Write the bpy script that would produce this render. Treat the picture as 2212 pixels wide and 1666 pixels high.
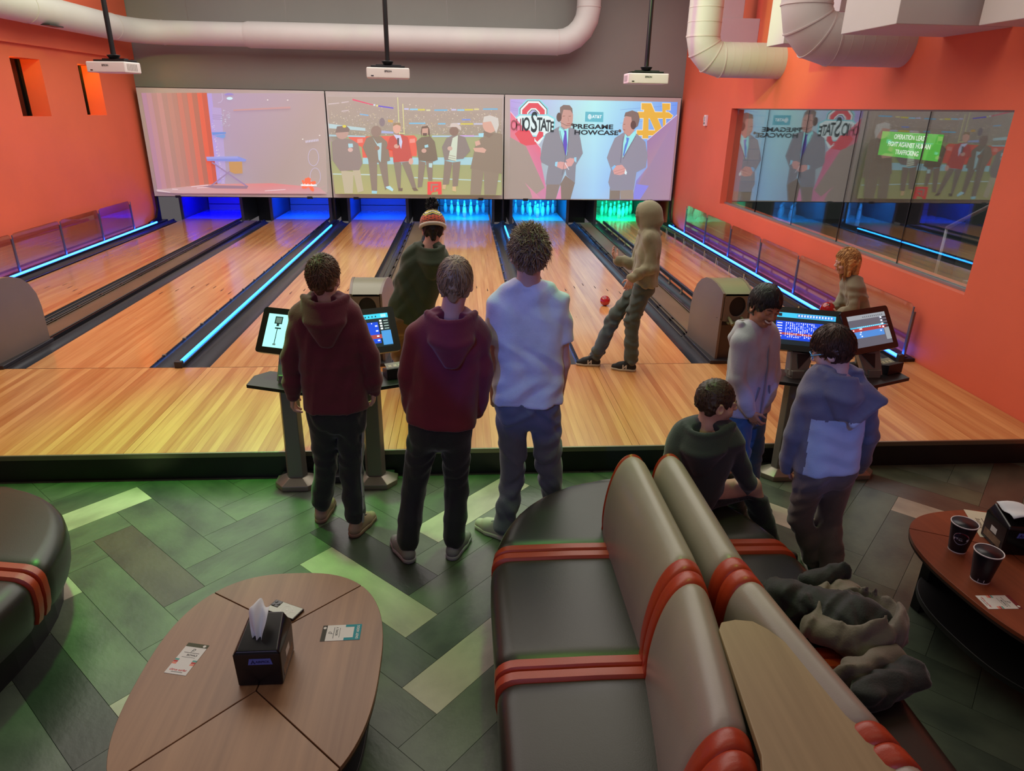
import bpy, bmesh, math, random
import numpy as np
from mathutils import Vector, Matrix, Euler

# ------------------------------------------------------------------ scene, camera, light, exposure
SC = bpy.context.scene
for o in list(bpy.data.objects):
    bpy.data.objects.remove(o)
COL = SC.collection
R = math.radians
rng = random.Random(7)

LZ = 0.1964                 # height of the lanes and approach above the seating floor

cam_d = bpy.data.cameras.new('camera')
cam_d.sensor_fit = 'HORIZONTAL'
cam_d.sensor_width = 36.0
cam_d.lens = 36.0 * 1470.07 / 2212.0
cam_d.clip_start = 0.02
cam_d.clip_end = 100
CAM = bpy.data.objects.new('camera', cam_d)
COL.objects.link(CAM)
_pit, _yaw, _rol = 0.38746937, 0.0747370, 0.01814954
_fw = Vector((math.sin(_yaw) * math.cos(_pit), math.cos(_yaw) * math.cos(_pit), -math.sin(_pit)))
_r = Vector((math.cos(_yaw), -math.sin(_yaw), 0))
_u = _r.cross(_fw)
_r2 = _r * math.cos(_rol) + _u * math.sin(_rol)
_u2 = _u * math.cos(_rol) - _r * math.sin(_rol)
CAM.matrix_world = Matrix(((_r2.x, _u2.x, -_fw.x, 0.864543), (_r2.y, _u2.y, -_fw.y, -5.890549),
                           (_r2.z, _u2.z, -_fw.z, 2.400457), (0, 0, 0, 1)))
SC.camera = CAM

SC.view_settings.view_transform = 'Standard'
SC.view_settings.look = 'None'
SC.view_settings.gamma = 1
SC.view_settings.use_curve_mapping = False
SC.view_settings.exposure = 0.0
SC.cycles.use_denoising = True
SC.cycles.max_bounces = 7
SC.cycles.diffuse_bounces = 3
SC.cycles.glossy_bounces = 3
SC.cycles.transmission_bounces = 4
SC.cycles.transparent_max_bounces = 10
SC.cycles.caustics_reflective = False
SC.cycles.caustics_refractive = False
SC.cycles.sample_clamp_indirect = 4.0

def lin(h):
    h = h.lstrip('#')
    c = [int(h[i:i + 2], 16) / 255 for i in (0, 2, 4)]
    return tuple(v / 12.92 if v <= 0.04045 else ((v + 0.055) / 1.055) ** 2.4 for v in c)

world = bpy.data.worlds.new('world')
SC.world = world
world.use_nodes = True
_bg = world.node_tree.nodes['Background']
_bg.inputs[0].default_value = (*lin('#a8a0a4'), 1)
_bg.inputs[1].default_value = 0.26

def lamp(kind, name, loc, target, power, color, size=1.0, size_y=None, spot=None, blend=0.5, spread=None):
    d = bpy.data.lights.new(name, kind)
    d.energy = power
    d.color = lin(color) if isinstance(color, str) else color
    if kind == 'AREA':
        d.shape = 'RECTANGLE'
        d.size = size
        d.size_y = size_y or size
        if spread:
            d.spread = R(spread)
    else:
        d.shadow_soft_size = size
        if kind == 'SPOT':
            d.spot_size = R(spot)
            d.spot_blend = blend
    o = bpy.data.objects.new(name, d)
    COL.objects.link(o)
    o.location = loc
    o.rotation_euler = (Vector(target) - Vector(loc)).to_track_quat('-Z', 'Y').to_euler()
    return o

# ceiling lamps over the lanes and the approach (warm white), and the coloured party spots of the room
lamp('AREA', 'lane_ceiling_lamps', (0, 3.6, 4.9), (0, 3.7, 0), 470, '#fdf4ec', 8.5, 7.0)
lamp('AREA', 'approach_ceiling_lamps', (0, -0.6, 4.9), (0, -0.5, 0), 110, '#fff0dc', 9.0, 1.6)
lamp('AREA', 'lounge_wall_lamps', (-1.0, -9.0, 2.9), (0.4, -2.0, 1.2), 48, '#c2b4f0', 6.0, 1.2)
lamp('AREA', 'lounge_ceiling_lamps', (0.8, -4.4, 5.0), (0.8, -3.6, 0), 16, '#f2e8c8', 5.0, 1.2)
lamp('SPOT', 'green_party_spot_a', (-1.2, -1.2, 5.2), (-0.8, -1.9, 0), 900, '#6cff5c', 0.15, spot=44, blend=1.0)
lamp('SPOT', 'green_party_spot_b', (1.6, -3.2, 5.2), (1.6, -3.3, .6), 150, '#b4ff70', 0.15, spot=34, blend=1.0)
lamp('SPOT', 'green_party_spot_c', (1.6, -1.2, 5.2), (1.5, -1.9, 0), 300, '#5cff5c', 0.15, spot=40, blend=1.0)
lamp('SPOT', 'blue_party_spot_a', (-0.9, -6.4, 3.7), (1.22, -2.42, 1.25), 300, '#2a78ff', 0.04, spot=12, blend=0.35)
lamp('SPOT', 'blue_party_spot_b', (1.6, -6.6, 3.5), (2.62, -2.88, .95), 220, '#3a88ff', 0.04, spot=9, blend=0.35)
lamp('SPOT', 'pink_party_spot', (-1.0, 1.5, 4.7), (5.2, 4.5, 2.9), 420, '#ff8ae0', 0.2, spot=60, blend=1.0)
lamp('SPOT', 'green_hood_spot', (2.6, -3.0, 4.8), (3.37, .35, .9), 330, '#8cff50', 0.03, spot=7, blend=0.5)
lamp('SPOT', 'green_projector_spot', (2.6, -3.0, 4.8), (3.13, 3.0, 2.76), 420, '#8cff50', 0.03, spot=5, blend=0.5)
lamp('SPOT', 'green_duct_spot', (-2.2, 1.0, 4.9), (-4.7, 5.2, 3.7), 300, '#b8ff60', 0.2, spot=40, blend=0.9)
lamp('SPOT', 'green_duct_spot_right', (0.2, 0.2, 4.4), (4.0, 3.0, 3.7), 700, '#a4ff60', 0.1, spot=26, blend=0.7)
for _k, _x in enumerate((-3.95, -3.35, -1.25, -0.85, 1.05, 1.55, 2.0)):
    lamp('SPOT', 'green_beam', (_x * .35 + .3, -3.0, 4.7), (_x, 7.8, 3.62), (260, 220, 180, 260, 200, 150, 120)[_k], '#5cff50', 0.02, spot=(2.2, 1.6, 2.4, 1.7, 2.6, 1.6, 2.2)[_k], blend=0.8)

# ------------------------------------------------------------------ materials
MATS = {}
def mat(name, col, rough=0.5, metal=0.0, spec=0.5, var=0.0, vscale=6.0, bump=0.0, bscale=60.0, coat=0.0,
        emit=None, estr=0.0, stretch=None, objvar=0.0, sheen=0.0, col2=None, detail=4.0):
    if name in MATS:
        return MATS[name]
    m = bpy.data.materials.new(name)
    m.use_nodes = True
    nt = m.node_tree
    b = nt.nodes['Principled BSDF']
    c = lin(col) if isinstance(col, str) else col
    b.inputs['Base Color'].default_value = (*c, 1)
    b.inputs['Roughness'].default_value = rough
    b.inputs['Metallic'].default_value = metal
    b.inputs['Specular IOR Level'].default_value = spec
    b.inputs['Coat Weight'].default_value = coat
    b.inputs['Coat Roughness'].default_value = 0.08
    if sheen:
        b.inputs['Sheen Weight'].default_value = sheen
    tc = mp = None
    if var or bump or col2:
        tc = nt.nodes.new('ShaderNodeTexCoord')
        mp = nt.nodes.new('ShaderNodeMapping')
        nt.links.new(tc.outputs['Object'], mp.inputs['Vector'])
        if stretch:
            mp.inputs['Scale'].default_value = stretch
        if objvar:
            oi = nt.nodes.new('ShaderNodeObjectInfo')
            ml = nt.nodes.new('ShaderNodeMath'); ml.operation = 'MULTIPLY'; ml.inputs[1].default_value = 37.0
            nt.links.new(oi.outputs['Random'], ml.inputs[0])
            nt.links.new(ml.outputs[0], mp.inputs['Location'])
    last = None
    if var or col2:
        n = nt.nodes.new('ShaderNodeTexNoise')
        n.inputs['Scale'].default_value = vscale
        n.inputs['Detail'].default_value = detail
        nt.links.new(mp.outputs[0], n.inputs['Vector'])
        rp = nt.nodes.new('ShaderNodeValToRGB')
        rp.color_ramp.elements[0].position = 0.3
        rp.color_ramp.elements[1].position = 0.7
        c2 = lin(col2) if col2 else None
        lo = tuple(max(0, v * (1 - var)) for v in c)
        hi = c2 if c2 else tuple(min(1, v * (1 + var)) for v in c)
        rp.color_ramp.elements[0].color = (*lo, 1)
        rp.color_ramp.elements[1].color = (*hi, 1)
        nt.links.new(n.outputs['Fac'], rp.inputs['Fac'])
        last = rp.outputs['Color']
    if objvar:
        if last is None:
            rgb = nt.nodes.new('ShaderNodeRGB'); rgb.outputs[0].default_value = (*c, 1); last = rgb.outputs[0]
        oi2 = nt.nodes.new('ShaderNodeObjectInfo')
        mr = nt.nodes.new('ShaderNodeMapRange')
        mr.inputs['To Min'].default_value = 1 - objvar
        mr.inputs['To Max'].default_value = 1 + objvar
        nt.links.new(oi2.outputs['Random'], mr.inputs['Value'])
        mx = nt.nodes.new('ShaderNodeVectorMath'); mx.operation = 'SCALE'
        nt.links.new(last, mx.inputs[0]); nt.links.new(mr.outputs[0], mx.inputs['Scale'])
        last = mx.outputs[0]
    if last is not None:
        nt.links.new(last, b.inputs['Base Color'])
    if bump:
        n2 = nt.nodes.new('ShaderNodeTexNoise')
        n2.inputs['Scale'].default_value = bscale
        n2.inputs['Detail'].default_value = 3
        nt.links.new(mp.outputs[0], n2.inputs['Vector'])
        bp = nt.nodes.new('ShaderNodeBump')
        bp.inputs['Strength'].default_value = bump
        bp.inputs['Distance'].default_value = 0.01
        nt.links.new(n2.outputs['Fac'], bp.inputs['Height'])
        nt.links.new(bp.outputs['Normal'], b.inputs['Normal'])
    if emit:
        b.inputs['Emission Color'].default_value = (*(lin(emit) if isinstance(emit, str) else emit), 1)
        b.inputs['Emission Strength'].default_value = estr
    MATS[name] = m
    return m

def glass_mat(name, tint, ior=1.5, minrefl=0.0, rough=0.0):
    m = bpy.data.materials.new(name)
    m.use_nodes = True
    nt = m.node_tree
    nt.nodes.clear()
    out = nt.nodes.new('ShaderNodeOutputMaterial')
    tr = nt.nodes.new('ShaderNodeBsdfTransparent'); tr.inputs[0].default_value = (*tint, 1)
    gl = nt.nodes.new('ShaderNodeBsdfGlossy'); gl.inputs['Roughness'].default_value = rough
    lw = nt.nodes.new('ShaderNodeLayerWeight'); lw.inputs['Blend'].default_value = 0.5
    pw = nt.nodes.new('ShaderNodeMath'); pw.operation = 'POWER'; pw.inputs[1].default_value = 3.2
    nt.links.new(lw.outputs['Facing'], pw.inputs[0])
    f0 = ((ior - 1) / (ior + 1)) ** 2 + minrefl
    mxv = nt.nodes.new('ShaderNodeMath'); mxv.operation = 'MULTIPLY_ADD'; mxv.inputs[1].default_value = 1 - f0; mxv.inputs[2].default_value = f0
    nt.links.new(pw.outputs[0], mxv.inputs[0])
    mx = nt.nodes.new('ShaderNodeMixShader')
    nt.links.new(mxv.outputs[0], mx.inputs[0]); nt.links.new(tr.outputs[0], mx.inputs[1]); nt.links.new(gl.outputs[0], mx.inputs[2])
    nt.links.new(mx.outputs[0], out.inputs[0])
    return m

def wood_mat(name, dark, light, scale=1.0, axis='Y', rough=0.3, objvar=0.12, coat=0.0, grain=1.0):
    """board wood: grain streaks along one axis, colour shifts per board and slowly along the board"""
    m = bpy.data.materials.new(name)
    m.use_nodes = True
    nt = m.node_tree
    b = nt.nodes['Principled BSDF']
    b.inputs['Roughness'].default_value = rough
    b.inputs['Coat Weight'].default_value = coat
    b.inputs['Coat Roughness'].default_value = 0.12
    tc = nt.nodes.new('ShaderNodeTexCoord')
    oi = nt.nodes.new('ShaderNodeObjectInfo')
    mul = nt.nodes.new('ShaderNodeMath'); mul.operation = 'MULTIPLY'; mul.inputs[1].default_value = 53.0
    nt.links.new(oi.outputs['Random'], mul.inputs[0])
    add = nt.nodes.new('ShaderNodeVectorMath'); add.operation = 'ADD'
    nt.links.new(tc.outputs['Object'], add.inputs[0]); nt.links.new(mul.outputs[0], add.inputs[1])
    def nz(sc, det):
        mp = nt.nodes.new('ShaderNodeMapping')
        mp.inputs['Scale'].default_value = sc
        nt.links.new(add.outputs[0], mp.inputs['Vector'])
        n = nt.nodes.new('ShaderNodeTexNoise'); n.inputs['Scale'].default_value = 1.0; n.inputs['Detail'].default_value = det
        nt.links.new(mp.outputs[0], n.inputs['Vector'])
        return n.outputs['Fac']
    s = scale
    g = nz((45 * s, 1.6 * s, 20 * s) if axis == 'Y' else (1.6 * s, 45 * s, 20 * s), 5)
    w = nz((9 * s, 0.9 * s, 5 * s) if axis == 'Y' else (0.9 * s, 9 * s, 5 * s), 2)
    def mth(op, a, bb, clamp=False):
        n = nt.nodes.new('ShaderNodeMath'); n.operation = op; n.use_clamp = clamp
        for i, v in enumerate((a, bb)):
            if isinstance(v, (int, float)): n.inputs[i].default_value = v
            else: nt.links.new(v, n.inputs[i])
        return n.outputs[0]
    f = mth('ADD', mth('MULTIPLY', mth('SUBTRACT', g, 0.5), 1.1 * grain), mth('MULTIPLY', mth('SUBTRACT', w, 0.5), 1.2))
    f = mth('ADD', f, mth('MULTIPLY', mth('SUBTRACT', oi.outputs['Random'], 0.5), objvar * 6))
    f = mth('ADD', f, 0.5, True)
    rp = nt.nodes.new('ShaderNodeValToRGB')
    rp.color_ramp.elements[0].color = (*lin(dark), 1)
    rp.color_ramp.elements[1].color = (*lin(light), 1)
    nt.links.new(f, rp.inputs['Fac'])
    nt.links.new(rp.outputs[0], b.inputs['Base Color'])
    return m

# ------------------------------------------------------------------ object helpers
def tag(o, label=None, cat=None, group=None, kind=None):
    if label: o['label'] = label
    if cat: o['category'] = cat
    if group: o['group'] = group
    if kind: o['kind'] = kind
    return o

def empty(name, loc=(0, 0, 0), rz=0.0, label=None, cat=None, group=None, kind=None):
    o = bpy.data.objects.new(name, None)
    o.empty_display_size = 0.1
    COL.objects.link(o)
    o.location = loc
    o.rotation_euler = (0, 0, rz)
    return tag(o, label, cat, group, kind)

def link_mesh(name, me, m, parent=None, loc=None, smooth=False, kind=None, label=None):
    o = bpy.data.objects.new(name, me)
    COL.objects.link(o)
    if m is not None and not me.materials:
        for x in (m if isinstance(m, (list, tuple)) else [m]):
            me.materials.append(x)
    if parent is not None:
        o.parent = parent
    if loc is not None:
        o.location = loc
    if smooth:
        me.polygons.foreach_set('use_smooth', [True] * len(me.polygons))
    if kind: o['kind'] = kind
    if label: o['label'] = label
    return o

class MB:
    """collects simple solids into one mesh"""
    def __init__(self):
        self.v = []; self.f = []; self.mi = []
    def add(self, vs, fs, mi=0):
        n = len(self.v)
        self.v += [tuple(x) for x in vs]
        self.f += [tuple(i + n for i in f) for f in fs]
        self.mi += [mi] * len(fs)
        return self
    def box(self, c, s, rz=0.0, mi=0, M=None):
        x, y, z = s[0] / 2, s[1] / 2, s[2] / 2
        vs = [Vector((i * x, j * y, k * z)) for k in (-1, 1) for j in (-1, 1) for i in (-1, 1)]
        rot = M if M is not None else Matrix.Rotation(rz, 3, 'Z')
        vs = [rot @ v + Vector(c) for v in vs]
        return self.add(vs, [(0, 2, 3, 1), (4, 5, 7, 6), (0, 1, 5, 4), (2, 6, 7, 3), (0, 4, 6, 2), (1, 3, 7, 5)], mi)
    def bb(self, x0, x1, y0, y1, z0, z1, mi=0):
        return self.box(((x0 + x1) / 2, (y0 + y1) / 2, (z0 + z1) / 2), (x1 - x0, y1 - y0, z1 - z0), mi=mi)
    def prism(self, pts, z0, z1, mi=0, axis='Z', inset=0.0):
        """polygon extruded along an axis; pts are 2-D"""
        def P(a, b, t):
            return {'Z': (a, b, t), 'X': (t, a, b), 'Y': (a, t, b)}[axis]
        n = len(pts)
        vs = [P(a, b, z0) for a, b in pts] + [P(a, b, z1) for a, b in pts]
        fs = [tuple(range(n - 1, -1, -1)), tuple(range(n, 2 * n))]
        fs += [(i, (i + 1) % n, n + (i + 1) % n, n + i) for i in range(n)]
        return self.add(vs, fs, mi)
    def tube(self, pts, r, seg=10, cap=True, mi=0, radii=None):
        pts = [Vector(p) for p in pts]
        n = len(pts)
        rings = []
        prev = None
        for i, p in enumerate(pts):
            t = (pts[min(i + 1, n - 1)] - pts[max(i - 1, 0)]).normalized()
            if prev is None:
                a = Vector((0, 0, 1)) if abs(t.z) < 0.9 else Vector((1, 0, 0))
                u = t.cross(a).normalized()
            else:
                u = (prev - t * prev.dot(t)).normalized()
            prev = u
            w = t.cross(u)
            rr = radii[i] if radii else r
            rings.append([p + (u * math.cos(2 * math.pi * k / seg) + w * math.sin(2 * math.pi * k / seg)) * rr for k in range(seg)])
        vs = [v for ring in rings for v in ring]
        fs = []
        for i in range(n - 1):
            for k in range(seg):
                k2 = (k + 1) % seg
                fs.append((i * seg + k, i * seg + k2, (i + 1) * seg + k2, (i + 1) * seg + k))
        if cap:
            fs.append(tuple(range(seg - 1, -1, -1)))
            fs.append(tuple((n - 1) * seg + k for k in range(seg)))
        return self.add(vs, fs, mi)
    def lathe(self, prof, seg=24, c=(0, 0, 0), mi=0):
        """profile of (radius, z)"""
        vs = []; fs = []
        for r, z in prof:
            for k in range(seg):
                a = 2 * math.pi * k / seg
                vs.append((c[0] + r * math.cos(a), c[1] + r * math.sin(a), c[2] + z))
        for i in range(len(prof) - 1):
            for k in range(seg):
                k2 = (k + 1) % seg
                fs.append((i * seg + k, i * seg + k2, (i + 1) * seg + k2, (i + 1) * seg + k))
        if prof[0][0] > 1e-6: fs.append(tuple(range(seg - 1, -1, -1)))
        if prof[-1][0] > 1e-6: fs.append(tuple((len(prof) - 1) * seg + k for k in range(seg)))
        return self.add(vs, fs, mi)
    def mesh(self, name):
        me = bpy.data.meshes.new(name)
        me.from_pydata(self.v, [], self.f)
        if any(self.mi):
            me.polygons.foreach_set('material_index', self.mi)
        me.update()
        return me
    def build(self, name, m, parent=None, loc=None, smooth=False, bevel=0.0, seg=2, kind=None, label=None, auto=False):
        me = self.mesh(name)
        o = link_mesh(name, me, m, parent, loc, smooth, kind, label)
        if bevel:
            b = o.modifiers.new('bevel', 'BEVEL'); b.width = bevel; b.segments = seg; b.limit_method = 'ANGLE'
        if auto or bevel:
            me.polygons.foreach_set('use_smooth', [True] * len(me.polygons))
            w = o.modifiers.new('normals', 'WEIGHTED_NORMAL') if bevel else None
            if not bevel:
                sharp(me, 35)
        return o

def sharp(me, deg):
    bm = bmesh.new(); bm.from_mesh(me)
    for e in bm.edges:
        if len(e.link_faces) == 2 and e.calc_face_angle(0) > R(deg):
            e.smooth = False
    bm.to_mesh(me); bm.free()

def dup(root, loc=None, rz=None, label=None, group=None):
    r = root.copy(); COL.objects.link(r)
    if loc is not None: r.location = loc
    if rz is not None: r.rotation_euler = (0, 0, rz)
    if label: r['label'] = label
    if group: r['group'] = group
    for ch in list(root.children):
        c = ch.copy(); COL.objects.link(c); c.parent = r
        for g in list(ch.children):
            d = g.copy(); COL.objects.link(d); d.parent = c
    return r

def text(body, name, m, size, parent=None, M=None, align='CENTER', bold=0.0, ext=0.0003, xs=1.0, shear=0.0, space=1.0):
    c = bpy.data.curves.new(name, 'FONT')
    c.body = body
    c.size = size
    c.align_x = align
    c.align_y = 'CENTER'
    c.offset = bold
    c.extrude = ext
    c.shear = shear
    c.space_character = space
    c.resolution_u = 3
    tmp = bpy.data.objects.new(name + '_tmp', c)
    COL.objects.link(tmp)
    dg = bpy.context.evaluated_depsgraph_get()
    me = bpy.data.meshes.new_from_object(tmp.evaluated_get(dg))
    bpy.data.objects.remove(tmp)
    bpy.data.curves.remove(c)
    me.materials.clear()
    if xs != 1.0:
        me.transform(Matrix.Diagonal((xs, 1, 1, 1)))
    o = link_mesh(name, me, m, parent)
    if M is not None:
        o.matrix_local = M
    return o

def frame(origin, xdir, ydir):
    """matrix whose local x / y run along the given directions"""
    x = Vector(xdir).normalized(); y = Vector(ydir); y = (y - x * y.dot(x)).normalized(); z = x.cross(y)
    o = Vector(origin)
    return Matrix(((x.x, y.x, z.x, o.x), (x.y, y.y, z.y, o.y), (x.z, y.z, z.z, o.z), (0, 0, 0, 1)))
# ------------------------------------------------------------------ room shell
ORANGE = mat('orange_wall_paint', '#e26a4a', 0.62, var=0.05, vscale=1.2, bump=0.05, bscale=120)
GREYW = mat('grey_wall_paint', '#8c8d86', 0.7, var=0.05, vscale=0.8, bump=0.05, bscale=90)
BLACK = mat('black_paint', '#101012', 0.5)
BLACKG = mat('black_gloss', '#0b0b0d', 0.22)
BLACKM = mat('black_metal', '#141416', 0.4, metal=0.3)
DKGREY = mat('dark_grey_plastic', '#2b2a2c', 0.4)
WHITE = mat('white_paint', '#e6dfdc', 0.5)

b = MB()
b.bb(-6.2, 5.2, -7.2, -1.64, -0.12, -0.004)
link_mesh('floor', b.mesh('floor'), mat('floor_screed', '#23271f', 0.8), kind='structure')
FLOOR = bpy.data.objects['floor']

# herringbone vinyl planks, every plank its own piece
TH = R(-43.5); TU = 0.2195
ta = Vector((math.cos(TH), math.sin(TH))); tb = Vector((-math.sin(TH), math.cos(TH)))
def plank_mat(name, c1, c2, rough=0.33):
    m = mat(name, c1, rough, var=0.22, col2=c2, vscale=3.0, stretch=(1.0, 1.6, 1), objvar=0.05, bump=0.10, bscale=26, detail=7)
    return m
P_MID = plank_mat('vinyl_green_grey', '#424e3e', '#626f56')
P_LIGHT = plank_mat('vinyl_pale', '#a8a08c', '#c4bca6')
P_BROWN = plank_mat('vinyl_brown', '#453d32', '#574d3f')
P_DARK = plank_mat('vinyl_dark', '#2b302b', '#3c4239')
P_TEAL = plank_mat('vinyl_grey', '#414c41', '#5f6b58')
special = {('V', 1, -14): P_LIGHT, ('H', 8, -9): P_LIGHT, ('V', 9, -6): P_LIGHT, ('V', 13, -10): P_LIGHT,
           ('H', 19, 4): P_LIGHT, ('H', 14, 1): P_LIGHT, ('V', 4, -17): P_LIGHT, ('V', 9, -14): P_LIGHT,
           ('H', 3, -12): P_BROWN, ('H', 6, -15): P_DARK, ('H', 7, -8): P_DARK, ('V', 10, -15): P_DARK,
           ('H', 18, 5): P_BROWN, ('V', 21, 6): P_BROWN}
pm = {}
for k, mm in (('mid', P_MID), ('light', P_LIGHT), ('brown', P_BROWN), ('dark', P_DARK), ('teal', P_TEAL)):
    q = MB(); g = 0.0003
    q.add([(g, g, -0.004), (4 * TU - g, g, -0.004), (4 * TU - g, TU - g, -0.004), (g, TU - g, -0.004),
           (g + .0008, g + .0008, 0), (4 * TU - g - .0008, g + .0008, 0), (4 * TU - g - .0008, TU - g - .0008, 0), (g + .0008, TU - g - .0008, 0)],
          [(4, 5, 6, 7), (0, 1, 5, 4), (1, 2, 6, 5), (2, 3, 7, 6), (3, 0, 4, 7)])
    pm[mm.name] = q.mesh('plank'); pm[mm.name].materials.append(mm)
_n = 0
for i in range(-12, 42):
    for j in range(-34, 16):
        s = (i + j - 7) % 8
        if s == 0: kind, cells = 'H', (4, 1)
        elif s == 4: kind, cells = 'V', (1, 4)
        else: continue
        o2 = ta * ((i + 0.08) * TU) + tb * (j * TU)
        c = o2 + ta * (cells[0] * TU / 2) + tb * (cells[1] * TU / 2)
        if not (-3.6 < c.x < 5.3 and -5.2 < c.y < -1.35): continue
        mm = special.get((kind, i, j))
        if mm is None:
            h = (i * 7349 + j * 9151 + 13) % 101
            mm = P_TEAL if (c.x > 1.6 and h < 70) else (P_MID if h < 78 else P_TEAL)
        o = bpy.data.objects.new('plank', pm[mm.name]); COL.objects.link(o); o.parent = FLOOR
        if kind == 'H':
            o.location = (o2.x, o2.y, 0.0); o.rotation_euler = (0, 0, TH)
        else:
            p2 = o2 + ta * TU
            o.location = (p2.x, p2.y, 0.0); o.rotation_euler = (0, 0, TH + math.pi / 2)
        _n += 1

# left wall with two slot windows
def wall_grid(name, x0, x1, ys, zs, holes, m):
    w = MB()
    for a in range(len(ys) - 1):
        for c in range(len(zs) - 1):
            if (a, c) in holes: continue
            w.bb(x0, x1, ys[a], ys[a + 1], zs[c], zs[c + 1])
    me = w.mesh(name)
    bm = bmesh.new(); bm.from_mesh(me); bmesh.ops.remove_doubles(bm, verts=bm.verts, dist=1e-5)
    seen = {}
    for f in bm.faces: seen.setdefault(tuple(sorted(v.index for v in f.verts)), []).append(f)
    bmesh.ops.delete(bm, geom=[f for l in seen.values() if len(l) > 1 for f in l], context='FACES')
    bm.to_mesh(me); bm.free()
    return link_mesh(name, me, m, kind='structure')
wall_grid('wall_left', -5.50, -5.2, [-7.2, 4.68, 5.39, 6.44, 7.09, 8.45], [0, 2.17, 2.93, 5.0], {(1, 1), (3, 1)}, ORANGE)
wall_grid('wall_right', 5.2, 5.5, [-7.2, -0.40, 5.68, 10.6], [0, 0.96, 2.45, 5.0], {(1, 1)}, ORANGE)
MB().bb(-5.2, -5.13, -7.2, 8.38, 3.10, 5.0).build('trim_1', ORANGE, kind='structure')
for n, (y0, y1) in enumerate(((4.68, 5.39), (6.44, 7.09))):
    w = MB().bb(-5.54, -5.502, y0 - .03, y1 + .03, 2.14, 2.96).build('window_%d' % (n + 1), mat('night_glass', '#07070a', 0.06), kind='structure')
    f = MB()
    f.bb(-5.5, -5.47, y0, y0 + .02, 2.17, 2.93).bb(-5.5, -5.47, y1 - .02, y1, 2.17, 2.93)
    f.build('window_frame', BLACKM, w)
lamp('POINT', 'slot_lamp', (-5.42, 6.5, 2.88), (0, 0, 0), 16, '#ffb030', 0.03)
lamp('POINT', 'slot_lamp_b', (-5.42, 4.8, 2.9), (0, 0, 0), 7, '#ff9a30', 0.03)

# back wall above the pinsetters
MB().bb(-5.2, 5.2, 8.40, 8.5, 0.80, 5.0).build('wall_back', GREYW, kind='structure')

# viewing window in the right wall: six butt-jointed panes over a metal sill
WG = glass_mat('window_glass', (0.86, 0.9, 0.9), 1.72, 0.10)
wn = empty('window_3', (5.31, 0, 0), kind='structure')
jn = [-0.40, 0.78, 2.01, 3.23, 4.46, 5.68]
for i in range(5):
    MB().bb(-0.006, 0.006, jn[i] + .004, jn[i + 1] - .004, 0.985, 2.435).build('pane', WG, wn)
for y in jn[1:-1]:
    MB().bb(-0.008, 0.008, y - .004, y + .004, 0.985, 2.435).build('joint', BLACK, wn)
f = MB(); f.bb(-0.03, 0.03, -0.40, 5.68, 0.96, 0.985).bb(-0.03, 0.03, -0.40, 5.68, 2.435, 2.45)
f.build('window_frame', mat('sill_metal', '#9a9a98', 0.35, metal=0.6), wn)

# the room behind the window
FG = mat('far_room_floor', '#5b5a52', 0.35, var=0.15, vscale=1.5)
MB().bb(5.55, 12.5, -2.5, 10.6, -0.1, 0.0).build('floor_behind_window', FG, kind='structure')
GP = mat('far_room_paint', '#7f8783', 0.7, var=0.05, vscale=1)
MB().bb(10.5, 10.6, -2.5, 10.6, 0.0, 5.0).build('wall_far', GP, kind='structure')
MB().bb(5.5, 12.5, 10.6, 10.7, 0.0, 5.0).build('wall_end', GP, kind='structure')
sl = empty('slatted_wall', (6.0, 7.3, 0), label='pale wooden plank wall seen through the left end of the viewing window', cat='wall panel')
SW = wood_mat('pale_slat_wood', '#8a7a60', '#a59678', 0.7, axis='X', rough=0.5)
for k in range(16):
    MB().bb(-0.45, 0.45, -0.02, 0.02, k * 0.195 + .008, (k + 1) * 0.195 - .006).build('slat', SW, sl)
tvr = empty('pillar_screen', (7.995, 5.15, 1.95), label='television with a green notice on the dark pillar behind the window glass', cat='television')
MB().bb(-0.03, 0.0, -0.86, 0.86, -0.27, 0.27).build('casing', BLACKM, tvr, bevel=.008)
MB().bb(-0.036, -0.03, -0.79, 0.79, -0.19, 0.19).build('screen', mat('green_notice', '#1fae22', 0.3, emit='#2fd02c', estr=0.75), tvr)
TXW = mat('notice_white', '#ffffff', 0.5, emit='#f2fff2', estr=0.9)
for k, s in enumerate(('OPERATION LEAST', 'FIGHT AGAINST HUMAN', 'TRAFFICKING')):
    text(s, 'lettering', TXW, 0.10, tvr, frame((-0.038, 0, 0.115 - 0.115 * k), (0, -1, 0), (0, 0, 1)), bold=0.002)
MB().bb(8.0, 8.5, 4.15, 6.15, 0, 5.0).build('pillar_1', mat('charcoal_pillar', '#3c4043', 0.6), kind='structure')
st = empty('stair_flight', (8.2, 1.2, 0), label='pale concrete stairs with white handrails seen through the window', cat='stairs')
CN = mat('pale_concrete', '#8d918c', 0.8, var=0.08, vscale=2)
for k in range(9):
    MB().bb(-0.55, 0.75, 1.9 - 0.30 * k - 0.30, 1.9 - 0.30 * k, 0.16 + 0.17 * k - 0.16, 0.16 + 0.17 * k).build('step', CN, st)
for x in (-0.6, 0.8):
    MB().tube([(x, 2.1, 0.95), (x, -0.8, 0.95 + 1.64)], 0.025).tube([(x, 2.1, 0.05), (x, 2.1, 0.95)], 0.02).tube([(x, 0.4, 0.95), (x, 0.4, 1.9)], 0.02).build('handrail', mat('white_rail', '#c9cecb', 0.4), st, smooth=True)
lamp('AREA', 'far_room_lamps', (7.6, 3.5, 4.8), (7.6, 3.5, 0), 260, '#dfe6e4', 4, 6)

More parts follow.
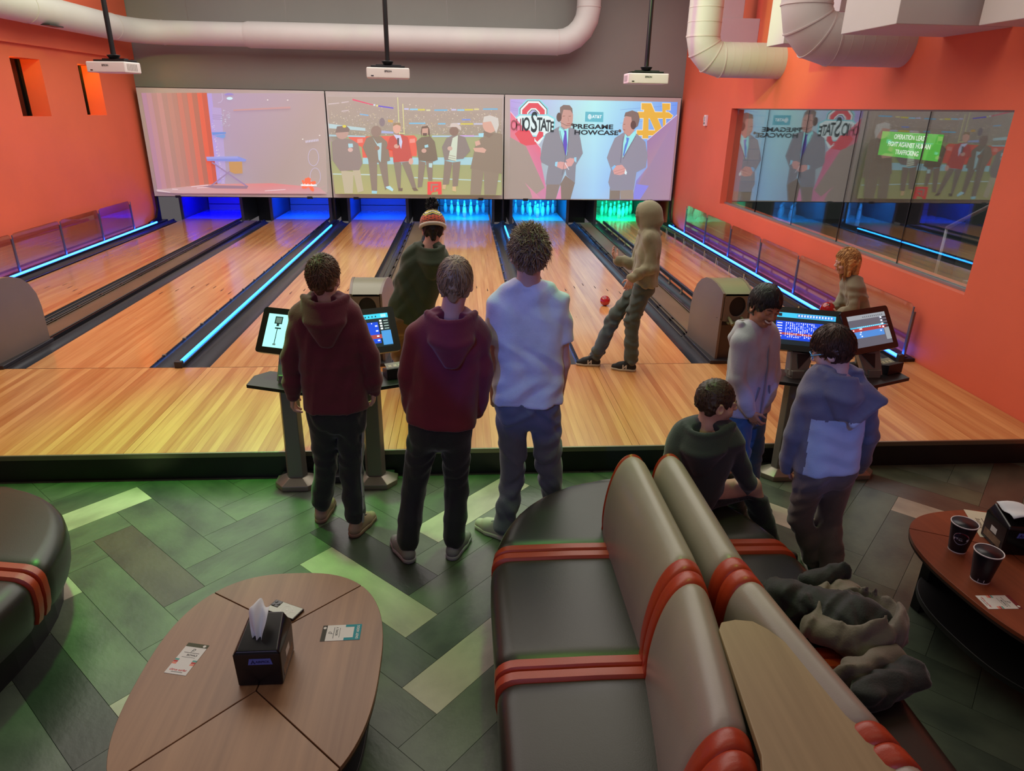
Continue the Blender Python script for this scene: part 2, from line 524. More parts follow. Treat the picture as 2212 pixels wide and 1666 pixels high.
# alarm strobe on the right wall
al = empty('wall_strobe', (5.2, 6.81, 2.25), label='small white alarm box high on the orange wall left of the window', cat='alarm')
MB().bb(-0.045, 0, -0.05, 0.05, -0.09, 0.09).build('casing', WHITE, al, bevel=.006)
MB().bb(-0.06, -0.045, -0.03, 0.03, -0.005, 0.065).build('lens', mat('strobe_lens', '#b9b9bd', 0.1), al, bevel=.004)
MB().bb(-0.048, -0.0449, -0.02, 0.02, -0.065, -0.03).build('grille', DKGREY, al)

# ------------------------------------------------------------------ approach platform
AP = empty('bowling_approach', (0, 0, 0), label='raised golden board platform in front of the six lanes with a black riser', cat='platform')
WOODA = wood_mat('approach_boards', '#b26e3a', '#dca768', 1.0, rough=0.28, objvar=0.11, coat=0.2, grain=.8)
WOODL = wood_mat('lane_boards', '#b4713e', '#dda96c', 1.0, rough=0.17, objvar=0.08, coat=0.5, grain=.7)
bw = 0.0553
nb = 188
x = -5.2
gap_at = (-4.9, -3.15, -1.41, 0.335, 2.08, 3.8, 4.55)
bm_ = MB().box((0, 0, -0.01), (bw - 0.0006, 1.645, 0.02)).mesh('board'); bm_.materials.append(WOODA)
for i in range(nb):
    o = bpy.data.objects.new('board', bm_); COL.objects.link(o); o.parent = AP
    cx = -5.2 + bw * (i + .5)
    o.location = (cx, -0.8245 - 0.002, LZ)
    if any(abs(cx - g) < bw / 2 for g in gap_at): o.scale = (0.93, 1, 1)
MB().bb(-5.2, 5.2, -1.652, 0.0, LZ - 0.06, LZ - 0.0205).build('subfloor', mat('seam_dark', '#3a2412', 0.8), AP)
MB().bb(-5.2, 5.2, -1.665, -1.648, LZ - 0.035, LZ + 0.002).build('nosing', mat('nosing_metal', '#7d7a66', 0.35, metal=0.7), AP, bevel=.004)
MB().bb(-5.2, 5.2, -1.658, -1.648, 0.0, LZ - 0.034).build('riser', mat('black_riser', '#0e0e10', 0.38, var=0.2, vscale=2), AP)
fs = MB().bb(-5.02, 5.02, -0.0016, 0.0016, LZ - 0.01, LZ + 0.0006).build('foul_line', mat('foul_line_brown', '#3b1d10', 0.5), AP)

# ------------------------------------------------------------------ lanes
LW = 1.05
LC = [-4.264, -2.474, -0.895, 0.895, 2.474, 4.264]
DK0, DK1 = 8.69, 10.0
lane_board = MB().box((0, 0, -0.01), (LW / 19 - 0.0005, DK0 - 0.004, 0.02)).mesh('board'); lane_board.materials.append(WOODL)
DECKM = mat('pin_deck_boards', '#b9c2c6', 0.12, coat=0.6, var=0.08, vscale=8, stretch=(6, .6, 1))
MARK = mat('lane_mark', '#4a2a14', 0.4)
which = ['first lane from the left wall', 'second lane from the left wall', 'third lane from the left with no pins standing, left of the beanie boy',
         'fourth lane from the left, the blue lit pins behind the beanie boy', 'fifth lane from the left, the hooded boy is bowling on it',
         'lane along the right wall with raised bumpers and green lit pins']
for i, c in enumerate(LC):
    ln = empty('bowling_lane', (c, 0, LZ), label='golden board ' + which[i] if i < 5 else 'golden board ' + which[i], cat='bowling lane', group='bowling lanes side by side')
    for k in range(19):
        o = bpy.data.objects.new('board', lane_board); COL.objects.link(o); o.parent = ln
        o.location = (-LW / 2 + LW / 19 * (k + .5), DK0 / 2 + .002, 0)
    MB().bb(-LW / 2, LW / 2, DK0 + .004, DK1, -0.02, 0.0).build('pin_deck', DECKM, ln)
    MB().bb(-LW / 2, LW / 2, 0.004, DK1, -0.05, -0.0205).build('lane_bed', mat('seam_dark', '#3a2412', 0.8), ln)
    a = MB()
    for s in range(-3, 4):
        yy = 3.09 - 0.147 * abs(s)
        xx = s * 0.1385
        a.add([(xx - .008, yy - .06, .0006), (xx + .008, yy - .06, .0006), (xx + .004, yy + .06, .0006), (xx - .004, yy + .06, .0006)], [(0, 1, 2, 3)])
    a.build('arrow_marks', MARK, ln)
    d = MB()
    for s in (-1, 1):
        for k in range(5):
            d.box((s * (0.16 + 0.085 * k), 1.545, 0.0004), (.008, .012, .0006))
    d.build('dot_marks', MARK, ln)

# gutters: rounded channels beside each lane
GUT = mat('gutter_plastic', '#33343a', 0.24, var=0.12, vscale=3, stretch=(3, .4, 1))
def gutter(x0, x1, parent, y0=0.0, y1=8.70):
    g = MB(); n = 10
    prof = []
    w = (x1 - x0) / 2; cx = (x0 + x1) / 2
    for k in range(n + 1):
        t = math.pi * k / n
        prof.append((cx - w * math.cos(t), -0.075 * math.sin(t) - 0.004))
    vs = []
    for y in (y0, y1):
        vs += [(px, y, LZ + pz) for px, pz in prof]
    fs = [(k, k + 1, n + 1 + k + 1, n + 1 + k) for k in range(n)]
    g.add(vs, fs)
    g.bb(x0, x1, y0, y1, LZ - 0.12, LZ - 0.085)
    return g.build('gutter', GUT, parent, smooth=False, auto=True)
LED = mat('led_strip_blue', '#1070ff', 0.3, emit=(0.012, .22, 1.0), estr=12)
LEDW = mat('led_strip_wall', '#1060ff', 0.3, emit=(0.012, .10, 1.0), estr=22)
CAPM = mat('divider_cap', '#17181d', 0.35)
RETM = mat('return_cover', '#6a5a46', 0.42, var=0.15, vscale=3, stretch=(2, .5, 1))
# outer curbs with their light strips
for s, nm in ((-1, 'left'), (1, 'right')):
    cb = empty('lane_curb', (0, 0, 0), label='dark ledge with a blue light strip along the %s orange wall' % nm, cat='lane curb')
    e = LC[0] - LW / 2 if s < 0 else LC[5] + LW / 2
    lo, hi = sorted((e, e + s * 0.235)); gutter(lo, hi, cb)
    lo, hi = sorted((e + s * 0.235, s * 5.2))
    MB().bb(lo, hi, 0.0, 8.4, LZ - 0.1, LZ + 0.03).build('ledge', CAPM, cb, bevel=.006)
    xs = s * 5.055
    MB().bb(xs - .009, xs + .009, 0.03, 7.95, LZ + 0.03, LZ + 0.05).build('light_strip', LEDW, cb)
    MB().bb(xs - .035, xs + .02, -0.02, 0.03, LZ + 0.0, LZ + 0.075).build('end_cap', DKGREY, cb, bevel=.006)
    clips = MB()
    if s < 0:
        MB().bb(e - .03, e - .012, 0.1, 8.2, LZ - .02, LZ + .012).build('bumper_rail', BLACKM, cb)
# dividers between lanes of neighbouring pairs
for s, nm in ((-1, 'between the second and third lanes from the left'), (1, 'between the fourth and fifth lanes from the left')):
    dv = empty('lane_divider', (0, 0, 0), label='glowing blue lane divider ' + nm, cat='lane divider')
    x0, x1 = sorted((s * 1.42, s * 1.949))
    m0 = s * 1.6845
    gutter(x0, m0 - .035, dv); gutter(m0 + .035, x1, dv)
    MB().bb(m0 - .035, m0 + .035, 0.0, 8.4, LZ - 0.1, LZ + 0.03).build('cap', CAPM, dv, bevel=.006)
    MB().bb(m0 - .010, m0 + .010, 0.03, 7.75, LZ + 0.03, LZ + 0.046).build('light_strip', LED, dv)
    MB().bb(m0 - .034, m0 + .034, -0.02, 0.03, LZ, LZ + 0.06).build('end_cap', DKGREY, dv, bevel=.006)
    xr = x0 + .018
    MB().tube([(xr, 0.15, LZ + .008), (xr, 8.2, LZ + .008)], .006, 6).build('bumper_rod', BLACKM, dv)
    cl = bpy.data.meshes.new('latch')
    cm = MB().box((0, 0, 0.008), (.03, .03, .02)).mesh('latch'); cm.materials.append(mat('latch_metal', '#8c8f86', 0.35, metal=0.7))
    for k in range(16):
        o = bpy.data.objects.new('latch', cm); COL.objects.link(o); o.parent = dv; o.location = (xr, 0.3 + .5 * k, LZ)
# ball-return tracks between the two lanes of a pair
for i, (cx, nm) in enumerate(((-3.369, 'first and second lanes from the left'), (0.0, 'third and fourth lanes from the left'), (3.369, 'fifth and sixth lanes from the left'))):
    tk = empty('return_track', (0, 0, 0), label='ball return track cover between the %s' % nm, cat='ball track')
    h = 0.37 if i != 1 else 0.37
    a, z = cx - h, cx + h
    gutter(a, a + 0.215, tk); gutter(z - 0.215, z, tk)
    MB().bb(a + .215, z - .215, 0.0, 8.4, LZ - .1, LZ + .012).build('cover', RETM, tk, bevel=.006)
    rr = MB()
    for xx in (a + .24, a + .20, a + .13, z - .235):
        rr.tube([(xx, 0.75, LZ + .024), (xx, 8.2, LZ + .024)], .008, 6)
    rr.build('rail_rod', mat('rod_metal', '#4a4540', 0.3, metal=0.6), tk, smooth=True)
    cm = MB().box((0, 0, 0.012), (.05, .035, .035)).mesh('clip'); cm.materials.append(BLACKM)
    for k in range(14):
        for xx in (a + .22,):
            o = bpy.data.objects.new('clip', cm); COL.objects.link(o); o.parent = tk; o.location = (xx, 0.9 + .53 * k, LZ)
    MB().bb(z - .222, z - .208, 0, 8.4, LZ - .02, LZ + .02).build('edge_strip', BLACKM, tk)
# raised bumpers on the lane by the right wall
BRK = mat('bracket_metal', '#b9b79a', 0.3, metal=0.6)
for s, nm in ((-1, 'left'), (1, 'right')):
    xx = LC[5] + s * (LW / 2 + .028)
    br = empty('bumper_rail', (xx, 0, LZ), label='raised black bumper rail with pale brackets along the %s edge of the last lane' % nm, cat='bumper')
    MB().bb(-.016, .016, 0.95 if s < 0 else .05, 8.0, 0.055, 0.115).build('rail', mat('bumper_black', '#26262a', 0.3), br, bevel=.012)
    q = MB().bb(-.012, -.006, -.014, .014, -.03, .10).bb(.006, .012, -.03, -.002, -.03, .10).bb(-.02, .02, -.03, .014, -.03, -.022).mesh('bracket'); q.materials.append(BRK)
    for k in range(13):
        y = 1.05 + .56 * k
        o = bpy.data.objects.new('bracket', q); COL.objects.link(o); o.parent = br; o.location = (-.02 * s, y, 0)
        o.scale = (s, 1, 1)

# pinsetter bays
KICK = mat('kickback_panel', '#4a5058', 0.4)
CURT = mat('pit_panel', '#828a92', 0.45)
BAYC = [(0, 0, 1), (0, .055, 1), (0, .055, 1), (0, .26, 1), (0, .30, 1), (0, 1, .42)]
BAYP = [80, 60, 60, 60, 60, 40]
for i, c in enumerate(LC):
    pb = empty('pinsetter_bay', (c, 0, LZ), label='%s lit pinsetter bay at the end of the %s' % (
        ['deep blue', 'blue', 'blue', 'light blue', 'light blue', 'green'][i],
        ['first lane', 'second lane', 'third lane', 'fourth lane', 'fifth lane', 'sixth lane'][i] + ' from the left'), cat='pinsetter', group='pinsetter bays under the screens')
    for k in range(3):
        MB().bb(-.56, .56, 10.20 + .012 * k, 10.22 + .012 * k, -.1 + .20 * k, .09 + .20 * k).build('pit_panel', CURT, pb, bevel=.004)
    for s in (-1, 1):
        MB().bb(s * .60 - .03, s * .60 + .03, 8.75, 10.25, -.1, .62).build('kickback', KICK, pb, bevel=.004)
    MB().bb(-.63, .63, 10.26, 10.29, -.1, .62).build('back_plate', KICK, pb)
    MB().bb(-.9, .9, 8.55, 10.3, .62, .66).build('roof_plate', BLACK, pb)
    lamp('AREA', 'bay_lamp', (c, 9.0, LZ + .60), (c, 9.35, 0), BAYP[i], BAYC[i], 0.9, 0.25)
    lamp('AREA', 'bay_front_lamp', (c, 8.72, LZ + .58), (c, 8.3, 0.0), BAYP[i] * .05, BAYC[i], 0.9, 0.06)
for k, (x0, x1) in enumerate(((-5.2, -4.9), (-3.63, -3.11), (-1.84, -1.53), (-.26, .26), (1.53, 1.84), (3.11, 3.63), (4.9, 5.2))):
    MB().bb(x0, x1, 9.75, 9.9, 0, .80).build('trim_%d' % (k + 2), mat('bay_front', '#24262c', 0.5), kind='structure')
MB().bb(-5.2, 5.2, 8.40, 8.5, .72, .82).build('trim_9', BLACK, kind='structure')

# bowling pins
PINM = mat('pin_white', '#e8ecee', 0.2, coat=0.4)
PBAND = mat('pin_band', '#9a2530', 0.3)
prof = [(0, 0), (.026, 0), (.0285, .004), (.036, .04), (.0445, .085), (.0455, .10), (.043, .125), (.0355, .16), (.026, .192), (.0205, .215), (.0195, .228), (.021, .245), (.0235, .262), (.0225, .278), (.0165, .289), (.008, .2945), (0, .2955)]
pme = MB().lathe(prof, 16).mesh('bowling_pin'); pme.materials.append(PINM); pme.polygons.foreach_set('use_smooth', [True] * len(pme.polygons))
bnd = MB().lathe([(.0216, .214), (.0203, .2215)], 16).lathe([(.0203, .2225), (.0206, .2275)], 16).mesh('neck_band'); bnd.materials.append(PBAND)
rows = [(0, 0)] + [(1, s * .5) for s in (-1, 1)] + [(2, s) for s in (-1, 0, 1)] + [(3, s * .5) for s in (-3, -1, 1, 3)]
pos_txt = ['head pin at the front', 'left pin of second row', 'right pin of second row', 'left pin of third row', 'middle pin of third row', 'right pin of third row',
           'left end pin of back row', 'second pin from left of back row', 'third pin from left of back row', 'right end pin of back row']
for li, nm in ((3, 'fourth lane, light blue'), (4, 'fifth lane, light blue'), (5, 'sixth lane, green lit')):
    for k, (r, s) in enumerate(rows):
        p = empty('bowling_pin', (LC[li] + s * .285, 9.12 + r * .245, LZ), label='white bowling pin, %s on %s' % (pos_txt[k], nm), cat='bowling pin', group='pins on the ' + nm)
        a = bpy.data.objects.new('pin_body', pme); COL.objects.link(a); a.parent = p
        a = bpy.data.objects.new('neck_band', bnd); COL.objects.link(a); a.parent = p

# low glass guard rails along both walls
RG = glass_mat('rail_glass', (0.93, 0.9, 0.9), 1.6, 0.10)
STEEL = mat('rail_steel', '#77797f', 0.3, metal=0.8)
PY = [0.07, 1.27, 2.46, 3.64, 4.81, 5.98, 7.12]
for s, nm in ((-1, 'left'), (1, 'right')):
    gr = empty('glass_guard_rail', (s * 5.12, 0, LZ + .03), label='low glass guard rail on steel posts along the %s orange wall' % nm, cat='guard rail')
    for y in PY:
        q = MB()
        q.box((0, y, .225), (.022, .035, .45))
        q.box((0, y, .006), (.05, .07, .012))
        q.box((0.012 * -s, y, .47), (.008, .02, .06))
        q.build('post', STEEL, gr, bevel=.004)
    for a, z in zip(PY[:-1], PY[1:]):
        pts = [(a + .02, .06), (z - .02, .06), (z - .02, .46), (z - .035, .50), (z - .07, .515), (a + .07, .515), (a + .035, .50), (a + .02, .46)]
        MB().prism(pts, -.004, .004, axis='X').build('glass_panel', RG, gr)
# ------------------------------------------------------------------ projection screens and their pictures
CLOTH = mat('screen_cloth', '#cdcdca', 0.8, var=0.02, vscale=3)
def picture_mat():
    m = bpy.data.materials.new('projected_light')
    m.use_nodes = True
    nt = m.node_tree
    b = nt.nodes['Principled BSDF']
    b.inputs['Base Color'].default_value = (*[c * .35 for c in lin('#cbbfb8')], 1)
    b.inputs['Roughness'].default_value = 0.8
    at = nt.nodes.new('ShaderNodeAttribute'); at.attribute_name = 'beam'
    nt.links.new(at.outputs['Color'], b.inputs['Emission Color'])
    b.inputs['Emission Strength'].default_value = 1.0
    return m
PICM = picture_mat()
SCY = 8.20
CLOTH_LIN = np.array((.13, .11, .105))       # what room light alone gives on the picture area

class Art:
    """flat picture thrown on a screen: polygons in picture coordinates (0-1, y down), colours are what the eye sees"""
    def __init__(self, quad):
        self.q = [np.array(q, float) for q in quad]      # px corners TL TR BR BL of the source frame, only used to read picture coordinates
        self.v = []; self.f = []; self.c = []; self.k = 0
    def uv(self, p):
        TL, TR, BR, BL = self.q
        u, v = 0.5, 0.5
        for _ in range(8):
            P = TL * (1 - u) * (1 - v) + TR * u * (1 - v) + BR * u * v + BL * (1 - u) * v
            du = (TR - TL) * (1 - v) + (BR - BL) * v
            dv = (BL - TL) * (1 - u) + (BR - TR) * u
            J = np.array([[du[0], dv[0]], [du[1], dv[1]]])
            d = np.linalg.solve(J, np.array(p, float) - P)
            u += d[0]; v += d[1]
        return u, v
    def poly(self, pts, col, cols=None):
        uv = [self.uv(p) for p in pts]
        n = len(self.v)
        self.k += 1
        self.v += [(u, v, self.k) for u, v in uv]
        self.f.append(tuple(range(n + len(uv) - 1, n - 1, -1)))
        cols = cols
        cs = list(cols) if cols else [col] * len(uv)
        cs = (cs + [cs[-1]] * len(uv))[:len(uv)]
        self.c.append([np.clip(np.array(lin(c)) - CLOTH_LIN, 0, 4) for c in cs[::-1]])
    def ell(self, c, rx, ry, col, a0=0, a1=360, n=18):
        self.poly([(c[0] + rx * math.cos(R(a0 + (a1 - a0) * k / n)), c[1] + ry * math.sin(R(a0 + (a1 - a0) * k / n))) for k in range(n)], col)
    def rect(self, x0, y0, x1, y1, col):
        self.poly([(x0, y0), (x1, y0), (x1, y1), (x0, y1)], col)
    def line(self, a, b, w, col):
        d = np.array(b, float) - np.array(a, float); n = np.array([-d[1], d[0]]) / (np.linalg.norm(d) + 1e-9) * w / 2
        a = np.array(a, float); b = np.array(b, float)
        self.poly([a + n, b + n, b - n, a - n], col)
    def pline(self, pts, w, col):
        for a, b in zip(pts[:-1], pts[1:]): self.line(a, b, w, col)
    def build(self, parent, x0, x1, z0, z1):
        vs = [(x0 + (x1 - x0) * u, -0.004 - 0.0002 * k, z1 - (z1 - z0) * v) for u, v, k in self.v]
        me = bpy.data.meshes.new('projected_picture')
        me.from_pydata(vs, [], self.f)
        ca = me.color_attributes.new('beam', 'FLOAT_COLOR', 'CORNER')
        i = 0
        for cs in self.c:
            for c in cs:
                ca.data[i].color = (*c, 1); i += 1
        return link_mesh('projected_picture', me, PICM, parent)
    def world(self, p, x0, x1, z0, z1, extra=0.004):
        u, v = self.uv(p)
        return Vector((x0 + (x1 - x0) * u, -0.004 - 0.0002 * self.k - extra, z1 - (z1 - z0) * v))

def beam_mat(name, col):
    return mat(name, '#6a625e', 0.8, emit=tuple(max(0, a - b * .5) for a, b in zip(lin(col), CLOTH_LIN)), estr=1.0)
def dark_mat(name, col):
    return mat(name, col, 0.8)

SCR = [(-5.115, -1.712), (-1.690, 1.664), (1.686, 5.114)]
SZ = (0.695, 2.632)
scr = []
lbl = ['large projection screen at the left showing a curtained stage with a keyboard',
       'large projection screen in the middle showing men on a football field',
       'large projection screen at the right showing two men in suits and PREGAME SHOWCASE']
for i, (x0, x1) in enumerate(SCR):
    s = empty('projection_screen', (0, SCY, 0), label=lbl[i], cat='screen', group='projection screens over the lanes')
    g = MB()
    nx, nz = 28, 16
    vs = []
    for a in range(nz + 1):
        for c in range(nx + 1):
            u, v = c / nx, a / nz
            bulge = 0.006 * math.sin(u * 9 + i) * math.sin(v * 7) * 0
            vs.append((x0 + (x1 - x0) * u, bulge, SZ[0] + (SZ[1] - SZ[0]) * v))
    g.add(vs, [(a * (nx + 1) + c, a * (nx + 1) + c + 1, (a + 1) * (nx + 1) + c + 1, (a + 1) * (nx + 1) + c) for a in range(nz) for c in range(nx)])
    g.build('cloth', CLOTH, s)
    e = MB()
    e.bb(x0 - .004, x0 + .018, .004, .05, SZ[0] - .01, SZ[1] + .01).bb(x1 - .018, x1 + .004, .004, .05, SZ[0] - .01, SZ[1] + .01)
    e.bb(x0, x1, .004, .05, SZ[1] - .02, SZ[1] + .012).bb(x0, x1, .004, .05, SZ[0] - .012, SZ[0] + .02)
    e.build('edge_frame', BLACK, s)
    for xx in (x0 + .44, x1 - .44):
        MB().bb(xx - .05, xx + .05, -.012, .04, SZ[0] - .03, SZ[0] + .015).build('clip', BLACK, s)
    scr.append(s)
# black posts standing between the screens and the lane dividers
for xx, nm in ((-1.70, 'left'), (1.675, 'right'), (-5.12, 'far left'), (5.13, 'far right')):
    p = empty('screen_post', (xx, 8.22, LZ), label='black post under the %s screen joint at the end of the lanes' % nm, cat='post')
    MB().bb(-.018, .018, .05, .09, 0, 2.4).build('pole', BLACKM, p)
    if abs(xx) > 4:
        MB().prism([(-.45, .02), (.07, .02), (.07, .7), (.03, .7), (0, .25), (-.12, .1), (-.45, .06)], -.02, .02, axis='X').build('foot', BLACKM, p)
    else:
        MB().bb(-.03, .03, -.5, .07, .03, .06).build('foot', BLACKM, p)

# --- right screen: two men in suits before a show logo
Z = lambda x, y: (1080 + x / 5.375, 190 + y / 5.375)
A = Art([(1091, 206), (1472, 209), (1453, 432), (1089, 430)])
def P(pts): return [Z(x, y) for x, y in pts]
A.poly(P([(117, 135), (1090, 140), (1090, 1285), (120, 1285)]), None, ['#b9a6e8', '#b8f4f6', '#a9d4f8', '#a8909a'])
A.poly(P([(1090, 140), (2065, 148), (1985, 1290), (1090, 1285)]), None, ['#b8f4f6', '#74a4f4', '#a890b8', '#a9d4f8'])
for y in (160, 230, 250): A.line(Z(130, y), Z(560, y + 70), .5, '#9c8ac6')
for a, c in (((1390, y), (2060, y - 60)) for y in (240, 390)): A.line(Z(*a), Z(*c), .5, '#5f8fd8')
# school letter: a red octagonal O under a lettered banner
def octo(cx, cy, w, h, ch): return P([(cx - w + ch, cy - h), (cx + w - ch, cy - h), (cx + w, cy - h + ch), (cx + w, cy + h - ch), (cx + w - ch, cy + h), (cx - w + ch, cy + h), (cx - w, cy + h - ch), (cx - w, cy - h + ch)])
for w, h, ch, c in ((172, 240, 95, '#8be0ea'), (158, 226, 90, '#37565c'), (150, 220, 88, '#e9f8f8'), (130, 200, 78, '#e2506a'), (72, 142, 45, '#e9f8f8'), (58, 128, 38, '#37565c'), (50, 120, 34, '#b9c4ee')):
    A.poly(octo(385, 375, w, h, ch), c)
A.poly(P([(180, 330), (220, 300), (560, 300), (640, 345), (625, 500), (560, 545), (470, 560), (290, 545), (150, 500), (120, 420)]), '#8be0ea')
A.poly(P([(200, 335), (230, 315), (550, 315), (622, 352), (608, 490), (550, 530), (470, 545), (300, 530), (165, 490), (140, 420)]), '#e4f6f6')
# red slanted panels over the left corner
A.poly(P([(120, 270), (470, 680), (480, 880), (540, 1160), (530, 1285), (120, 1285)]), None, ['#ee7f96', '#e87a92', '#d884a0', '#dd90b8', '#d090b0', '#a8988f'])
A.poly(P([(117, 560), (300, 660), (520, 1150), (350, 1285), (117, 1285)]), '#a89c94')
A.line(Z(120, 272), Z(470, 680), 1.0, '#f6dfe8')
A.poly(P([(170, 520), (215, 480), (340, 480), (430, 640), (300, 655), (240, 630)]), '#e4606c')
A.poly(P([(290, 1090), (350, 1180), (380, 1285), (480, 1285)]), '#d795ac')
A.poly(P([(395, 600), (470, 510), (505, 560), (450, 640)]), '#e9f8f8')
A.poly(P([(405, 585), (450, 490), (500, 500), (500, 545), (430, 610)]), '#e2506a')
# interlocked gold letters on the right
G1 = '#e9b93c'
def nd(col, o):
    A.poly(P([(1640 - o, 165 - o), (1750 + o, 165 - o), (1900, 480), (1880, 165 - o), (1975 + o, 165 - o), (1975 + o, 235 + o), (1925 + o, 240), (1925 + o, 560), (1850 - o, 560), (1725, 310), (1725, 560 + o), (1655 - o, 560 + o), (1670 - o, 235 + o), (1640 - o, 235 + o)]), col)
    for q in ([(1600 - o, 262 - o), (1960, 262 - o), (2010 + o, 300), (1990, 330 + o), (1600 - o, 330 + o)], [(1590 - o, 470 - o), (1870, 470 - o), (1870, 525 + o), (1590 - o, 525 + o)]):
        A.poly(P(q), col)
nd('#f7ead0', 7); nd(G1, 0)
A.poly(P([(2060, 290), (2065, 300), (1985, 1290), (1545, 1290), (1590, 1060), (1720, 900), (1710, 590)]), None, ['#a890b6', '#a890b6', '#b097a6', '#a096a8', '#8f94e0', '#b096a8', '#a48ab0'])
A.line(Z(2060, 290), Z(1715, 582), 1.0, '#f2e2ea')
A.poly(P([(1545, 1285), (1590, 1100), (1740, 1120), (1640, 1285)]), '#9296ea')
# sponsor plate
A.poly(P([(985, 265), (1195, 268), (1192, 380), (980, 376)]), '#13bfd0')
A.ell(Z(1035, 322), 22 / 5.375, 30 / 5.375, '#e8fbff')
for y in (305, 318, 331, 344): A.line(Z(1012, y), Z(1050, y - 3), .7, '#13bfd0')
# the two men: trousers, jackets, shirt, tie, heads, headsets, hands
def man(dx, jk, trousers, shirt, tie, tiepoly, head, hair, face, hands, phones, jcol, tcol):
    A.poly(P(trousers), tcol); A.poly(P(jk), None, jcol); A.poly(P(shirt), '#9ff0f2'); A.poly(P(tiepoly), tie)
    A.poly(P(face), '#c9a097'); A.poly(P(hair), '#857a76')
    for h in hands: A.poly(P(h), '#dcaaa6')
    for e in phones: A.ell(Z(*e[:2]), e[2] / 5.375, e[3] / 5.375, '#3e4347')
man(0, [(690, 430), (600, 480), (525, 520), (490, 640), (465, 800), (480, 850), (560, 890), (540, 1000), (530, 1110), (700, 1110), (760, 930), (770, 1000), (870, 1100), (880, 880), (960, 740), (935, 600), (910, 480), (800, 440)],
    [(540, 1090), (700, 1105), (650, 1285), (530, 1285)], [(690, 430), (740, 470), (790, 440), (785, 720), (770, 770), (700, 560), (678, 470)], '#5560c4',
    [(735, 480), (765, 480), (768, 510), (778, 640), (765, 770), (735, 700), (728, 600), (745, 510)], None,
    [(690, 280), (690, 220), (730, 192), (800, 195), (832, 230), (838, 290), (810, 250), (730, 245), (715, 300), (700, 330)],
    [(700, 270), (730, 240), (820, 240), (842, 300), (838, 380), (815, 440), (760, 465), (705, 430), (695, 340)],
    [[(650, 850), (700, 838), (780, 850), (800, 890), (770, 920), (720, 930), (660, 900)], [(760, 820), (810, 795), (860, 800), (860, 840), (830, 890), (800, 895), (780, 850)]],
    [(680, 330, 30, 52), (835, 412, 18, 16)], ['#8f949e'] * 18, '#918a86')
A.poly(P([(700, 1105), (760, 1000), (870, 1090), (820, 1285), (712, 1285), (700, 1140)]), '#8d857e')
A.poly(P([(690, 1285), (650, 1285), (705, 1120), (712, 1285)]), '#e398bc')
A.poly(P([(640, 845), (668, 838), (660, 900), (636, 888)]), '#9fdcf4'); A.poly(P([(858, 790), (885, 785), (885, 850), (862, 830)]), '#9fdcf4')
A.line(Z(760, 490), Z(690, 440), .8, '#7b828c'); A.line(Z(750, 850), Z(800, 935), 1.2, '#e8ecf6')
A.pline([Z(690, 385), Z(770, 425), Z(830, 415)], .8, '#3e4347')
A.line(Z(760, 775), Z(720, 1000), .8, '#6f757e'); A.line(Z(690, 480), Z(757, 770), 1.4, '#767c87'); A.line(Z(800, 470), Z(775, 770), 1.4, '#767c87')
for x in (735, 805): A.line(Z(x - 16, 318), Z(x + 14, 316), 1.0, '#8d6a62')
A.line(Z(770, 405), Z(812, 400), 1.2, '#a4665f'); A.line(Z(783, 330), Z(792, 375), 1.0, '#b2867c')
man(0, [(1440, 490), (1330, 560), (1270, 700), (1240, 790), (1290, 930), (1260, 1080), (1290, 1180), (1400, 1180), (1560, 1170), (1590, 960), (1700, 900), (1720, 760), (1690, 600), (1590, 510)],
    [(1280, 1150), (1400, 1180), (1400, 1285), (1275, 1285)], [(1450, 510), (1480, 545), (1580, 470), (1575, 530), (1520, 620), (1425, 790), (1430, 620)], '#4f8fe0',
    [(1465, 550), (1500, 560), (1485, 620), (1440, 770), (1428, 760), (1450, 640), (1468, 600)], None,
    [(1435, 320), (1450, 270), (1530, 245), (1600, 270), (1620, 340), (1600, 420), (1560, 450), (1530, 400), (1520, 320), (1460, 310)],
    [(1435, 330), (1460, 305), (1525, 320), (1540, 420), (1560, 470), (1500, 540), (1440, 500), (1420, 455), (1418, 420)],
    [[(1310, 930), (1355, 880), (1420, 870), (1470, 930), (1470, 970), (1400, 995), (1330, 985)]], [(1545, 410, 32, 50), (1388, 478, 16, 18)], ['#969aa8'] * 14, '#8d857e')
A.poly(P([(1400, 1180), (1555, 1170), (1560, 1285), (1405, 1285)]), '#a29a90')
A.poly(P([(1295, 905), (1330, 875), (1350, 885), (1310, 940)]), '#8fc8f4'); A.poly(P([(1455, 920), (1478, 960), (1470, 990), (1450, 975)]), '#e0f6fa')
A.line(Z(1335, 985), Z(1460, 940), .8, '#b98a86'); A.line(Z(1325, 955), Z(1450, 915), .8, '#b98a86')
A.line(Z(1430, 540), Z(1400, 850), 1.4, '#7c8090'); A.line(Z(1575, 530), Z(1430, 800), 1.4, '#7c8090')
A.line(Z(1428, 405), Z(1450, 400), 1.0, '#8d6a62'); A.line(Z(1425, 460), Z(1450, 468), 1.2, '#a4665f')
A.build(scr[2], *SCR[2], *SZ)
sx = (SCR[2][1] - SCR[2][0]) / 372.0
def stxt(scrn, art, idx, body, px, h, m, bold=0.006, xs=1.0, sp=1.0, ang=0.0, shear=0.0):
    o = art.world(px, *SCR[idx], *SZ)
    return text(body, 'lettering', m, h, scrn, frame(o, (math.cos(ang), 0, math.sin(ang)), (0, 0, 1)), bold=bold, xs=xs, space=sp, shear=shear)
INK = dark_mat('picture_ink', '#3d4a52')
stxt(scr[2], A, 2, 'PREGAME', Z(1072, 435), .115, INK, .004, 1.62)
stxt(scr[2], A, 2, 'HOWCASE', Z(1112, 502), .115, INK, .004, 1.55)
stxt(scr[2], A, 2, 'AT&T', Z(1118, 322), .075, beam_mat('beam_white', '#f2fdff'), .002)
BANN = dark_mat('banner_ink', '#45575c')
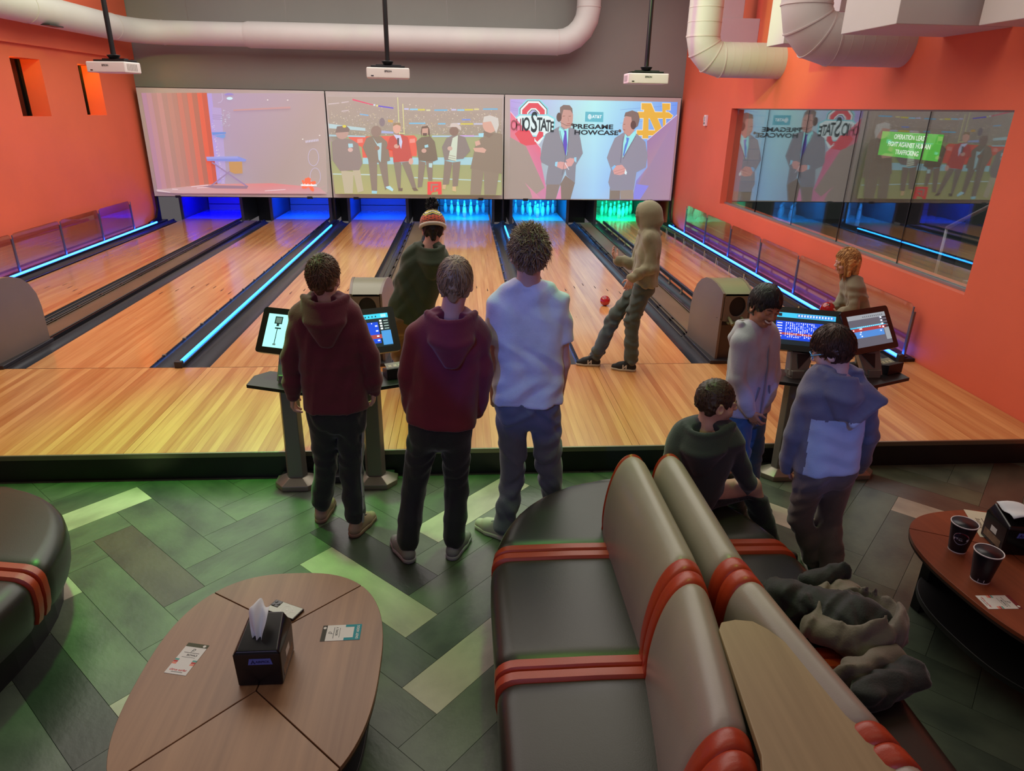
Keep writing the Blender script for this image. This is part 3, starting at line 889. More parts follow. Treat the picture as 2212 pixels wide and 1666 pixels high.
for ch, x, y, h, w in (('O', 160, 430, .26, .62), ('H', 215, 425, .30, .5), ('I', 262, 422, .32, .6), ('O', 305, 420, .34, .5), ('S', 392, 400, .52, .56), ('T', 455, 420, .34, .5), ('A', 505, 425, .31, .6), ('T', 555, 435, .29, .5), ('E', 598, 445, .26, .6)):
    if x > 225: stxt(scr[2], A, 2, ch, Z(x, y), h, BANN, .008, w)
    else: stxt(scr[2], A, 2, ch, Z(x, y), h, dark_mat('banner_red', '#b0707c'), .006, w)

# --- middle screen: six men with microphones on a football field
Z = lambda x, y: (700 + x / 5.205, 180 + y / 5.205)
A = Art([(703, 197), (1088, 206), (1087, 430), (720, 428)])
A.poly(P([(40, 150), (2000, 170), (1990, 600), (70, 590)]), None, ['#b3a49c', '#b3a49c', '#a99d90', '#a99d90'])
r2 = random.Random(4)
for k in range(900):
    x, y = r2.uniform(70, 1990), r2.uniform(230, 590)
    if y < 330 and r2.random() < .7: continue
    c = r2.choice(['#c9bcae', '#b9ab9c', '#d8cdbd', '#c0b2b8', '#cbbb9a'])
    w = r2.uniform(4, 11); A.poly(P([(x, y), (x + w, y), (x + w, y + w), (x, y + w)]), c)
A.poly(P([(300, 580), (1030, 560), (1990, 580), (1990, 880), (100, 850), (90, 640)]), '#a5ad84')
A.poly(P([(90, 850), (1990, 870), (2000, 1245), (135, 1235)]), None, ['#a3ac80', '#a0ac80', '#aeb083', '#b6b27e'])
for y, w in ((820, 60), (850, 50)): A.poly(P([(440, y), (1670, y - 6), (1665, y + w), (440, y + w - 10)]), '#a8d4dc')
A.line(Z(110, 1005), Z(700, 1015), 2.4, '#c3d9d4'); A.line(Z(1010, 1045), Z(1985, 1085), 2.4, '#b9d4d0')
A.poly(P([(280, 585), (1010, 570), (1040, 600), (1040, 800), (440, 820), (430, 700), (330, 650)]), '#e86f62')
for x in (380, 560, 960): A.poly(P([(x, 610), (x + 60, 605), (x + 62, 650), (x, 655)]), '#ef9a90')
A.poly(P([(65, 440), (470, 490), (470, 520), (70, 490)]), '#b8d4d8'); A.poly(P([(70, 560), (470, 575), (470, 590), (70, 580)]), '#a8ccd6')
A.poly(P([(620, 515), (780, 530), (780, 550), (620, 545)]), '#a8b4dc')
A.poly(P([(330, 172), (560, 235), (555, 245), (330, 190)]), '#e0527c'); A.poly(P([(610, 243), (780, 268), (780, 282), (610, 258)]), '#4650d0')
A.poly(P([(410, 332), (505, 345), (505, 358), (410, 345)]), '#7fb8e0')
for x0, x1, y, c in ((560, 580, 240, '#d8e4f4'), (590, 612, 247, '#e4e08a'), (900, 950, 283, '#c4c8ec'), (962, 1050, 288, '#8fd0ec'), (1050, 1130, 292, '#d8d060'), (1145, 1190, 297, '#d8d8b0'), (1235, 1380, 297, '#74b8dc'), (1425, 1480, 294, '#c4c8ec'), (1490, 1570, 297, '#8fd0ec'), (1575, 1670, 294, '#d8d060'), (1680, 1735, 290, '#dcd49a'), (1780, 1945, 288, '#74b8dc'), (955, 1135, 438, '#7cc0e0'), (1275, 1360, 443, '#7cc0e0'), (1435, 1525, 445, '#d4d4ec'), (1530, 1670, 446, '#d8cc60'), (1675, 1775, 446, '#c4c8dc'), (1545, 1640, 400, '#8098d8'), (1210, 1780, 580, '#b0cce4'), (1520, 1680, 576, '#c8a8dc')):
    A.poly(P([(x0, y - 7), (x1, y - 7), (x1, y + 9), (x0, y + 9)]), c)
for x, y, r in ((125, 225, 60), (250, 210, 40), (250, 303, 40)): A.poly(P([(x - r, y - 2), (x + r, y - 12), (x + r, y - 2), (x - r, y + 10)]), '#cdbec0')
A.ell(Z(655, 425), 6, 9, '#8a8288'); A.poly(P([(720, 398), (775, 404), (775, 430), (720, 424)]), '#d2a860')
A.line(Z(827, 160), Z(848, 560), 1.6, '#d8dc9c'); A.line(Z(884, 230), Z(900, 555), 1.6, '#dedc98'); A.line(Z(850, 545), Z(905, 550), 1.6, '#dedc98')
DK = '#a4988c'; DK2 = '#8f857b'
def dude(legs, jacket, jc, head, hr, hc, shirt=None, sc=None, hand=None, shoes=(), lc=DK2):
    for l in legs: A.poly(P(l), lc)
    for e in shoes: A.poly(P(e[1]), e[0])
    A.poly(P(jacket), jc)
    if shirt: A.poly(P(shirt), sc)
    A.ell(Z(head[0], head[1]), head[2] / 5.2, head[3] / 5.2, hc)
    for c, q in hr: A.poly(P(q), c)
    if hand: A.ell(Z(*hand[:2]), 28 / 5.2, 24 / 5.2, hand[2])
INKM = '#7f7670'
def nocloth(col): return col
dude([[(200, 960), (340, 980), (330, 1230), (240, 1230)], [(330, 960), (410, 950), (450, 1200), (385, 1220)]], [(100, 640), (170, 600), (310, 610), (390, 660), (440, 880), (400, 960), (190, 970), (110, 850)], '#968c88', (215, 545, 70, 66), [('#857a76', [(140, 540), (160, 470), (260, 460), (300, 500), (290, 530)])], '#c0a096', hand=(305, 730, '#dab6ae'), lc='#c2b89e')
A.poly(P([(280, 660), (330, 660), (335, 700), (285, 705)]), '#b0dce6'); A.ell(Z(240, 470), 4, 3, '#e0d460')
dude([[(500, 840), (600, 860), (600, 1200), (540, 1200)], [(610, 850), (710, 860), (730, 1150), (690, 1190)]], [(440, 700), (480, 600), (560, 570), (640, 580), (710, 640), (745, 850), (650, 880), (510, 860)], '#8c8478', (590, 525, 58, 62), [], '#97857c', [(550, 590), (600, 660), (650, 650), (640, 870), (615, 840), (600, 680)], '#b0d4d8', (600, 710, '#9c7f70'), [('#b8e4f0', [(695, 1150), (740, 1140), (780, 1180), (770, 1205), (700, 1165)]), ('#a0d4e0', [(540, 1195), (600, 1200), (595, 1232), (540, 1230)])])
dude([[(780, 860), (870, 870), (860, 1170), (830, 1170)], [(870, 870), (960, 860), (1040, 1180), (1000, 1190)]], [(700, 720), (740, 590), (800, 560), (880, 560), (940, 590), (990, 830), (940, 860), (780, 870), (770, 730)], '#c8604e', (818, 490, 44, 60), [('#a08c70', [(775, 470), (780, 435), (850, 430), (865, 470), (820, 452)])], '#dfae9c', [(780, 560), (860, 570), (880, 640), (865, 720), (835, 640)], '#ccd4ee', (815, 690, '#d8a89a'), [('#7c7068', [(835, 1165), (885, 1165), (880, 1200), (835, 1200)]), ('#7c7068', [(985, 1165), (1030, 1160), (1060, 1195), (1010, 1198)])])
A.poly(P([(820, 600), (845, 598), (842, 680), (825, 680)]), '#4c5260'); A.ell(Z(975, 860), 5, 7, '#dcae9e')
dude([[(1060, 850), (1140, 870), (1100, 1150), (1050, 1160)], [(1140, 860), (1220, 860), (1215, 1080), (1170, 1080)]], [(1030, 640), (1090, 590), (1190, 580), (1240, 640), (1275, 840), (1230, 860), (1150, 860), (1060, 850)], '#7e766a', (1130, 520, 42, 55), [('#6f645c', [(1085, 530), (1095, 475), (1160, 465), (1180, 500), (1190, 590), (1165, 560), (1165, 490), (1100, 495), (1095, 590)]), ('#6a5e56', [(1105, 545), (1155, 545), (1150, 575), (1110, 575)])], '#cda596', None, None, (1120, 740, '#cfa89a'))
A.poly(P([(1125, 680), (1165, 670), (1170, 700), (1130, 708)]), '#a4d8e4'); A.poly(P([(1175, 880), (1215, 880), (1210, 930), (1175, 925)]), '#b8dcdc')
dude([[(1350, 850), (1440, 870), (1400, 1120), (1330, 1130)], [(1440, 870), (1530, 860), (1500, 1140), (1440, 1150)]], [(1320, 700), (1370, 600), (1470, 560), (1580, 590), (1640, 740), (1560, 830), (1350, 850)], '#8e8884', (1455, 525, 52, 50), [('#d2c6be', [(1365, 478), (1410, 470), (1420, 440), (1490, 440), (1530, 475), (1535, 520), (1480, 480)])], '#8d7a70', [(1440, 600), (1500, 570), (1480, 860), (1390, 830), (1420, 700)], '#d0dcc8', (1410, 715, '#cfb0a4'), [('#d2b490', [(1330, 1125), (1370, 1125), (1360, 1180), (1325, 1170)]), ('#d8ba92', [(1440, 1145), (1480, 1145), (1480, 1205), (1440, 1195)])])
for y in (790, 815, 840): A.line(Z(1395, y), Z(1475, y + 15), 1.2, '#a09888')
dude([[(1660, 860), (1800, 900), (1760, 1240), (1640, 1240)], [(1790, 900), (1980, 880), (1930, 1240), (1800, 1240)]], [(1700, 650), (1800, 570), (1900, 540), (2000, 560), (2000, 1000), (1640, 940), (1680, 760)], '#92887a', (1860, 450, 85, 95), [('#d2cfc8', [(1780, 430), (1790, 370), (1860, 355), (1950, 385), (1960, 460), (1930, 550), (1900, 480), (1870, 420)]), ('#8a7d72', [(1785, 520), (1900, 560), (1850, 600), (1785, 570)])], '#d8ac9c', None, None, None, [], '#958b7d')
A.poly(P([(1730, 550), (1790, 545), (1785, 590), (1735, 590)]), '#a8e0f0'); A.poly(P([(1690, 640), (1740, 625), (1755, 670), (1700, 690)]), '#d8ae9e'); A.poly(P([(1670, 710), (1780, 705), (1820, 730), (1800, 765), (1690, 750)]), '#d8ae9e')
A.poly(P([(1160, 1090), (1315, 1090), (1320, 1235), (1280, 1240), (1275, 1200), (1210, 1215), (1200, 1240), (1160, 1240)]), '#f0574a')
for q in ([(1195, 1115), (1280, 1115), (1280, 1135), (1215, 1135), (1215, 1200), (1195, 1200)], [(1235, 1160), (1280, 1155), (1280, 1170), (1255, 1175), (1255, 1195), (1235, 1195)]): A.poly(P(q), '#a88a7c')
A.build(scr[1], *SCR[1], *SZ)

# --- left screen: an empty stage with red curtains, a keyboard on its stand and a loudspeaker
Z = lambda x, y: (280 + x / 4.9, 180 + y / 4.9)
A = Art([(293, 188), (700, 196), (717, 428), (331, 423)])
cc = ['#b890a4', '#c0949c', '#b8908c', '#c49490', '#b48e86', '#c08e84', '#b88a80', '#cc8478', '#bb8478', '#d87c6c', '#b87a6c', '#e4705e', '#cc6a58']
n = len(cc)
for k in range(n):
    t0, t1 = k / n, (k + 1) / n
    xa, xb = 120 + 690 * t0, 120 + 690 * t1
    ya, yb = 280 + 640 * t0, 280 + 640 * t1
    A.poly(P([(xa, 95), (xb, 95), ((xb + yb) / 2, 600), (yb, 1130 - 80 * t1), (ya, 1130 - 80 * t0), ((xa + ya) / 2, 600)]), cc[k])
    A.line(Z(xb, 100), Z(yb, 1050), 1.0, '#b07a70' if k > 5 else '#b48c8c')
A.poly(P([(810, 100), (2060, 100), (2090, 1160), (1500, 1165), (915, 1080)]), None, ['#b4a0c0', '#b8a4a0', '#b8a8a0', '#b0a09c', '#b0a4b8'])
A.poly(P([(810, 100), (860, 100), (960, 1040), (910, 1050)]), '#b4a4e0')
A.poly(P([(860, 240), (960, 250), (1000, 900), (990, 1060), (950, 1060)]), '#b8a8d4')
for y in (320, 340, 360): A.line(Z(865, y), Z(975, y + 5), 1.0, '#9c8cb4')
for k in range(70):
    x, y = r2.uniform(950, 1050), r2.uniform(270, 440); w = r2.uniform(3, 8)
    A.poly(P([(x, y), (x + w, y), (x + w, y + w), (x, y + w)]), r2.choice(['#e0e4ec', '#a8b8c8', '#c8c4d8']))
for k in range(60):
    t = r2.random(); x, y = 850 + 100 * t + r2.uniform(0, 30), 360 + 680 * t; w = r2.uniform(4, 9)
    A.poly(P([(x, y), (x + w, y), (x + w, y + w), (x, y + w)]), '#d8cfe4')
A.pline([Z(975, 100), Z(982, 160), Z(960, 190), Z(930, 198)], 1.2, '#c8bcd8')
A.ell(Z(1055, 152), 32 / 4.9, 15 / 4.9, '#d2f2fa'); A.ell(Z(1050, 120), 50 / 4.9, 22 / 4.9, '#9a8cd0', 180, 360)
A.poly(P([(1090, 265), (1510, 245), (1700, 235), (1700, 255), (1520, 262), (1095, 280)]), '#c89c9c')
for x, y in ((1458, 168), (1672, 170), (1828, 575), (2010, 535)): A.ell(Z(x, y), 1.6, 1.2, '#f0e8e4')
A.poly(P([(270, 1120), (800, 1060), (1500, 1050), (2000, 1100), (2090, 1170), (1300, 1165), (500, 1160), (285, 1140)]), None, ['#c8b0b0', '#d89c98', '#e08c8c', '#d89ca0', '#c8a8a8', '#d49ca0', '#c8a4a4', '#d8c8d0'])
for a, c in (((280, 1120), (420, 1150)), ((440, 1112), (500, 1116)), ((640, 1085), (820, 1070)), ((700, 1100), (860, 1090)), ((1420, 1135), (1640, 1120))): A.line(Z(*a), Z(*c), 1.4, '#ead4d8')
for x in (480, 1950): A.line(Z(x, 1130), Z(x + 120, 1080), 1.0, '#c8a4a4')
# keyboard on a crossed stand
A.poly(P([(860, 500), (1010, 498), (1010, 515), (870, 530)]), '#6c98dc'); A.poly(P([(880, 540), (1000, 520), (1005, 545), (985, 565)]), '#7ca4dc')
for a, c in (((860, 820), (1240, 1090)), ((1180, 815), (840, 1085)), ((880, 830), (960, 890))): A.line(Z(*a), Z(*c), 3.0, '#a08cb0')
A.poly(P([(760, 1085), (860, 1070), (1240, 1080), (1230, 1110), (900, 1105)]), '#9c8494')
A.poly(P([(800, 760), (1130, 755), (1225, 790), (1215, 812), (810, 805)]), '#8c9ce0'); A.poly(P([(800, 760), (1130, 755), (1140, 775), (805, 782)]), '#a0a8e4')
for k in range(24): A.line(Z(812 + k * 14, 786), Z(813 + k * 14, 803), .6, '#7484c8')
A.poly(P([(1040, 815), (1180, 812), (1185, 940), (1100, 945), (1050, 920)]), '#c89c6c')
# loudspeaker rings
for cy in (768, 975):
    for k in range(24):
        a0, a1 = R(k * 15), R(k * 15 + 15)
        cx = 1943 if cy < 800 else 1962
        A.line(Z(cx + 56 * math.cos(a0), cy + 92 * math.sin(a0)), Z(cx + 56 * math.cos(a1), cy + 92 * math.sin(a1)), 1.0, '#c6bedc')
for k in range(8): A.poly(P([(1860 + k * 18, 590 - k * 2.4), (1872 + k * 18, 588 - k * 2.4), (1874 + k * 18, 612 - k * 2.4), (1862 + k * 18, 614 - k * 2.4)]), '#cfc8dc')
# channel splat
A.poly(P([(1815, 1020), (1835, 1015), (1845, 1040), (1850, 1000), (1890, 985), (1915, 1000), (1910, 1035), (1960, 1025), (1972, 1050), (1930, 1080), (1950, 1120), (1940, 1145), (1915, 1130), (1890, 1090), (1860, 1110), (1825, 1108), (1815, 1090), (1830, 1060)]), '#ff7a2c')
A.build(scr[0], *SCR[0], *SZ)
stxt(scr[0], A, 0, 'nickelodeon', Z(1893, 1070), .062, beam_mat('beam_white', '#f2fdff'), .003)
# ------------------------------------------------------------------ ducts
DUCT = mat('duct_white', '#c4c0bc', 0.55, var=0.03, vscale=2)
DSEAM = mat('duct_seam', '#c6bcb8', 0.5)
def arc(c, r, a0, a1, ax, ay, n=5):
    c = Vector(c); ax = Vector(ax); ay = Vector(ay)
    return [c + ax * (r * math.cos(R(a0 + (a1 - a0) * k / n))) + ay * (r * math.sin(R(a0 + (a1 - a0) * k / n))) for k in range(n + 1)]
def collar(root, p, d, r, w=.018):
    d = Vector(d).normalized(); p = Vector(p)
    MB().tube([p - d * w, p + d * w], r + .006, 32).build('seam', DSEAM, root, auto=True)
bd = empty('spiral_duct', (0, 0, 0), label='long white round duct running under the ceiling along the grey back wall', cat='duct')
zc = 3.52
path = [Vector((-4.83, -3.5, zc)), Vector((-4.83, 7.1, zc))] + [Vector((-4.78, 7.45, zc)), Vector((-4.62, 7.72, zc)), Vector((-4.35, 7.88, zc))] + [Vector((-4.0, 7.9, zc)), Vector((-2.92, 7.9, zc))]
MB().tube(path, .195, 32).build('pipe', DUCT, bd, auto=True)
path2 = [Vector((-2.95, 7.9, zc)), Vector((-2.88, 7.9, zc)), Vector((2.60, 7.9, zc))] + arc((2.60, 7.9, zc + .56), .56, -90, 0, (1, 0, 0), (0, 0, 1), 5)[1:] + [Vector((3.16, 7.9, 5.3))]
MB().tube(path2, .215, 32, radii=[.195] + [.215] * (len(path2) - 1)).build('pipe_large', DUCT, bd, auto=True)
for p, d, r in (((2.62, 7.9, zc), (1, 0, 0), .215), ((3.16, 7.9, 4.10), (0, 0, 1), .215), ((3.16, 7.9, 4.3), (0, 0, 1), .215), ((-4.35, 7.88, zc), (1, 0, 0), .195), ((-4.83, 4.6, zc), (0, 1, 0), .195), ((-4.83, 7.0, zc), (0, 1, 0), .195)):
    collar(bd, p, d, r, .008)
for x in (-3.9, -2.2, .62, 2.2):
    MB().tube([(x, 7.9, zc + .2), (x - .03, 7.9, 5.0)], .004, 5).build('hanger_wire', mat('wire_grey', '#8b8784', 0.4, metal=.7), bd)
MB().box((-4.72, 5.0, zc - .185), (.12, .35, .015)).build('damper', DKGREY, bd)

def riser_duct(name, X, Y, D, zc, label):
    d = empty(name, (0, 0, 0), label=label, cat='duct')
    r = D / 2; rb = D * .62
    pts = [Vector((X, Y, 5.3)), Vector((X, Y, zc + rb))] + arc((X + rb, Y, zc + rb), rb, 180, 270, (1, 0, 0), (0, 0, 1), 3)[1:] + [Vector((5.2, Y, zc))]
    MB().tube(pts, r, 36).build('pipe', DUCT, d, auto=True)
    for k in range(1, 5): collar(d, pts[1] + Vector((0, 0, .17 * (k - 1))), (0, 0, 1), r - (.002 if k > 1 else 0), .004 if k > 1 else .009)
    for a, c in zip(pts[2:4], (0, 1)): collar(d, a, (math.cos(R(-60 + 30 * c)), 0, math.sin(R(-60 + 30 * c))), r, .007)
    collar(d, pts[-2], (1, 0, 0), r, .007)
    xx = pts[-2].x + .11
    while xx < 5.15:
        collar(d, (xx, Y, zc), (1, 0, 0), r - .0045, .003); xx += .11
    return d
riser_duct('elbow_duct', 4.09, 4.1, .44, 3.05, 'white round duct dropping and turning into the orange wall, farther from the camera')
riser_duct('elbow_duct', 4.16, 1.3, .47, 3.07, 'large white round duct turning into the orange wall, nearer the camera')
def box_duct(boxes, label):
    d = empty('box_duct', (0, 0, 0), label=label, cat='duct')
    for k, bx in enumerate(boxes):
        MB().bb(*bx).build('section' if k == 0 else 'riser', DUCT, d, bevel=.006)
    return d
box_duct([(4.55, 5.2, 5.0, 5.4, 3.30, 3.66), (4.6, 4.95, 5.02, 5.38, 3.66, 5.2)], 'white rectangular duct behind the farther elbow duct')
box_duct([(4.42, 5.2, 2.3, 2.75, 3.11, 3.62)], 'short white rectangular duct left of the large elbow duct')
box_duct([(4.72, 5.2, 1.75, 2.15, 3.37, 5.2)], 'mauve white rectangular riser behind the large elbow duct')
box_duct([(4.24, 5.2, -.14, .70, 3.055, 5.2)], 'big white rectangular duct at the upper right of the orange wall')
box_duct([(4.80, 5.2, -1.6, -.30, 3.04, 5.2)], 'white rectangular duct cut off by the upper right corner of the view')

# ------------------------------------------------------------------ ceiling projectors
PW = mat('projector_white', '#dcd6cf', 0.45)
def projector(x, rz, label):
    p = empty('ceiling_projector', (x, 3.2, 2.70), rz, label=label, cat='projector', group='ceiling projectors')
    MB().prism([(-.25, -.17), (.25, -.17), (.25, .10), (.18, .19), (-.18, .19), (-.25, .12)], 0, .115).build('body', PW, p, bevel=.012)
    MB().bb(-.20, .20, -.10, .12, .12, .14).bb(-.14, .16, -.03, .03, .14, .155).build('mount_plate', BLACKM, p, bevel=.003)
    MB().lathe([(.05, .15), (.075, .19), (.03, .2), (.028, .25)], 14).build('swivel', BLACKM, p, auto=True)
    MB().tube([(0, 0, .2), (0, 0, 2.4)], .028, 14).build('pole', BLACKM, p, auto=True)
    MB().lathe([(.0, .0), (.05, .0), (.055, .06), (.05, .07), (0, .07)], 16).build('lens', BLACKG, p, loc=(.0, .17, .02))
    text('EPSON', 'lettering', DKGREY, .028, p, frame((0, -.1735, .075), (1, 0, 0), (0, 0, 1)), bold=.0006)
    MB().bb(-.20, -.17, -.1735, -.168, .02, .03).build('sensor', BLACKG, p)
    MB().bb(-.255, -.249, -.13, .05, .03, .09).build('vent', mat('vent_grey', '#a9a49e', .6), p)
    v = MB()
    for k in range(7): v.bb(.249, .254, -.13 + .026 * k, -.118 + .026 * k, .025, .095)
    v.build('vent', mat('vent_grey', '#a9a49e', .6), p)
projector(-3.18, R(-14), 'white projector hanging by a black pole in front of the left slot window')
projector(-.02, R(6), 'white projector hanging by a black pole over the middle lanes')
projector(3.13, R(-2), 'white projector hanging at the right, lit green, with a black pole')

# ------------------------------------------------------------------ ball return hoods
HOOD = mat('hood_brown_grey', '#6f6459', 0.38, var=0.05, vscale=3)
HOODT = mat('hood_top_green_lit', '#7a7a62', 0.33)  # greener than the sides: green light falling on the top is coloured in
def ring_plate(w, h, cx, cz, rx, rz, n=32):
    """rectangle (centred, width w, height h from 0) with an elliptical hole"""
    outer = []; inner = []
    for k in range(n):
        a = 2 * math.pi * k / n
        inner.append((cx + rx * math.cos(a), cz + rz * math.sin(a)))
        dx, dz = math.cos(a), math.sin(a)
        tx = ((w / 2 - cx) if dx > 0 else (w / 2 + cx)) / max(abs(dx), 1e-6)
        tz = ((h - cz) if dz > 0 else cz) / max(abs(dz), 1e-6)
        t = min(tx, tz)
        outer.append((cx + dx * t, cz + dz * t))
    return outer, inner
def hood(cx, label):
    h = empty('ball_return', (cx, 0, LZ), label=label, cat='ball return', group='ball return hoods')
    prof = [(.03, 0), (.03, .665), (.10, .695), (.20, .722), (.32, .733), (.44, .722), (.55, .68), (.64, .61), (.71, .50), (.74, .36), (.745, 0)]
    def half(y): return .125 + .045 * min(1, max(0, (y - .03) / .7))
    for s in (-1, 1):
        vs = []
        for t in (0, .022):
            vs += [(s * (half(y) + t - .011 + .006), y, z) for y, z in prof]
        n = len(prof)
        fs = [tuple(range(n)), tuple(range(2 * n - 1, n - 1, -1))] + [(i, n + i, n + (i + 1) % n, (i + 1) % n) for i in range(n)]
        MB().add(vs, fs).build('side_panel', HOOD, h, auto=True)
    cv = MB()
    vs = []
    top = prof[1:-1]
    for y, z in top: vs += [(-half(y), y, z - .004), (half(y), y, z - .004), (-half(y), y, z - .022), (half(y), y, z - .022)]
    fs = []
    for k in range(len(top) - 1):
        a, c = 4 * k, 4 * k + 4
        fs += [(a, a + 1, c + 1, c), (a + 2, c + 2, c + 3, a + 3), (a, c, c + 2, a + 2), (a + 1, a + 3, c + 3, c + 1)]
    fs += [(0, 2, 3, 1)]
    cv.add(vs, fs).build('top_cover', HOODT, h, auto=True)
    o, i = ring_plate(.25, .26, .01, .14, .078, .095)
    fp = MB()
    n = len(o)
    vs = [(x, .03, z + .40) for x, z in o] + [(x, .03, z + .40) for x, z in i] + [(x, .06, z + .40) for x, z in i]
    fs = [(k, (k + 1) % n, n + (k + 1) % n, n + k) for k in range(n)] + [(n + k, n + (k + 1) % n, 2 * n + (k + 1) % n, 2 * n + k) for k in range(n)]
    fp.add(vs, fs).build('front_panel', HOOD, h, auto=True)
    MB().bb(-.11, .11, .05, .62, .36, .66).build('ball_tunnel', mat('tunnel_black', '#050506', .6), h)
    MB().bb(-.115, .115, .06, .10, 0, .40).build('lower_panel', mat('hood_lower', '#4c4034', .45), h)
    rl = MB()
    for x in (-.06, .06): rl.tube([(x, .10, .45), (x, .0, .43), (x, -.30 + .22, .40)], .014, 8)
    rl.bb(-.075, .075, -.02, .06, .385, .40).build('ball_rails', mat('rail_olive', '#6f7350', .35), h, auto=True)
    MB().tube([(-.14, .62 - .45, 0), (-.1385, .17, .33), (-.139, .15, .39), (-.14, .10, .42), (-.132, .03, .425)], .008, 8).build('side_trim', mat('trim_dark', '#2b2622', .4), h, auto=True)
    MB().bb(-.2, .2, -.02, .78, 0, .035).build('base', DKGREY, h, bevel=.006)
hood(-3.369, 'brown grey ball return hood at the left edge, between the first two lanes')
hood(0.0, 'brown grey ball return hood with a round opening, beside the beanie boy')
hood(3.369, 'brown grey ball return hood with a green lit top, behind the smiling boy')

# ------------------------------------------------------------------ scoring consoles (twins on one base)
CON = mat('console_grey', '#74746a', 0.38, metal=0.15)
CONL = mat('console_base', '#8b8575', 0.35, metal=0.5)
SCRB = mat('monitor_bezel', '#141315', 0.25)
def emis(name, col, s=1.0): return mat(name, col, 0.25, emit=col, estr=s)
E_W = emis('ui_pale', '#a8dcee', .9); E_B = emis('ui_blue', '#1546d8', .9); E_G = emis('ui_grey', '#6c7684', .55); E_C = emis('ui_cyan', '#3cc4ee', .9)
E_R = emis('ui_red', '#b0484c', .7); E_WT = emis('ui_white', '#f0f6ff', 1.0); E_D = emis('ui_dark', '#22303c', .35); E_L = emis('ui_light_blue', '#4c94e4', .8); E_P = emis('ui_pale_grey', '#9fb0b8', .7)
def monitor(root, x, z, yaw, mode, y=-1.66):
    W, H = .46, .30
    M = Matrix.Translation((x, y + 1.7, z)) @ Matrix.Rotation(yaw, 4, 'Z') @ Matrix.Rotation(R(-32), 4, 'X')
    q = MB(); pts = []
    for cx, cz, a0 in ((W / 2 - .02, H / 2 - .02, 0), (-W / 2 + .02, H / 2 - .02, 90), (-W / 2 + .02, -H / 2 + .02, 180), (W / 2 - .02, -H / 2 + .02, 270)):
        pts += [(cx + .02 * math.cos(R(a0 + k * 30)), cz + .02 * math.sin(R(a0 + k * 30))) for k in range(4)]
    q.prism(pts, -.018, .018, axis='Y')
    m = q.build('monitor', SCRB, root, auto=True); m.matrix_local = M
    s = MB(); d = [-.0186]
    w, h = W / 2 - .045, H / 2 - .04
    def r(x0, x1, z0, z1, mi):
        d[0] -= .0001
        s.add([(x0 * w, d[0], z0 * h), (x1 * w, d[0], z0 * h), (x1 * w, d[0], z1 * h), (x0 * w, d[0], z1 * h)], [(0, 1, 2, 3)], mi)
    mats = [E_W, E_B, E_G, E_C, E_R, E_WT, E_D, E_L, E_P]
    q = random.Random(mode)
    if mode == 1:       # picture of the console on a pale page
        r(-1, 1, -1, 1, 0); r(-.72, -.42, .42, .86, 6); r(-.68, -.46, .48, .8, 2); r(-.62, -.52, .28, .42, 6); r(-.66, -.42, .12, .2, 6); r(-.575, -.545, -.78, .14, 6); r(-.62, -.50, -.86, -.76, 2)
        r(-.2, .7, .6, .7, 8); r(-.2, .5, .42, .48, 8)
    elif mode == 2:     # score table in blue with a red row
        r(-1, 1, -1, 1, 6); r(-1, 1, .72, 1, 3); r(-1, .60, -.78, .5, 1); r(-1, .66, -.50, -.26, 4); r(.66, 1, -.92, -.05, 7)
        for k in range(13): r(-.9 + .12 * k, -.86 + .12 * k, .80, .88, 6)
        for k in range(8): r(-.9 + .18 * k, -.87 + .18 * k, .40, .46, 5)
        for k, v in enumerate((.22, -.08, -.40, -.66)): r(.48, .56, v, v + .08, 5)
        for k in range(4): r(.66, .74, .50 - .16 * k, .60 - .16 * k, 5); r(.80, .96, .51 - .16 * k, .57 - .16 * k, 8)
        r(.74, .92, .76, .94, 0)
    elif mode == 3:     # full score table of white figures on blue
        r(-1, 1, -1, 1, 6); r(-1, .9, -.70, .46, 1); r(-1, 1, .70, 1, 3); r(-.95, -.82, .76, .95, 6); r(-.30, .95, .74, .96, 7)
        for k in range(12): r(-.26 + .1 * k, -.22 + .1 * k, .80, .92, 5)
        r(-.90, .9, -.40, -.26, 4)
        for rr in range(6):
            r(-.96, -.78, .30 - .17 * rr, .35 - .17 * rr, 5)
            for k in range(15):
                x0 = -.66 + .072 * k
                for hh in (0, .075):
                    if q.random() < .75: r(x0, x0 + q.choice((.02, .035)), .27 - .17 * rr + hh, .32 - .17 * rr + hh, 5)
        for k in range(3): r(.5 + .14 * k, .53 + .14 * k, .28, .32, 5)
    else:               # grey page with a red and a blue score bar
        r(-1, 1, -1, 1, 2); r(-1, 1, .72, 1, 8); r(-1, .9, -.02, .18, 4); r(-1, .7, -.42, -.02, 7); r(-1, .88, .2, .28, 3); r(.74, 1, -.75, .0, 8)
        for k in range(11): r(-.2 + .1 * k, -.17 + .1 * k, .80, .88, 6)
        for k in range(14): r(-.6 + .1 * k, -.57 + .1 * k, .22, .26, 5)
        for k in range(4): r(.66, .74, .62 - .2 * k, .72 - .2 * k, 5); r(.78, .98, .63 - .2 * k, .70 - .2 * k, 6)
        for x0, z0 in ((-.9, .05), (-.55, .1), (-.48, .1), (-.55, -.1), (-.6, -.22), (-.55, -.36), (-.9, -.36), (.5, .08), (.5, -.18)): r(x0, x0 + .06, z0, z0 + .07, 5)
    s.build('display', mats, m)
    # neck behind the monitor and the tray in front of the column
    return M
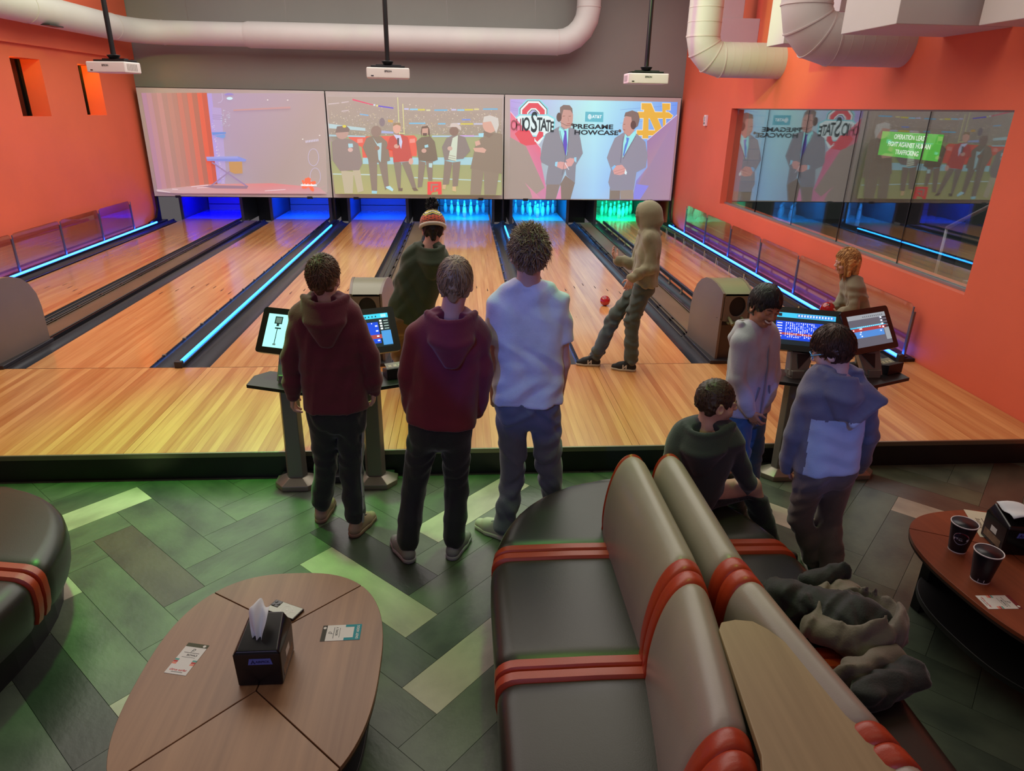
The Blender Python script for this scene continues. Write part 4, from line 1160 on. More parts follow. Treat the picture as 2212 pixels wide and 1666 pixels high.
def twin_console(x, label, modes, x2):
    t = empty('scoring_console', (x, -1.7, 0), label=label, cat='scoring console', group='twin scoring consoles')
    sep = x2
    MB().bb(-.12, sep + .12, -.06, .04, .0, .05).build('link_plate', DKGREY, t, bevel=.006)
    for k, (cx, yaw) in enumerate(((0.0, R(-20)), (sep, R(22)))):
        s = -1 if k == 0 else 1
        oct_ = [(-.085, -.13), (.085, -.13), (.145, -.06), (.145, .03), (-.145, .03), (-.145, -.06)]
        vs = [(cx + a, b_ - .03, 0.0) for a, b_ in oct_] + [(cx + a, b_ - .03, .035) for a, b_ in oct_] + [(cx + a * .5, b_ * .5 - .05, .075) for a, b_ in oct_]
        n = 6
        fs = [tuple(range(n - 1, -1, -1))] + [(i, (i + 1) % n, n + (i + 1) % n, n + i) for i in range(n)] + [(n + i, n + (i + 1) % n, 2 * n + (i + 1) % n, 2 * n + i) for i in range(n)] + [tuple(2 * n + i for i in range(n))]
        MB().add(vs, fs).build('base', CONL, t, bevel=.004)
        hexp = [(-.045, -.045), (.045, -.045), (.066, 0), (.045, .04), (-.045, .04), (-.066, 0)]
        vs = [(cx + a * 1.05, b_ - .06, .07) for a, b_ in hexp] + [(cx + a * .95, b_ - .03, .80) for a, b_ in hexp]
        fs = [tuple(range(5, -1, -1)), tuple(range(6, 12))] + [(i, (i + 1) % 6, 6 + (i + 1) % 6, 6 + i) for i in range(6)]
        MB().add(vs, fs).build('column', CON, t, bevel=.005)
        # flared neck with a triangular recess
        mx = cx + .045 * (-s) * (1 if True else 0)
        mxw = mx
        nk = MB()
        vs = [(cx + a, b_, z) for a, b_, z in ((-.06, -.075, .76), (.06, -.075, .76), (.06, .01, .76), (-.06, .01, .76))] + [(mx + a, b_, z) for a, b_, z in ((-.085, .0, .94), (.085, .0, .94), (.085, .07, .97), (-.085, .07, .97))]
        nk.add(vs, [(3, 2, 1, 0), (4, 5, 6, 7), (0, 1, 5, 4), (1, 2, 6, 5), (2, 3, 7, 6), (3, 0, 4, 7)]).build('neck', CON, t, bevel=.008)
        MB().add([(mx - .05, -.022, .90), (mx + .05, -.022, .90), (cx, -.062, .81), (mx - .045, -.01, .90), (mx + .045, -.01, .90), (cx, -.05, .81)], [(0, 2, 1), (0, 3, 5, 2), (1, 2, 5, 4), (3, 4, 5), (0, 1, 4, 3)]).build('recess', BLACK, t)
        monitor(t, mx, 1.045, yaw, modes[k], y=-1.66)
        M = Matrix.Translation((cx, .0, .735)) @ Matrix.Rotation(yaw, 4, 'Z')
        tr = MB().prism([(-.25, -.02), (-.20, -.17), (.20, -.17), (.25, -.02), (.2, .09), (-.2, .09)], -.012, .012).build('tray', mat('tray_black', '#1d1b1c', .35), t, bevel=.004)
        tr.matrix_local = M
        kp = MB().prism([(-.06, 0), (.06, 0), (.06, .045), (-.06, .075)], -.075, .075, axis='X').build('keypad', BLACK, t, bevel=.004)
        kp.matrix_local = M @ Matrix.Translation((.165, -.02, .012)) @ Matrix.Rotation(R(0), 4, 'Z')
        ks = MB()
        pl = Matrix.Rotation(math.atan2(.03, .12), 4, 'X')
        ks.add([(-.062, -.053, .0495), (.062, -.053, .0495), (.062, .053, .0752), (-.062, .053, .0752)], [(0, 1, 2, 3)], 0)
        for a in range(3):
            for c in range(2):
                x0 = -.045 + .034 * a; y0 = -.035 + .04 * c; z0 = .0615 + y0 * .25 + .0004 - .0625 + .0625
                ks.add([(x0, y0, z0 + .001), (x0 + .02, y0, z0 + .001), (x0 + .02, y0 + .022, z0 + .0066), (x0, y0 + .022, z0 + .0066)], [(0, 1, 2, 3)], 1)
        kk = ks.build('keys', [mat('keypad_olive', '#6c6f4a', .35), mat('key_pale', '#b9bb8e', .4)], kp)
    return t
twin_console(-.273, 'left pair of touch screen scoring consoles behind the first boy in maroon', (1, 2), .525)
twin_console(3.10, 'right pair of touch screen scoring consoles behind the boy with glasses', (3, 4), .534)

# ------------------------------------------------------------------ double-sided lounge sofa
SEATM = mat('leather_dark_brown', '#2b2723', 0.36, var=0.08, vscale=5, bump=0.05, bscale=220)
BACKM = mat('leather_taupe', '#94887c', 0.34, var=0.05, vscale=5, bump=0.05, bscale=220)
BANDM = mat('leather_orange', '#a8381b', 0.36, var=0.08, vscale=8, bump=0.06, bscale=200)
PIPE = mat('piping_grey', '#6d675e', 0.5)
def loft(rings, closed=True, caps=True):
    q = MB(); n = len(rings[0]); vs = [p for r_ in rings for p in r_]; fs = []
    for i in range(len(rings) - 1):
        for k in range(n if closed else n - 1):
            k2 = (k + 1) % n
            fs.append((i * n + k, i * n + k2, (i + 1) * n + k2, (i + 1) * n + k))
    if caps and closed:
        fs.append(tuple(range(n - 1, -1, -1))); fs.append(tuple((len(rings) - 1) * n + k for k in range(n)))
    return q.add(vs, fs)
def seat_half(y):
    """half width of the seat at y (0 = tip of the rounded end, negative towards the camera)"""
    d = -y
    if d <= 0: return .02
    if d >= .95: return .75
    t = d / .95
    return .75 * (1 - (1 - t) ** 2.3) ** (1 / 2.3)
def seat_ring(y, s, shrink=0.0, x0=.0):
    w = max(seat_half(y), .03) - shrink
    zt, zb, r_ = .45 - shrink, .20 + shrink * .3, min(.085, w * .6)
    pts = [(x0, zb), (w - .03, zb)]
    pts += [(w - .012, zb + .05), (w, zb + .12)]
    for k in range(6):
        a = R(90 * k / 5)
        pts.append((w - r_ + r_ * math.cos(a), zt - r_ * .8 + r_ * .8 * math.sin(a)))
    pts.append((w * .5, zt + .004)); pts.append((x0, zt))
    ring = [(s * x, y, z) for x, z in pts]
    return ring if s > 0 else ring[::-1]
def sofa(XC, YT, rz, label, mirror_far=True):
    f = empty('lounge_sofa', (XC, YT, 0), rz, label=label, cat='sofa', group='double sided lounge sofas')
    ends = [(0.0, -.60), (-.72, -1.33), (-1.45, -2.06), (-2.18, -2.75)]
    bands = [(-.60, -.72), (-1.33, -1.45), (-2.06, -2.18)]
    for s in (-1, 1):
        for a, c in ends:
            ys = [a - (a - c) * t for t in (0, .004, .02, .05, .1, .17, .26, .37, .5, .63, .75, .85, .92, .94, .96, .975, .985, .993, 1)]
            rings = []
            for y in ys:
                e = min(abs(y - a) if a < 0 else 9, abs(y - c))
                sh = .009 * max(0, 1 - e / .05) ** 2
                rings.append(seat_ring(min(y, -.001), s, sh))
            loft(rings).build('seat_cushion', SEATM, f, auto=True)
        for a, c in bands:
            for k in range(2):
                y0 = a - (a - c) * k / 2; y1 = a - (a - c) * (k + 1) / 2
                rings = []
                for t in (0, .06, .2, .4, .6, .8, .94, 1):
                    e = min(t, 1 - t) * 2
                    rings.append(seat_ring(y0 + (y1 - y0) * t, s, .02 * (1 - min(1, e * 2.2)) ** 2 - .004))
                loft(rings).build('seat_band', BANDM, f, auto=True)
        # toe kick
        out = [(s * max(.02, seat_half(y) - .11), y) for y in np.linspace(-.10, -2.75, 24)] + [(0, -2.75), (0, -.10)]
        if s < 0: out = out[::-1]
        MB().prism(out, 0, .2).build('plinth', BLACK, f)
    # orange strip across the tip of the seat
    rings = []
    for t in np.linspace(-.06, .06, 7):
        rings.append([(t, -.025, .25), (t, -.005, .38), (t, -.03, .446), (t, -.09, .456), (t, -.50, .456), (t, -.50, .43), (t, -.09, .3)])
    loft(rings).build('end_band', BANDM, f, auto=True)
    # back rests: two fat rolls that part towards the camera
    def dv(y):
        return .006 + .27 * max(0, (-y - 1.25) / 1.6) ** 1.35
    def back_ring(y, s, shrink=0.0, drop=0.0):
        o = dv(y)
        w_ = .212 if s < 0 else .205
        ctrl = [(.0, .40), (.93, .40), (1.0, .47), (1.01, .55), (.97, .64), (.90, .72), (.80, .79), (.66, .845), (.48, .876), (.30, .874), (.14, .842), (.03, .77), (.0, .62)]
        prof = []
        nc = len(ctrl)
        for i_ in range(nc):
            p0, p1, p2, p3 = (ctrl[(i_ + q_) % nc] for q_ in (-1, 0, 1, 2))
            if i_ in (0, nc - 1): prof.append(p1); continue
            for t_ in (0, .33, .67):
                prof.append(tuple(.5 * (2 * p1[d_] + (p2[d_] - p0[d_]) * t_ + (2 * p0[d_] - 5 * p1[d_] + 4 * p2[d_] - p3[d_]) * t_ * t_ + (3 * p1[d_] - p0[d_] - 3 * p2[d_] + p3[d_]) * t_ ** 3) for d_ in (0, 1)))
        prof = [(x_ * w_, z_) for x_, z_ in prof]
        cx, cz = .11, .62
        ring = []
        for x, z in prof:
            x2 = cx + (x - cx) * (1 - shrink * 4); z2 = cz + (z - cz) * (1 - shrink * 2.2) if z > .5 else z
            ring.append((.035 + s * (o + x2), y, z2 - drop))
        return ring if s > 0 else ring[::-1]
    for s in (-1, 1):
        for a, c, first in ((-.47, -1.31, True), (-1.45, -2.04, False), (-2.18, -2.75, False)):
            ys = [a - (a - c) * t for t in (0, .01, .025, .05, .09, .15, .25, .4, .55, .7, .82, .9, .95, .975, .99, 1)]
            rings = []
            for y in ys:
                if first and a - y < .10:
                    e = 1 - (a - y) / .10; sh = .055 * e ** 2.2
                else:
                    e = min(abs(y - a) if not first else 9, abs(y - c)); sh = .012 * max(0, 1 - e / .03) ** 2
                rings.append(back_ring(y, s, sh))
            loft(rings).build('back_cushion', BACKM, f, auto=True)
        loft([back_ring(-.47 + .02, s, .062), back_ring(-.47 + .012, s, .05), back_ring(-.49, s, .012), back_ring(-.505, s, .028)]).build('end_piping', BANDM, f, auto=True)
        for a, c in ((-1.31, -1.45), (-2.04, -2.18)):
            for k in range(2):
                y0 = a - (a - c) * k / 2; y1 = a - (a - c) * (k + 1) / 2
                rings = []
                for t in (0, .06, .2, .4, .6, .8, .94, 1):
                    e = min(t, 1 - t) * 2
                    rings.append(back_ring(y0 + (y1 - y0) * t, s, .018 * (1 - min(1, e * 2.2)) ** 2 - .006))
                loft(rings).build('back_band', BANDM, f, auto=True)
        MB().prism([(s * .0, -.52), (s * .2, -.52), (s * .42, -2.75), (s * .0, -2.75)][::s], .2, .43).build('core', BLACK, f)
    return f
S1 = sofa(1.72, -2.55, 0.0, 'central double sided taupe sofa with orange bands and a wooden ledge in its fork')
# wooden ledge in the fork between the back rests
LEDGE = wood_mat('ledge_wood', '#8a7350', '#a68d66', 1.0, rough=0.5, objvar=0.0)
out = [(-.05, -1.665), (-.03, -1.632), (0.02, -1.622), (.075, -1.632), (.11, -1.67), (.19, -1.82), (.285, -2.15), (.30, -2.45), (.27, -2.75), (-.24, -2.75), (-.22, -2.45), (-.10, -2.12)]
wl = MB().prism(out[::-1], .835, .862).build('wood_ledge', LEDGE, S1, bevel=.004)
S2 = sofa(-1.66, -2.5, R(-9), 'dark brown lounge sofa with an orange band cut by the left edge of the view')

# ------------------------------------------------------------------ surfboard tables
def clip(poly, p, d):
    """keep the part of poly to the left of the line p + t d"""
    res = []
    n = len(poly)
    f = lambda q: d[0] * (q[1] - p[1]) - d[1] * (q[0] - p[0])
    for i in range(n):
        a, c = poly[i], poly[(i + 1) % n]
        fa, fc = f(a), f(c)
        if fa >= 0: res.append(a)
        if (fa >= 0) != (fc >= 0):
            t = fa / (fa - fc); res.append((a[0] + (c[0] - a[0]) * t, a[1] + (c[1] - a[1]) * t))
    return res
def lounge_table(loc, rz, H, wood, label, edge):
    t = empty('lounge_table', (*loc, 0), rz, label=label, cat='table', group='surfboard shaped lounge tables')
    N = 96; e = 2.6
    out = []
    for k in range(N):
        a = 2 * math.pi * k / N
        ca, sa = math.cos(a), math.sin(a)
        out.append((.425 * math.copysign(abs(ca) ** (2 / e), ca), .567 * math.copysign(abs(sa) ** (2 / e), sa)))
    J1 = (.03, .231); J2 = (.006, -.083)
    a1 = (-.323, .459); b1 = (.302, .477); c1 = (-.287, -.373); d1 = (.326, -.384)
    g = .0022
    def half(p, q):
        d = (q[0] - p[0], q[1] - p[1]); l = math.hypot(*d); d = (d[0] / l, d[1] / l)
        return ((p[0] - d[1] * g, p[1] + d[0] * g), d)
    pieces = [[half(J1, a1)[0:2], half(b1, J1)[0:2]], [half(J2, d1), half(c1, J2)], [half(a1, J1), half(J1, J2), half(J2, c1)], [half(J1, b1), half(d1, J2), half(J2, J1)]]
    tops = [[(b1, J1), (J1, a1)], [(c1, J2), (J2, d1)], [(a1, J1), (J1, J2), (J2, c1)], [(J1, b1), (d1, J2), (J2, J1)]]
    cen = [(0, .45), (0, -.45), (-.3, 0.03), (.32, 0.03)]
    for segs, ct in zip(tops, cen):
        poly = out
        for p, q in segs:
            h = half(p, q)
            f = h[1][0] * (ct[1] - h[0][1]) - h[1][1] * (ct[0] - h[0][0])
            if f < 0:
                h = half(q, p)
            poly = clip(poly, *h)
        MB().prism(poly, H - .02, H).build('top_panel', wood, t, bevel=.0015, seg=1)
    MB().prism([(x * .995, y * .995) for x, y in out], H - .034, H - .0205).build('top_core', mat('edge_dark', '#2c1d14', .6), t)
    ed = [(x * .9995, y * .9995) for x, y in out]; n = len(ed)
    MB().prism([(x * .85, y * .80) for x, y in out], .17, .20).build('shelf', mat('shelf_dark', '#1d1b1a', .45), t, bevel=.004)
    for s in (-1, 1):
        MB().bb(-.20, .20, s * .40 - .03, s * .40 + .03, 0, H - .034).build('leg', mat('table_leg_black', '#121112', .45), t, bevel=.004)
    MB().bb(-.02, .02, -.38, .38, .2, H - .034).build('spine', BLACK, t)
    return t
TW1 = wood_mat('table_wood', '#7d5a3c', '#a67f58', .9, axis='Y', rough=0.38, objvar=0.02)
TW2 = wood_mat('table_wood_red_lit', '#6a3520', '#8e4b2e', .9, axis='Y', rough=0.34, objvar=0.02)  # same wood as the other table, the reddish light is put into its colour
lounge_table((.12, -3.954), 0, .50, TW1, 'brown wooden surfboard shaped table with a tissue box and phone in the foreground', None)
lounge_table((3.44, -3.56), R(6), .48, TW2, 'red lit wooden surfboard shaped table with paper cups at the right edge', None)
# ------------------------------------------------------------------ things on the tables
BLK_PL = mat('dispenser_black', '#0d0d0f', 0.25)
PAPER = mat('paper_white', '#dfe0d6', 0.7)
TISSUE = mat('tissue_white', '#d9dfe0', 0.8, sheen=.2)
def dispenser(loc, rz, label, tissue_out):
    d = empty('napkin_dispenser', loc, rz, label=label, cat='napkin dispenser')
    w, l, h = .155, .172, .155
    vs = [(-w / 2, -l / 2, 0), (w / 2, -l / 2, 0), (w / 2, l / 2, 0), (-w / 2, l / 2, 0),
          (-w / 2 - .004, -l / 2, .135), (w / 2 + .004, -l / 2, .135), (w / 2 + .004, l / 2, .135), (-w / 2 - .004, l / 2, .135),
          (-w / 2 + .008, -l / 2 + .006, .152), (w / 2 - .008, -l / 2 + .006, .152), (w / 2 - .02, l / 2 - .006, .185), (-w / 2 + .02, l / 2 - .006, .185)]
    fs = [(3, 2, 1, 0)] + [(a + i, a + (i + 1) % 4, a + 4 + (i + 1) % 4, a + 4 + i) for a in (0, 4) for i in range(4)] + [(8, 9, 10, 11)]
    MB().add(vs, fs).build('casing', BLK_PL, d, bevel=.006)
    MB().prism([(-.042, -.012), (.042, -.012), (.036, .014), (-.036, .014)], -l / 2 - .0012, -l / 2 - .0004, axis='Y').build('badge', mat('badge_blue', '#5a68b4', .4), d, loc=(.01, 0, .108))
    text('AIRPICK', 'lettering', mat('badge_ink', '#14205a', .5), .013, d, frame((.018, -l / 2 - .0016, .108), (1, 0, 0), (0, 0, 1)), bold=.0003)
    MB().prism([(-.033, -.008), (-.024, .010), (-.016, -.008), (-.021, -.008), (-.0245, .001), (-.028, -.008)], -l / 2 - .0016, -l / 2 - .0012, axis='Y').build('emblem', mat('badge_ink', '#14205a', .5), d, loc=(.01, 0, .108))
    for s in (-1, 1):
        MB().bb(s * (w / 2 + .0005) - .0012, s * (w / 2 + .0005) + .0012, -.062, .066, .02, .122).build('side_card', mat('side_card_brown', '#8a745c', .5, var=.4, vscale=30), d)
        q = MB().bb(s * (w / 2 + .0022) - .0006, s * (w / 2 + .0022) + .0006, -.02, .025, .065, .112).build('side_label', PAPER, d)
    if tissue_out:
        vs = []; n = 9
        prof = [(-.028, -.038, .162), (-.03, -.03, .20), (-.028, .0, .235), (-.03, .03, .255), (-.026, .055, .252)]
        for i, (x, y, z) in enumerate(prof):
            for k in range(n):
                t = k / (n - 1)
                wv = .014 * math.sin(t * 9 + i) + .01 * math.sin(t * 4)
                half_w = (.014, .022, .034, .036, .03)[i]
                vs.append((x + .02 + half_w * (t - .5) * 2, y + wv, z - .03 * abs(t - .35) + .004 * math.sin(7 * t)))
        fs = [(i * n + k, i * n + k + 1, (i + 1) * n + k + 1, (i + 1) * n + k) for i in range(4) for k in range(n - 1)]
        o = MB().add(vs, fs).build('tissue', TISSUE, d, smooth=True)
        s = o.modifiers.new('thick', 'SOLIDIFY'); s.thickness = .0015
        o.modifiers.new('round', 'SUBSURF').render_levels = 2
    else:
        vs = []; n = 9
        for i in range(7):
            for k in range(n):
                u, v = i / 6, k / (n - 1)
                vs.append((-.06 + .15 * u, -.07 + .14 * v, .188 + .012 * math.sin(3.1 * u) + .006 * math.sin(8 * v + 3 * u) - .03 * max(0, u - .8) / .2))
        fs = [(i * n + k, i * n + k + 1, (i + 1) * n + k + 1, (i + 1) * n + k) for i in range(6) for k in range(n - 1)]
        o = MB().add(vs, fs).build('tissue', TISSUE, d, smooth=True)
        s = o.modifiers.new('thick', 'SOLIDIFY'); s.thickness = .003
    return d
dispenser((.137, -3.93, .50), 0, 'black napkin dispenser with a tissue sticking out on the brown table', True)
dispenser((3.475, -3.30, .48), R(-8), 'black napkin dispenser with a white napkin on top on the red lit table', False)

def card(loc, rz, label, scheme, zt):
    c = empty('table_card', (*loc, zt), rz, label=label, cat='card', group='promotional cards on the tables')
    w, l = .085, .15
    MB().bb(-w / 2, w / 2, -l / 2, l / 2, .0004, .0012).build('card_stock', PAPER, c)
    INKC = mat('card_ink', '#3a3d3a', .7)
    head = mat('card_head_' + scheme, {'olive': '#4d5138', 'dark': '#3b3c2e', 'red': '#7a2222'}[scheme], .7)
    MB().bb(-w / 2, w / 2, l / 2 - .018, l / 2, .0012, .0014).build('header_strip', head, c)
    MB().lathe([(0, .0014), (.006, .0014), (.006, .0016), (0, .0016)], 16, (w / 2 - .014, l / 2 - .009, 0)).build('round_mark', PAPER, c)
    text('p', 'lettering', INKC, .026, c, frame((0, l / 2 - .030, .0013), (1, 0, 0), (0, 1, 0)), shear=.25, ext=.0001)
    MB().bb(-.03, .03, l / 2 - .0475, l / 2 - .0455, .0012, .0014).build('print_line', INKC, c)
    MB().bb(-.026, .026, l / 2 - .0695, l / 2 - .068, .0012, .0014).build('print_line', INKC, c)
    text('BOWL3' if scheme != 'dark' else 'BOWL Y', 'lettering', INKC, .012, c, frame((.008, l / 2 - .058, .0013), (1, 0, 0), (0, 1, 0)), ext=.0001, bold=.0003)
    if scheme == 'dark':
        TE = mat('card_teal', '#1f8f96', .7)
        MB().bb(-w / 2, w / 2, -l / 2, -l / 2 + .062, .0012, .0014).build('teal_field', TE, c)
        MB().bb(-w / 2 + .014, w / 2 - .014, -l / 2 + .028, -l / 2 + .068, .0014, .0016).build('white_field', PAPER, c)
        text('EASY ADD5', 'lettering', PAPER, .014, c, frame((0, -l / 2 + .012, .0015), (1, 0, 0), (0, 1, 0)), ext=.0001, bold=.0003)
    else:
        for s in (-1, 1):
            for k, cc in enumerate(('#5aa79a', '#c2433f', '#e98f74')):
                MB().bb(s * (w / 2 - .008) - .008, s * (w / 2 - .008) + .008, -.012 - .009 * k, -.004 - .009 * k, .0012, .0014).build('stripe', mat('card_stripe_%d' % k, cc, .7), c)
        RD = mat('card_red', '#c23a3a', .7)
        text('citrus surfer', 'lettering', RD, .0135, c, frame((0, -l / 2 + .020, .0013), (1, 0, 0), (0, 1, 0)), ext=.0001, bold=.0003)
        MB().bb(-.022, .022, -l / 2 + .009, -l / 2 + .011, .0012, .0014).build('print_line', INKC, c)
card((-.166, -3.875), R(-13), 'white card with a red slogan and an olive header on the brown table', 'olive', .50)
card((.376, -3.767), R(91), 'teal and white card lying on the right side of the brown table', 'dark', .50)
card((3.13, -3.698), R(-92), 'white card with red print and a dark red header on the red lit table', 'red', .48)

ph = empty('phone', (.128, -3.632, .50), R(-27), label='phone with a pale back lying face down behind the tissue box', cat='phone')
MB().prism([(-.072, -.036), (.072, -.036), (.072, .036), (-.072, .036)], .0, .010).build('case', BLK_PL, ph, bevel=.005)
MB().prism([(-.067, -.032), (.067, -.032), (.067, .032), (-.067, .032)], .0095, .0108).build('back_glass', mat('phone_back', '#a5ad90', .15, coat=.5), ph, bevel=.0005)
MB().prism([(-.066, -.004), (-.032, -.004), (-.032, .031), (-.066, .031)], .0108, .013).build('camera_bump', mat('camera_dark', '#2b2e2c', .25), ph, bevel=.001)
for x, y in ((-.057, .022), (-.041, .013), (-.057, .004)):
    MB().lathe([(0, .013), (.0068, .013), (.0068, .0148), (.005, .015), (0, .0148)], 18, (x, y, 0)).build('camera_lens', BLACKG, ph)
o, i = [], []
rg = MB(); n = 36
vs = [(.012 + r_ * math.cos(2 * math.pi * k / n), r_ * math.sin(2 * math.pi * k / n), .0111) for r_ in (.024, .0205) for k in range(n)]
rg.add(vs, [(k, (k + 1) % n, n + (k + 1) % n, n + k) for k in range(n)])
rg.bb(.036, .054, -.002, .002, .0108, .0112)
rg.build('magnet_ring', mat('ring_white', '#e2e6da', .4), ph)
MB().lathe([(0, .0109), (.005, .0109), (.005, .0112), (0, .0112)], 16, (.012, 0, 0)).build('maker_mark', mat('ring_white', '#e2e6da', .4), ph)

CUPB = mat('cup_navy', '#12131d', .38)
CUPW = mat('cup_white', '#e4e2df', .6)
def cup(loc, rz, label, logo):
    c = empty('paper_cup', (*loc, .48), rz, label=label, cat='cup', group='paper cups on the reddish table')
    MB().lathe([(.038, .004), (.0385, .006), (.0565, .148), (.0565, .150)], 36).build('sleeve', CUPB, c, smooth=True)
    MB().lathe([(.0, .004), (.036, .004), (.0372, .008), (.0548, .150), (.0548, .151), (.0585, .152), (.0595, .149), (.0585, .1465), (.0565, .1462)], 36).build('liner', CUPW, c, smooth=True)
    MB().lathe([(.038, .006), (.0384, .0), (.0365, 0), (.036, .005)], 36).build('base_rim', CUPW, c)
    def curved(pts, off, m, name):
        q = MB(); vs = []
        for a, z in pts:
            r_ = .0385 + (.0565 - .0385) * (z - .006) / .142 + off
            vs.append((r_ * math.sin(a), -r_ * math.cos(a), z))
        q.add(vs, [tuple(range(len(vs)))]).build(name, m, c)
    if logo:
        def disc(rr, a0, a1, off, m, nm, dz=0.0):
            pts = [(rr * math.cos(R(a0 + (a1 - a0) * k / 24)) / .05, .085 + dz + rr * math.sin(R(a0 + (a1 - a0) * k / 24))) for k in range(25)]
            curved(pts, off, m, nm)
        disc(.0335, 0, 360, .0006, mat('logo_pale', '#d9d6dc', .5), 'logo_disc')
        disc(.0315, 0, 360, .0010, mat('logo_navy', '#1a2038', .5), 'logo_disc')
        disc(.0315, 18, 162, .0014, mat('logo_red', '#b3203a', .5), 'logo_disc')
        curved([(-.0325 / .05, .0845), (-.02 / .05, .0865), (.0, .0865), (.0325 / .05, .088), (.031 / .05, .076), (0, .0745), (-.031 / .05, .0725)], .0018, mat('logo_pale', '#d9d6dc', .5), 'logo_band')
        r_ = .0385 + .0180 * (.081 - .006) / .142 + .0024
        for k, ch in enumerate('PEPSI'):
            a = (k - 2) * .21
            text(ch, 'lettering', mat('logo_ink', '#101425', .5), .0135, c, frame((r_ * math.sin(a), -r_ * math.cos(a), .0806 + .0006 * (k - 2)), (math.cos(a), math.sin(a), 0), (0, .1, 1)), bold=.0006, ext=.0002)
    else:
        curved([(-.3, .022), (.32, .022), (.32, .008), (-.3, .008)], .0006, mat('logo_pale', '#d9d6dc', .5), 'print_patch')
        for k in range(9): curved([(-.26 + .06 * k, .020), (-.24 + .06 * k, .020), (-.24 + .06 * k, .011), (-.26 + .06 * k, .011)], .0010, mat('logo_ink2', '#55505e', .5), 'print_line')
cup((3.205, -3.325), R(-38), 'dark paper cup with a round red and blue cola logo, nearer the dispenser', True)
cup((3.158, -3.545), R(-36), 'plain black paper cup with a small white print patch at its foot', False)
pp = empty('menu_sheet', (3.52, -3.14, .4805), R(-20), label='pale printed sheet lying behind the napkin dispenser on the red lit table', cat='paper')
MB().bb(-.09, .09, -.13, .13, 0, .0008).build('sheet', mat('sheet_cream', '#cfcbb0', .7), pp)
text('Amazing', 'lettering', DKGREY, .03, pp, frame((-.055, .0, .001), (0, 1, 0), (-1, 0, 0)), ext=.0001, shear=.2)
for k in range(3): MB().bb(-.03 + .02 * k, -.027 + .02 * k, -.08, .06, .0008, .001).build('print_line', DKGREY, pp)
fo = empty('dark_folder', (3.50, -3.62, .4805), R(-40), label='dark green glossy folder with a white cord beside the dispenser on the red lit table', cat='folder')
MB().bb(-.11, .11, -.16, .16, 0, .012).build('cover', mat('folder_green', '#18251f', .2), fo, bevel=.003)
MB().tube([(-.104, .16, .015), (-.10, .10, .015), (-.09, .0, .015), (-.098, -.08, .015), (-.09, -.15, .015)], .0035, 8).build('cord', mat('cord_white', '#c9d3c8', .5), fo, smooth=True)

# ------------------------------------------------------------------ bowling ball on the lane
BALLR = mat('ball_red', '#a3181c', .12, coat=.6, var=.35, vscale=7)
def ball(loc, label, r_=.108):
    b_ = empty('bowling_ball', loc, label=label, cat='bowling ball')
    bm = bmesh.new(); bmesh.ops.create_uvsphere(bm, u_segments=32, v_segments=20, radius=r_)
    me = bpy.data.meshes.new('shell'); bm.to_mesh(me); bm.free()
    link_mesh('shell', me, BALLR, b_, smooth=True)
    h = MB()
    for x, y in ((-.02, .0), (.02, .0), (0, -.045)):
        d = (Vector((x - .03, y - .05, .09))).normalized()
        u = d.orthogonal().normalized(); v = d.cross(u)
        n = 14
        h.add([d * (r_ + .0006) + (u * math.cos(2 * math.pi * k / n) + v * math.sin(2 * math.pi * k / n)) * .011 * r_ / .108 for k in range(n)], [tuple(range(n))])
    h.build('finger_holes', BLACK, b_)
    return b_
ball((2.569, 2.03, LZ + .061), 'red bowling ball rolling down the fifth lane', .061)
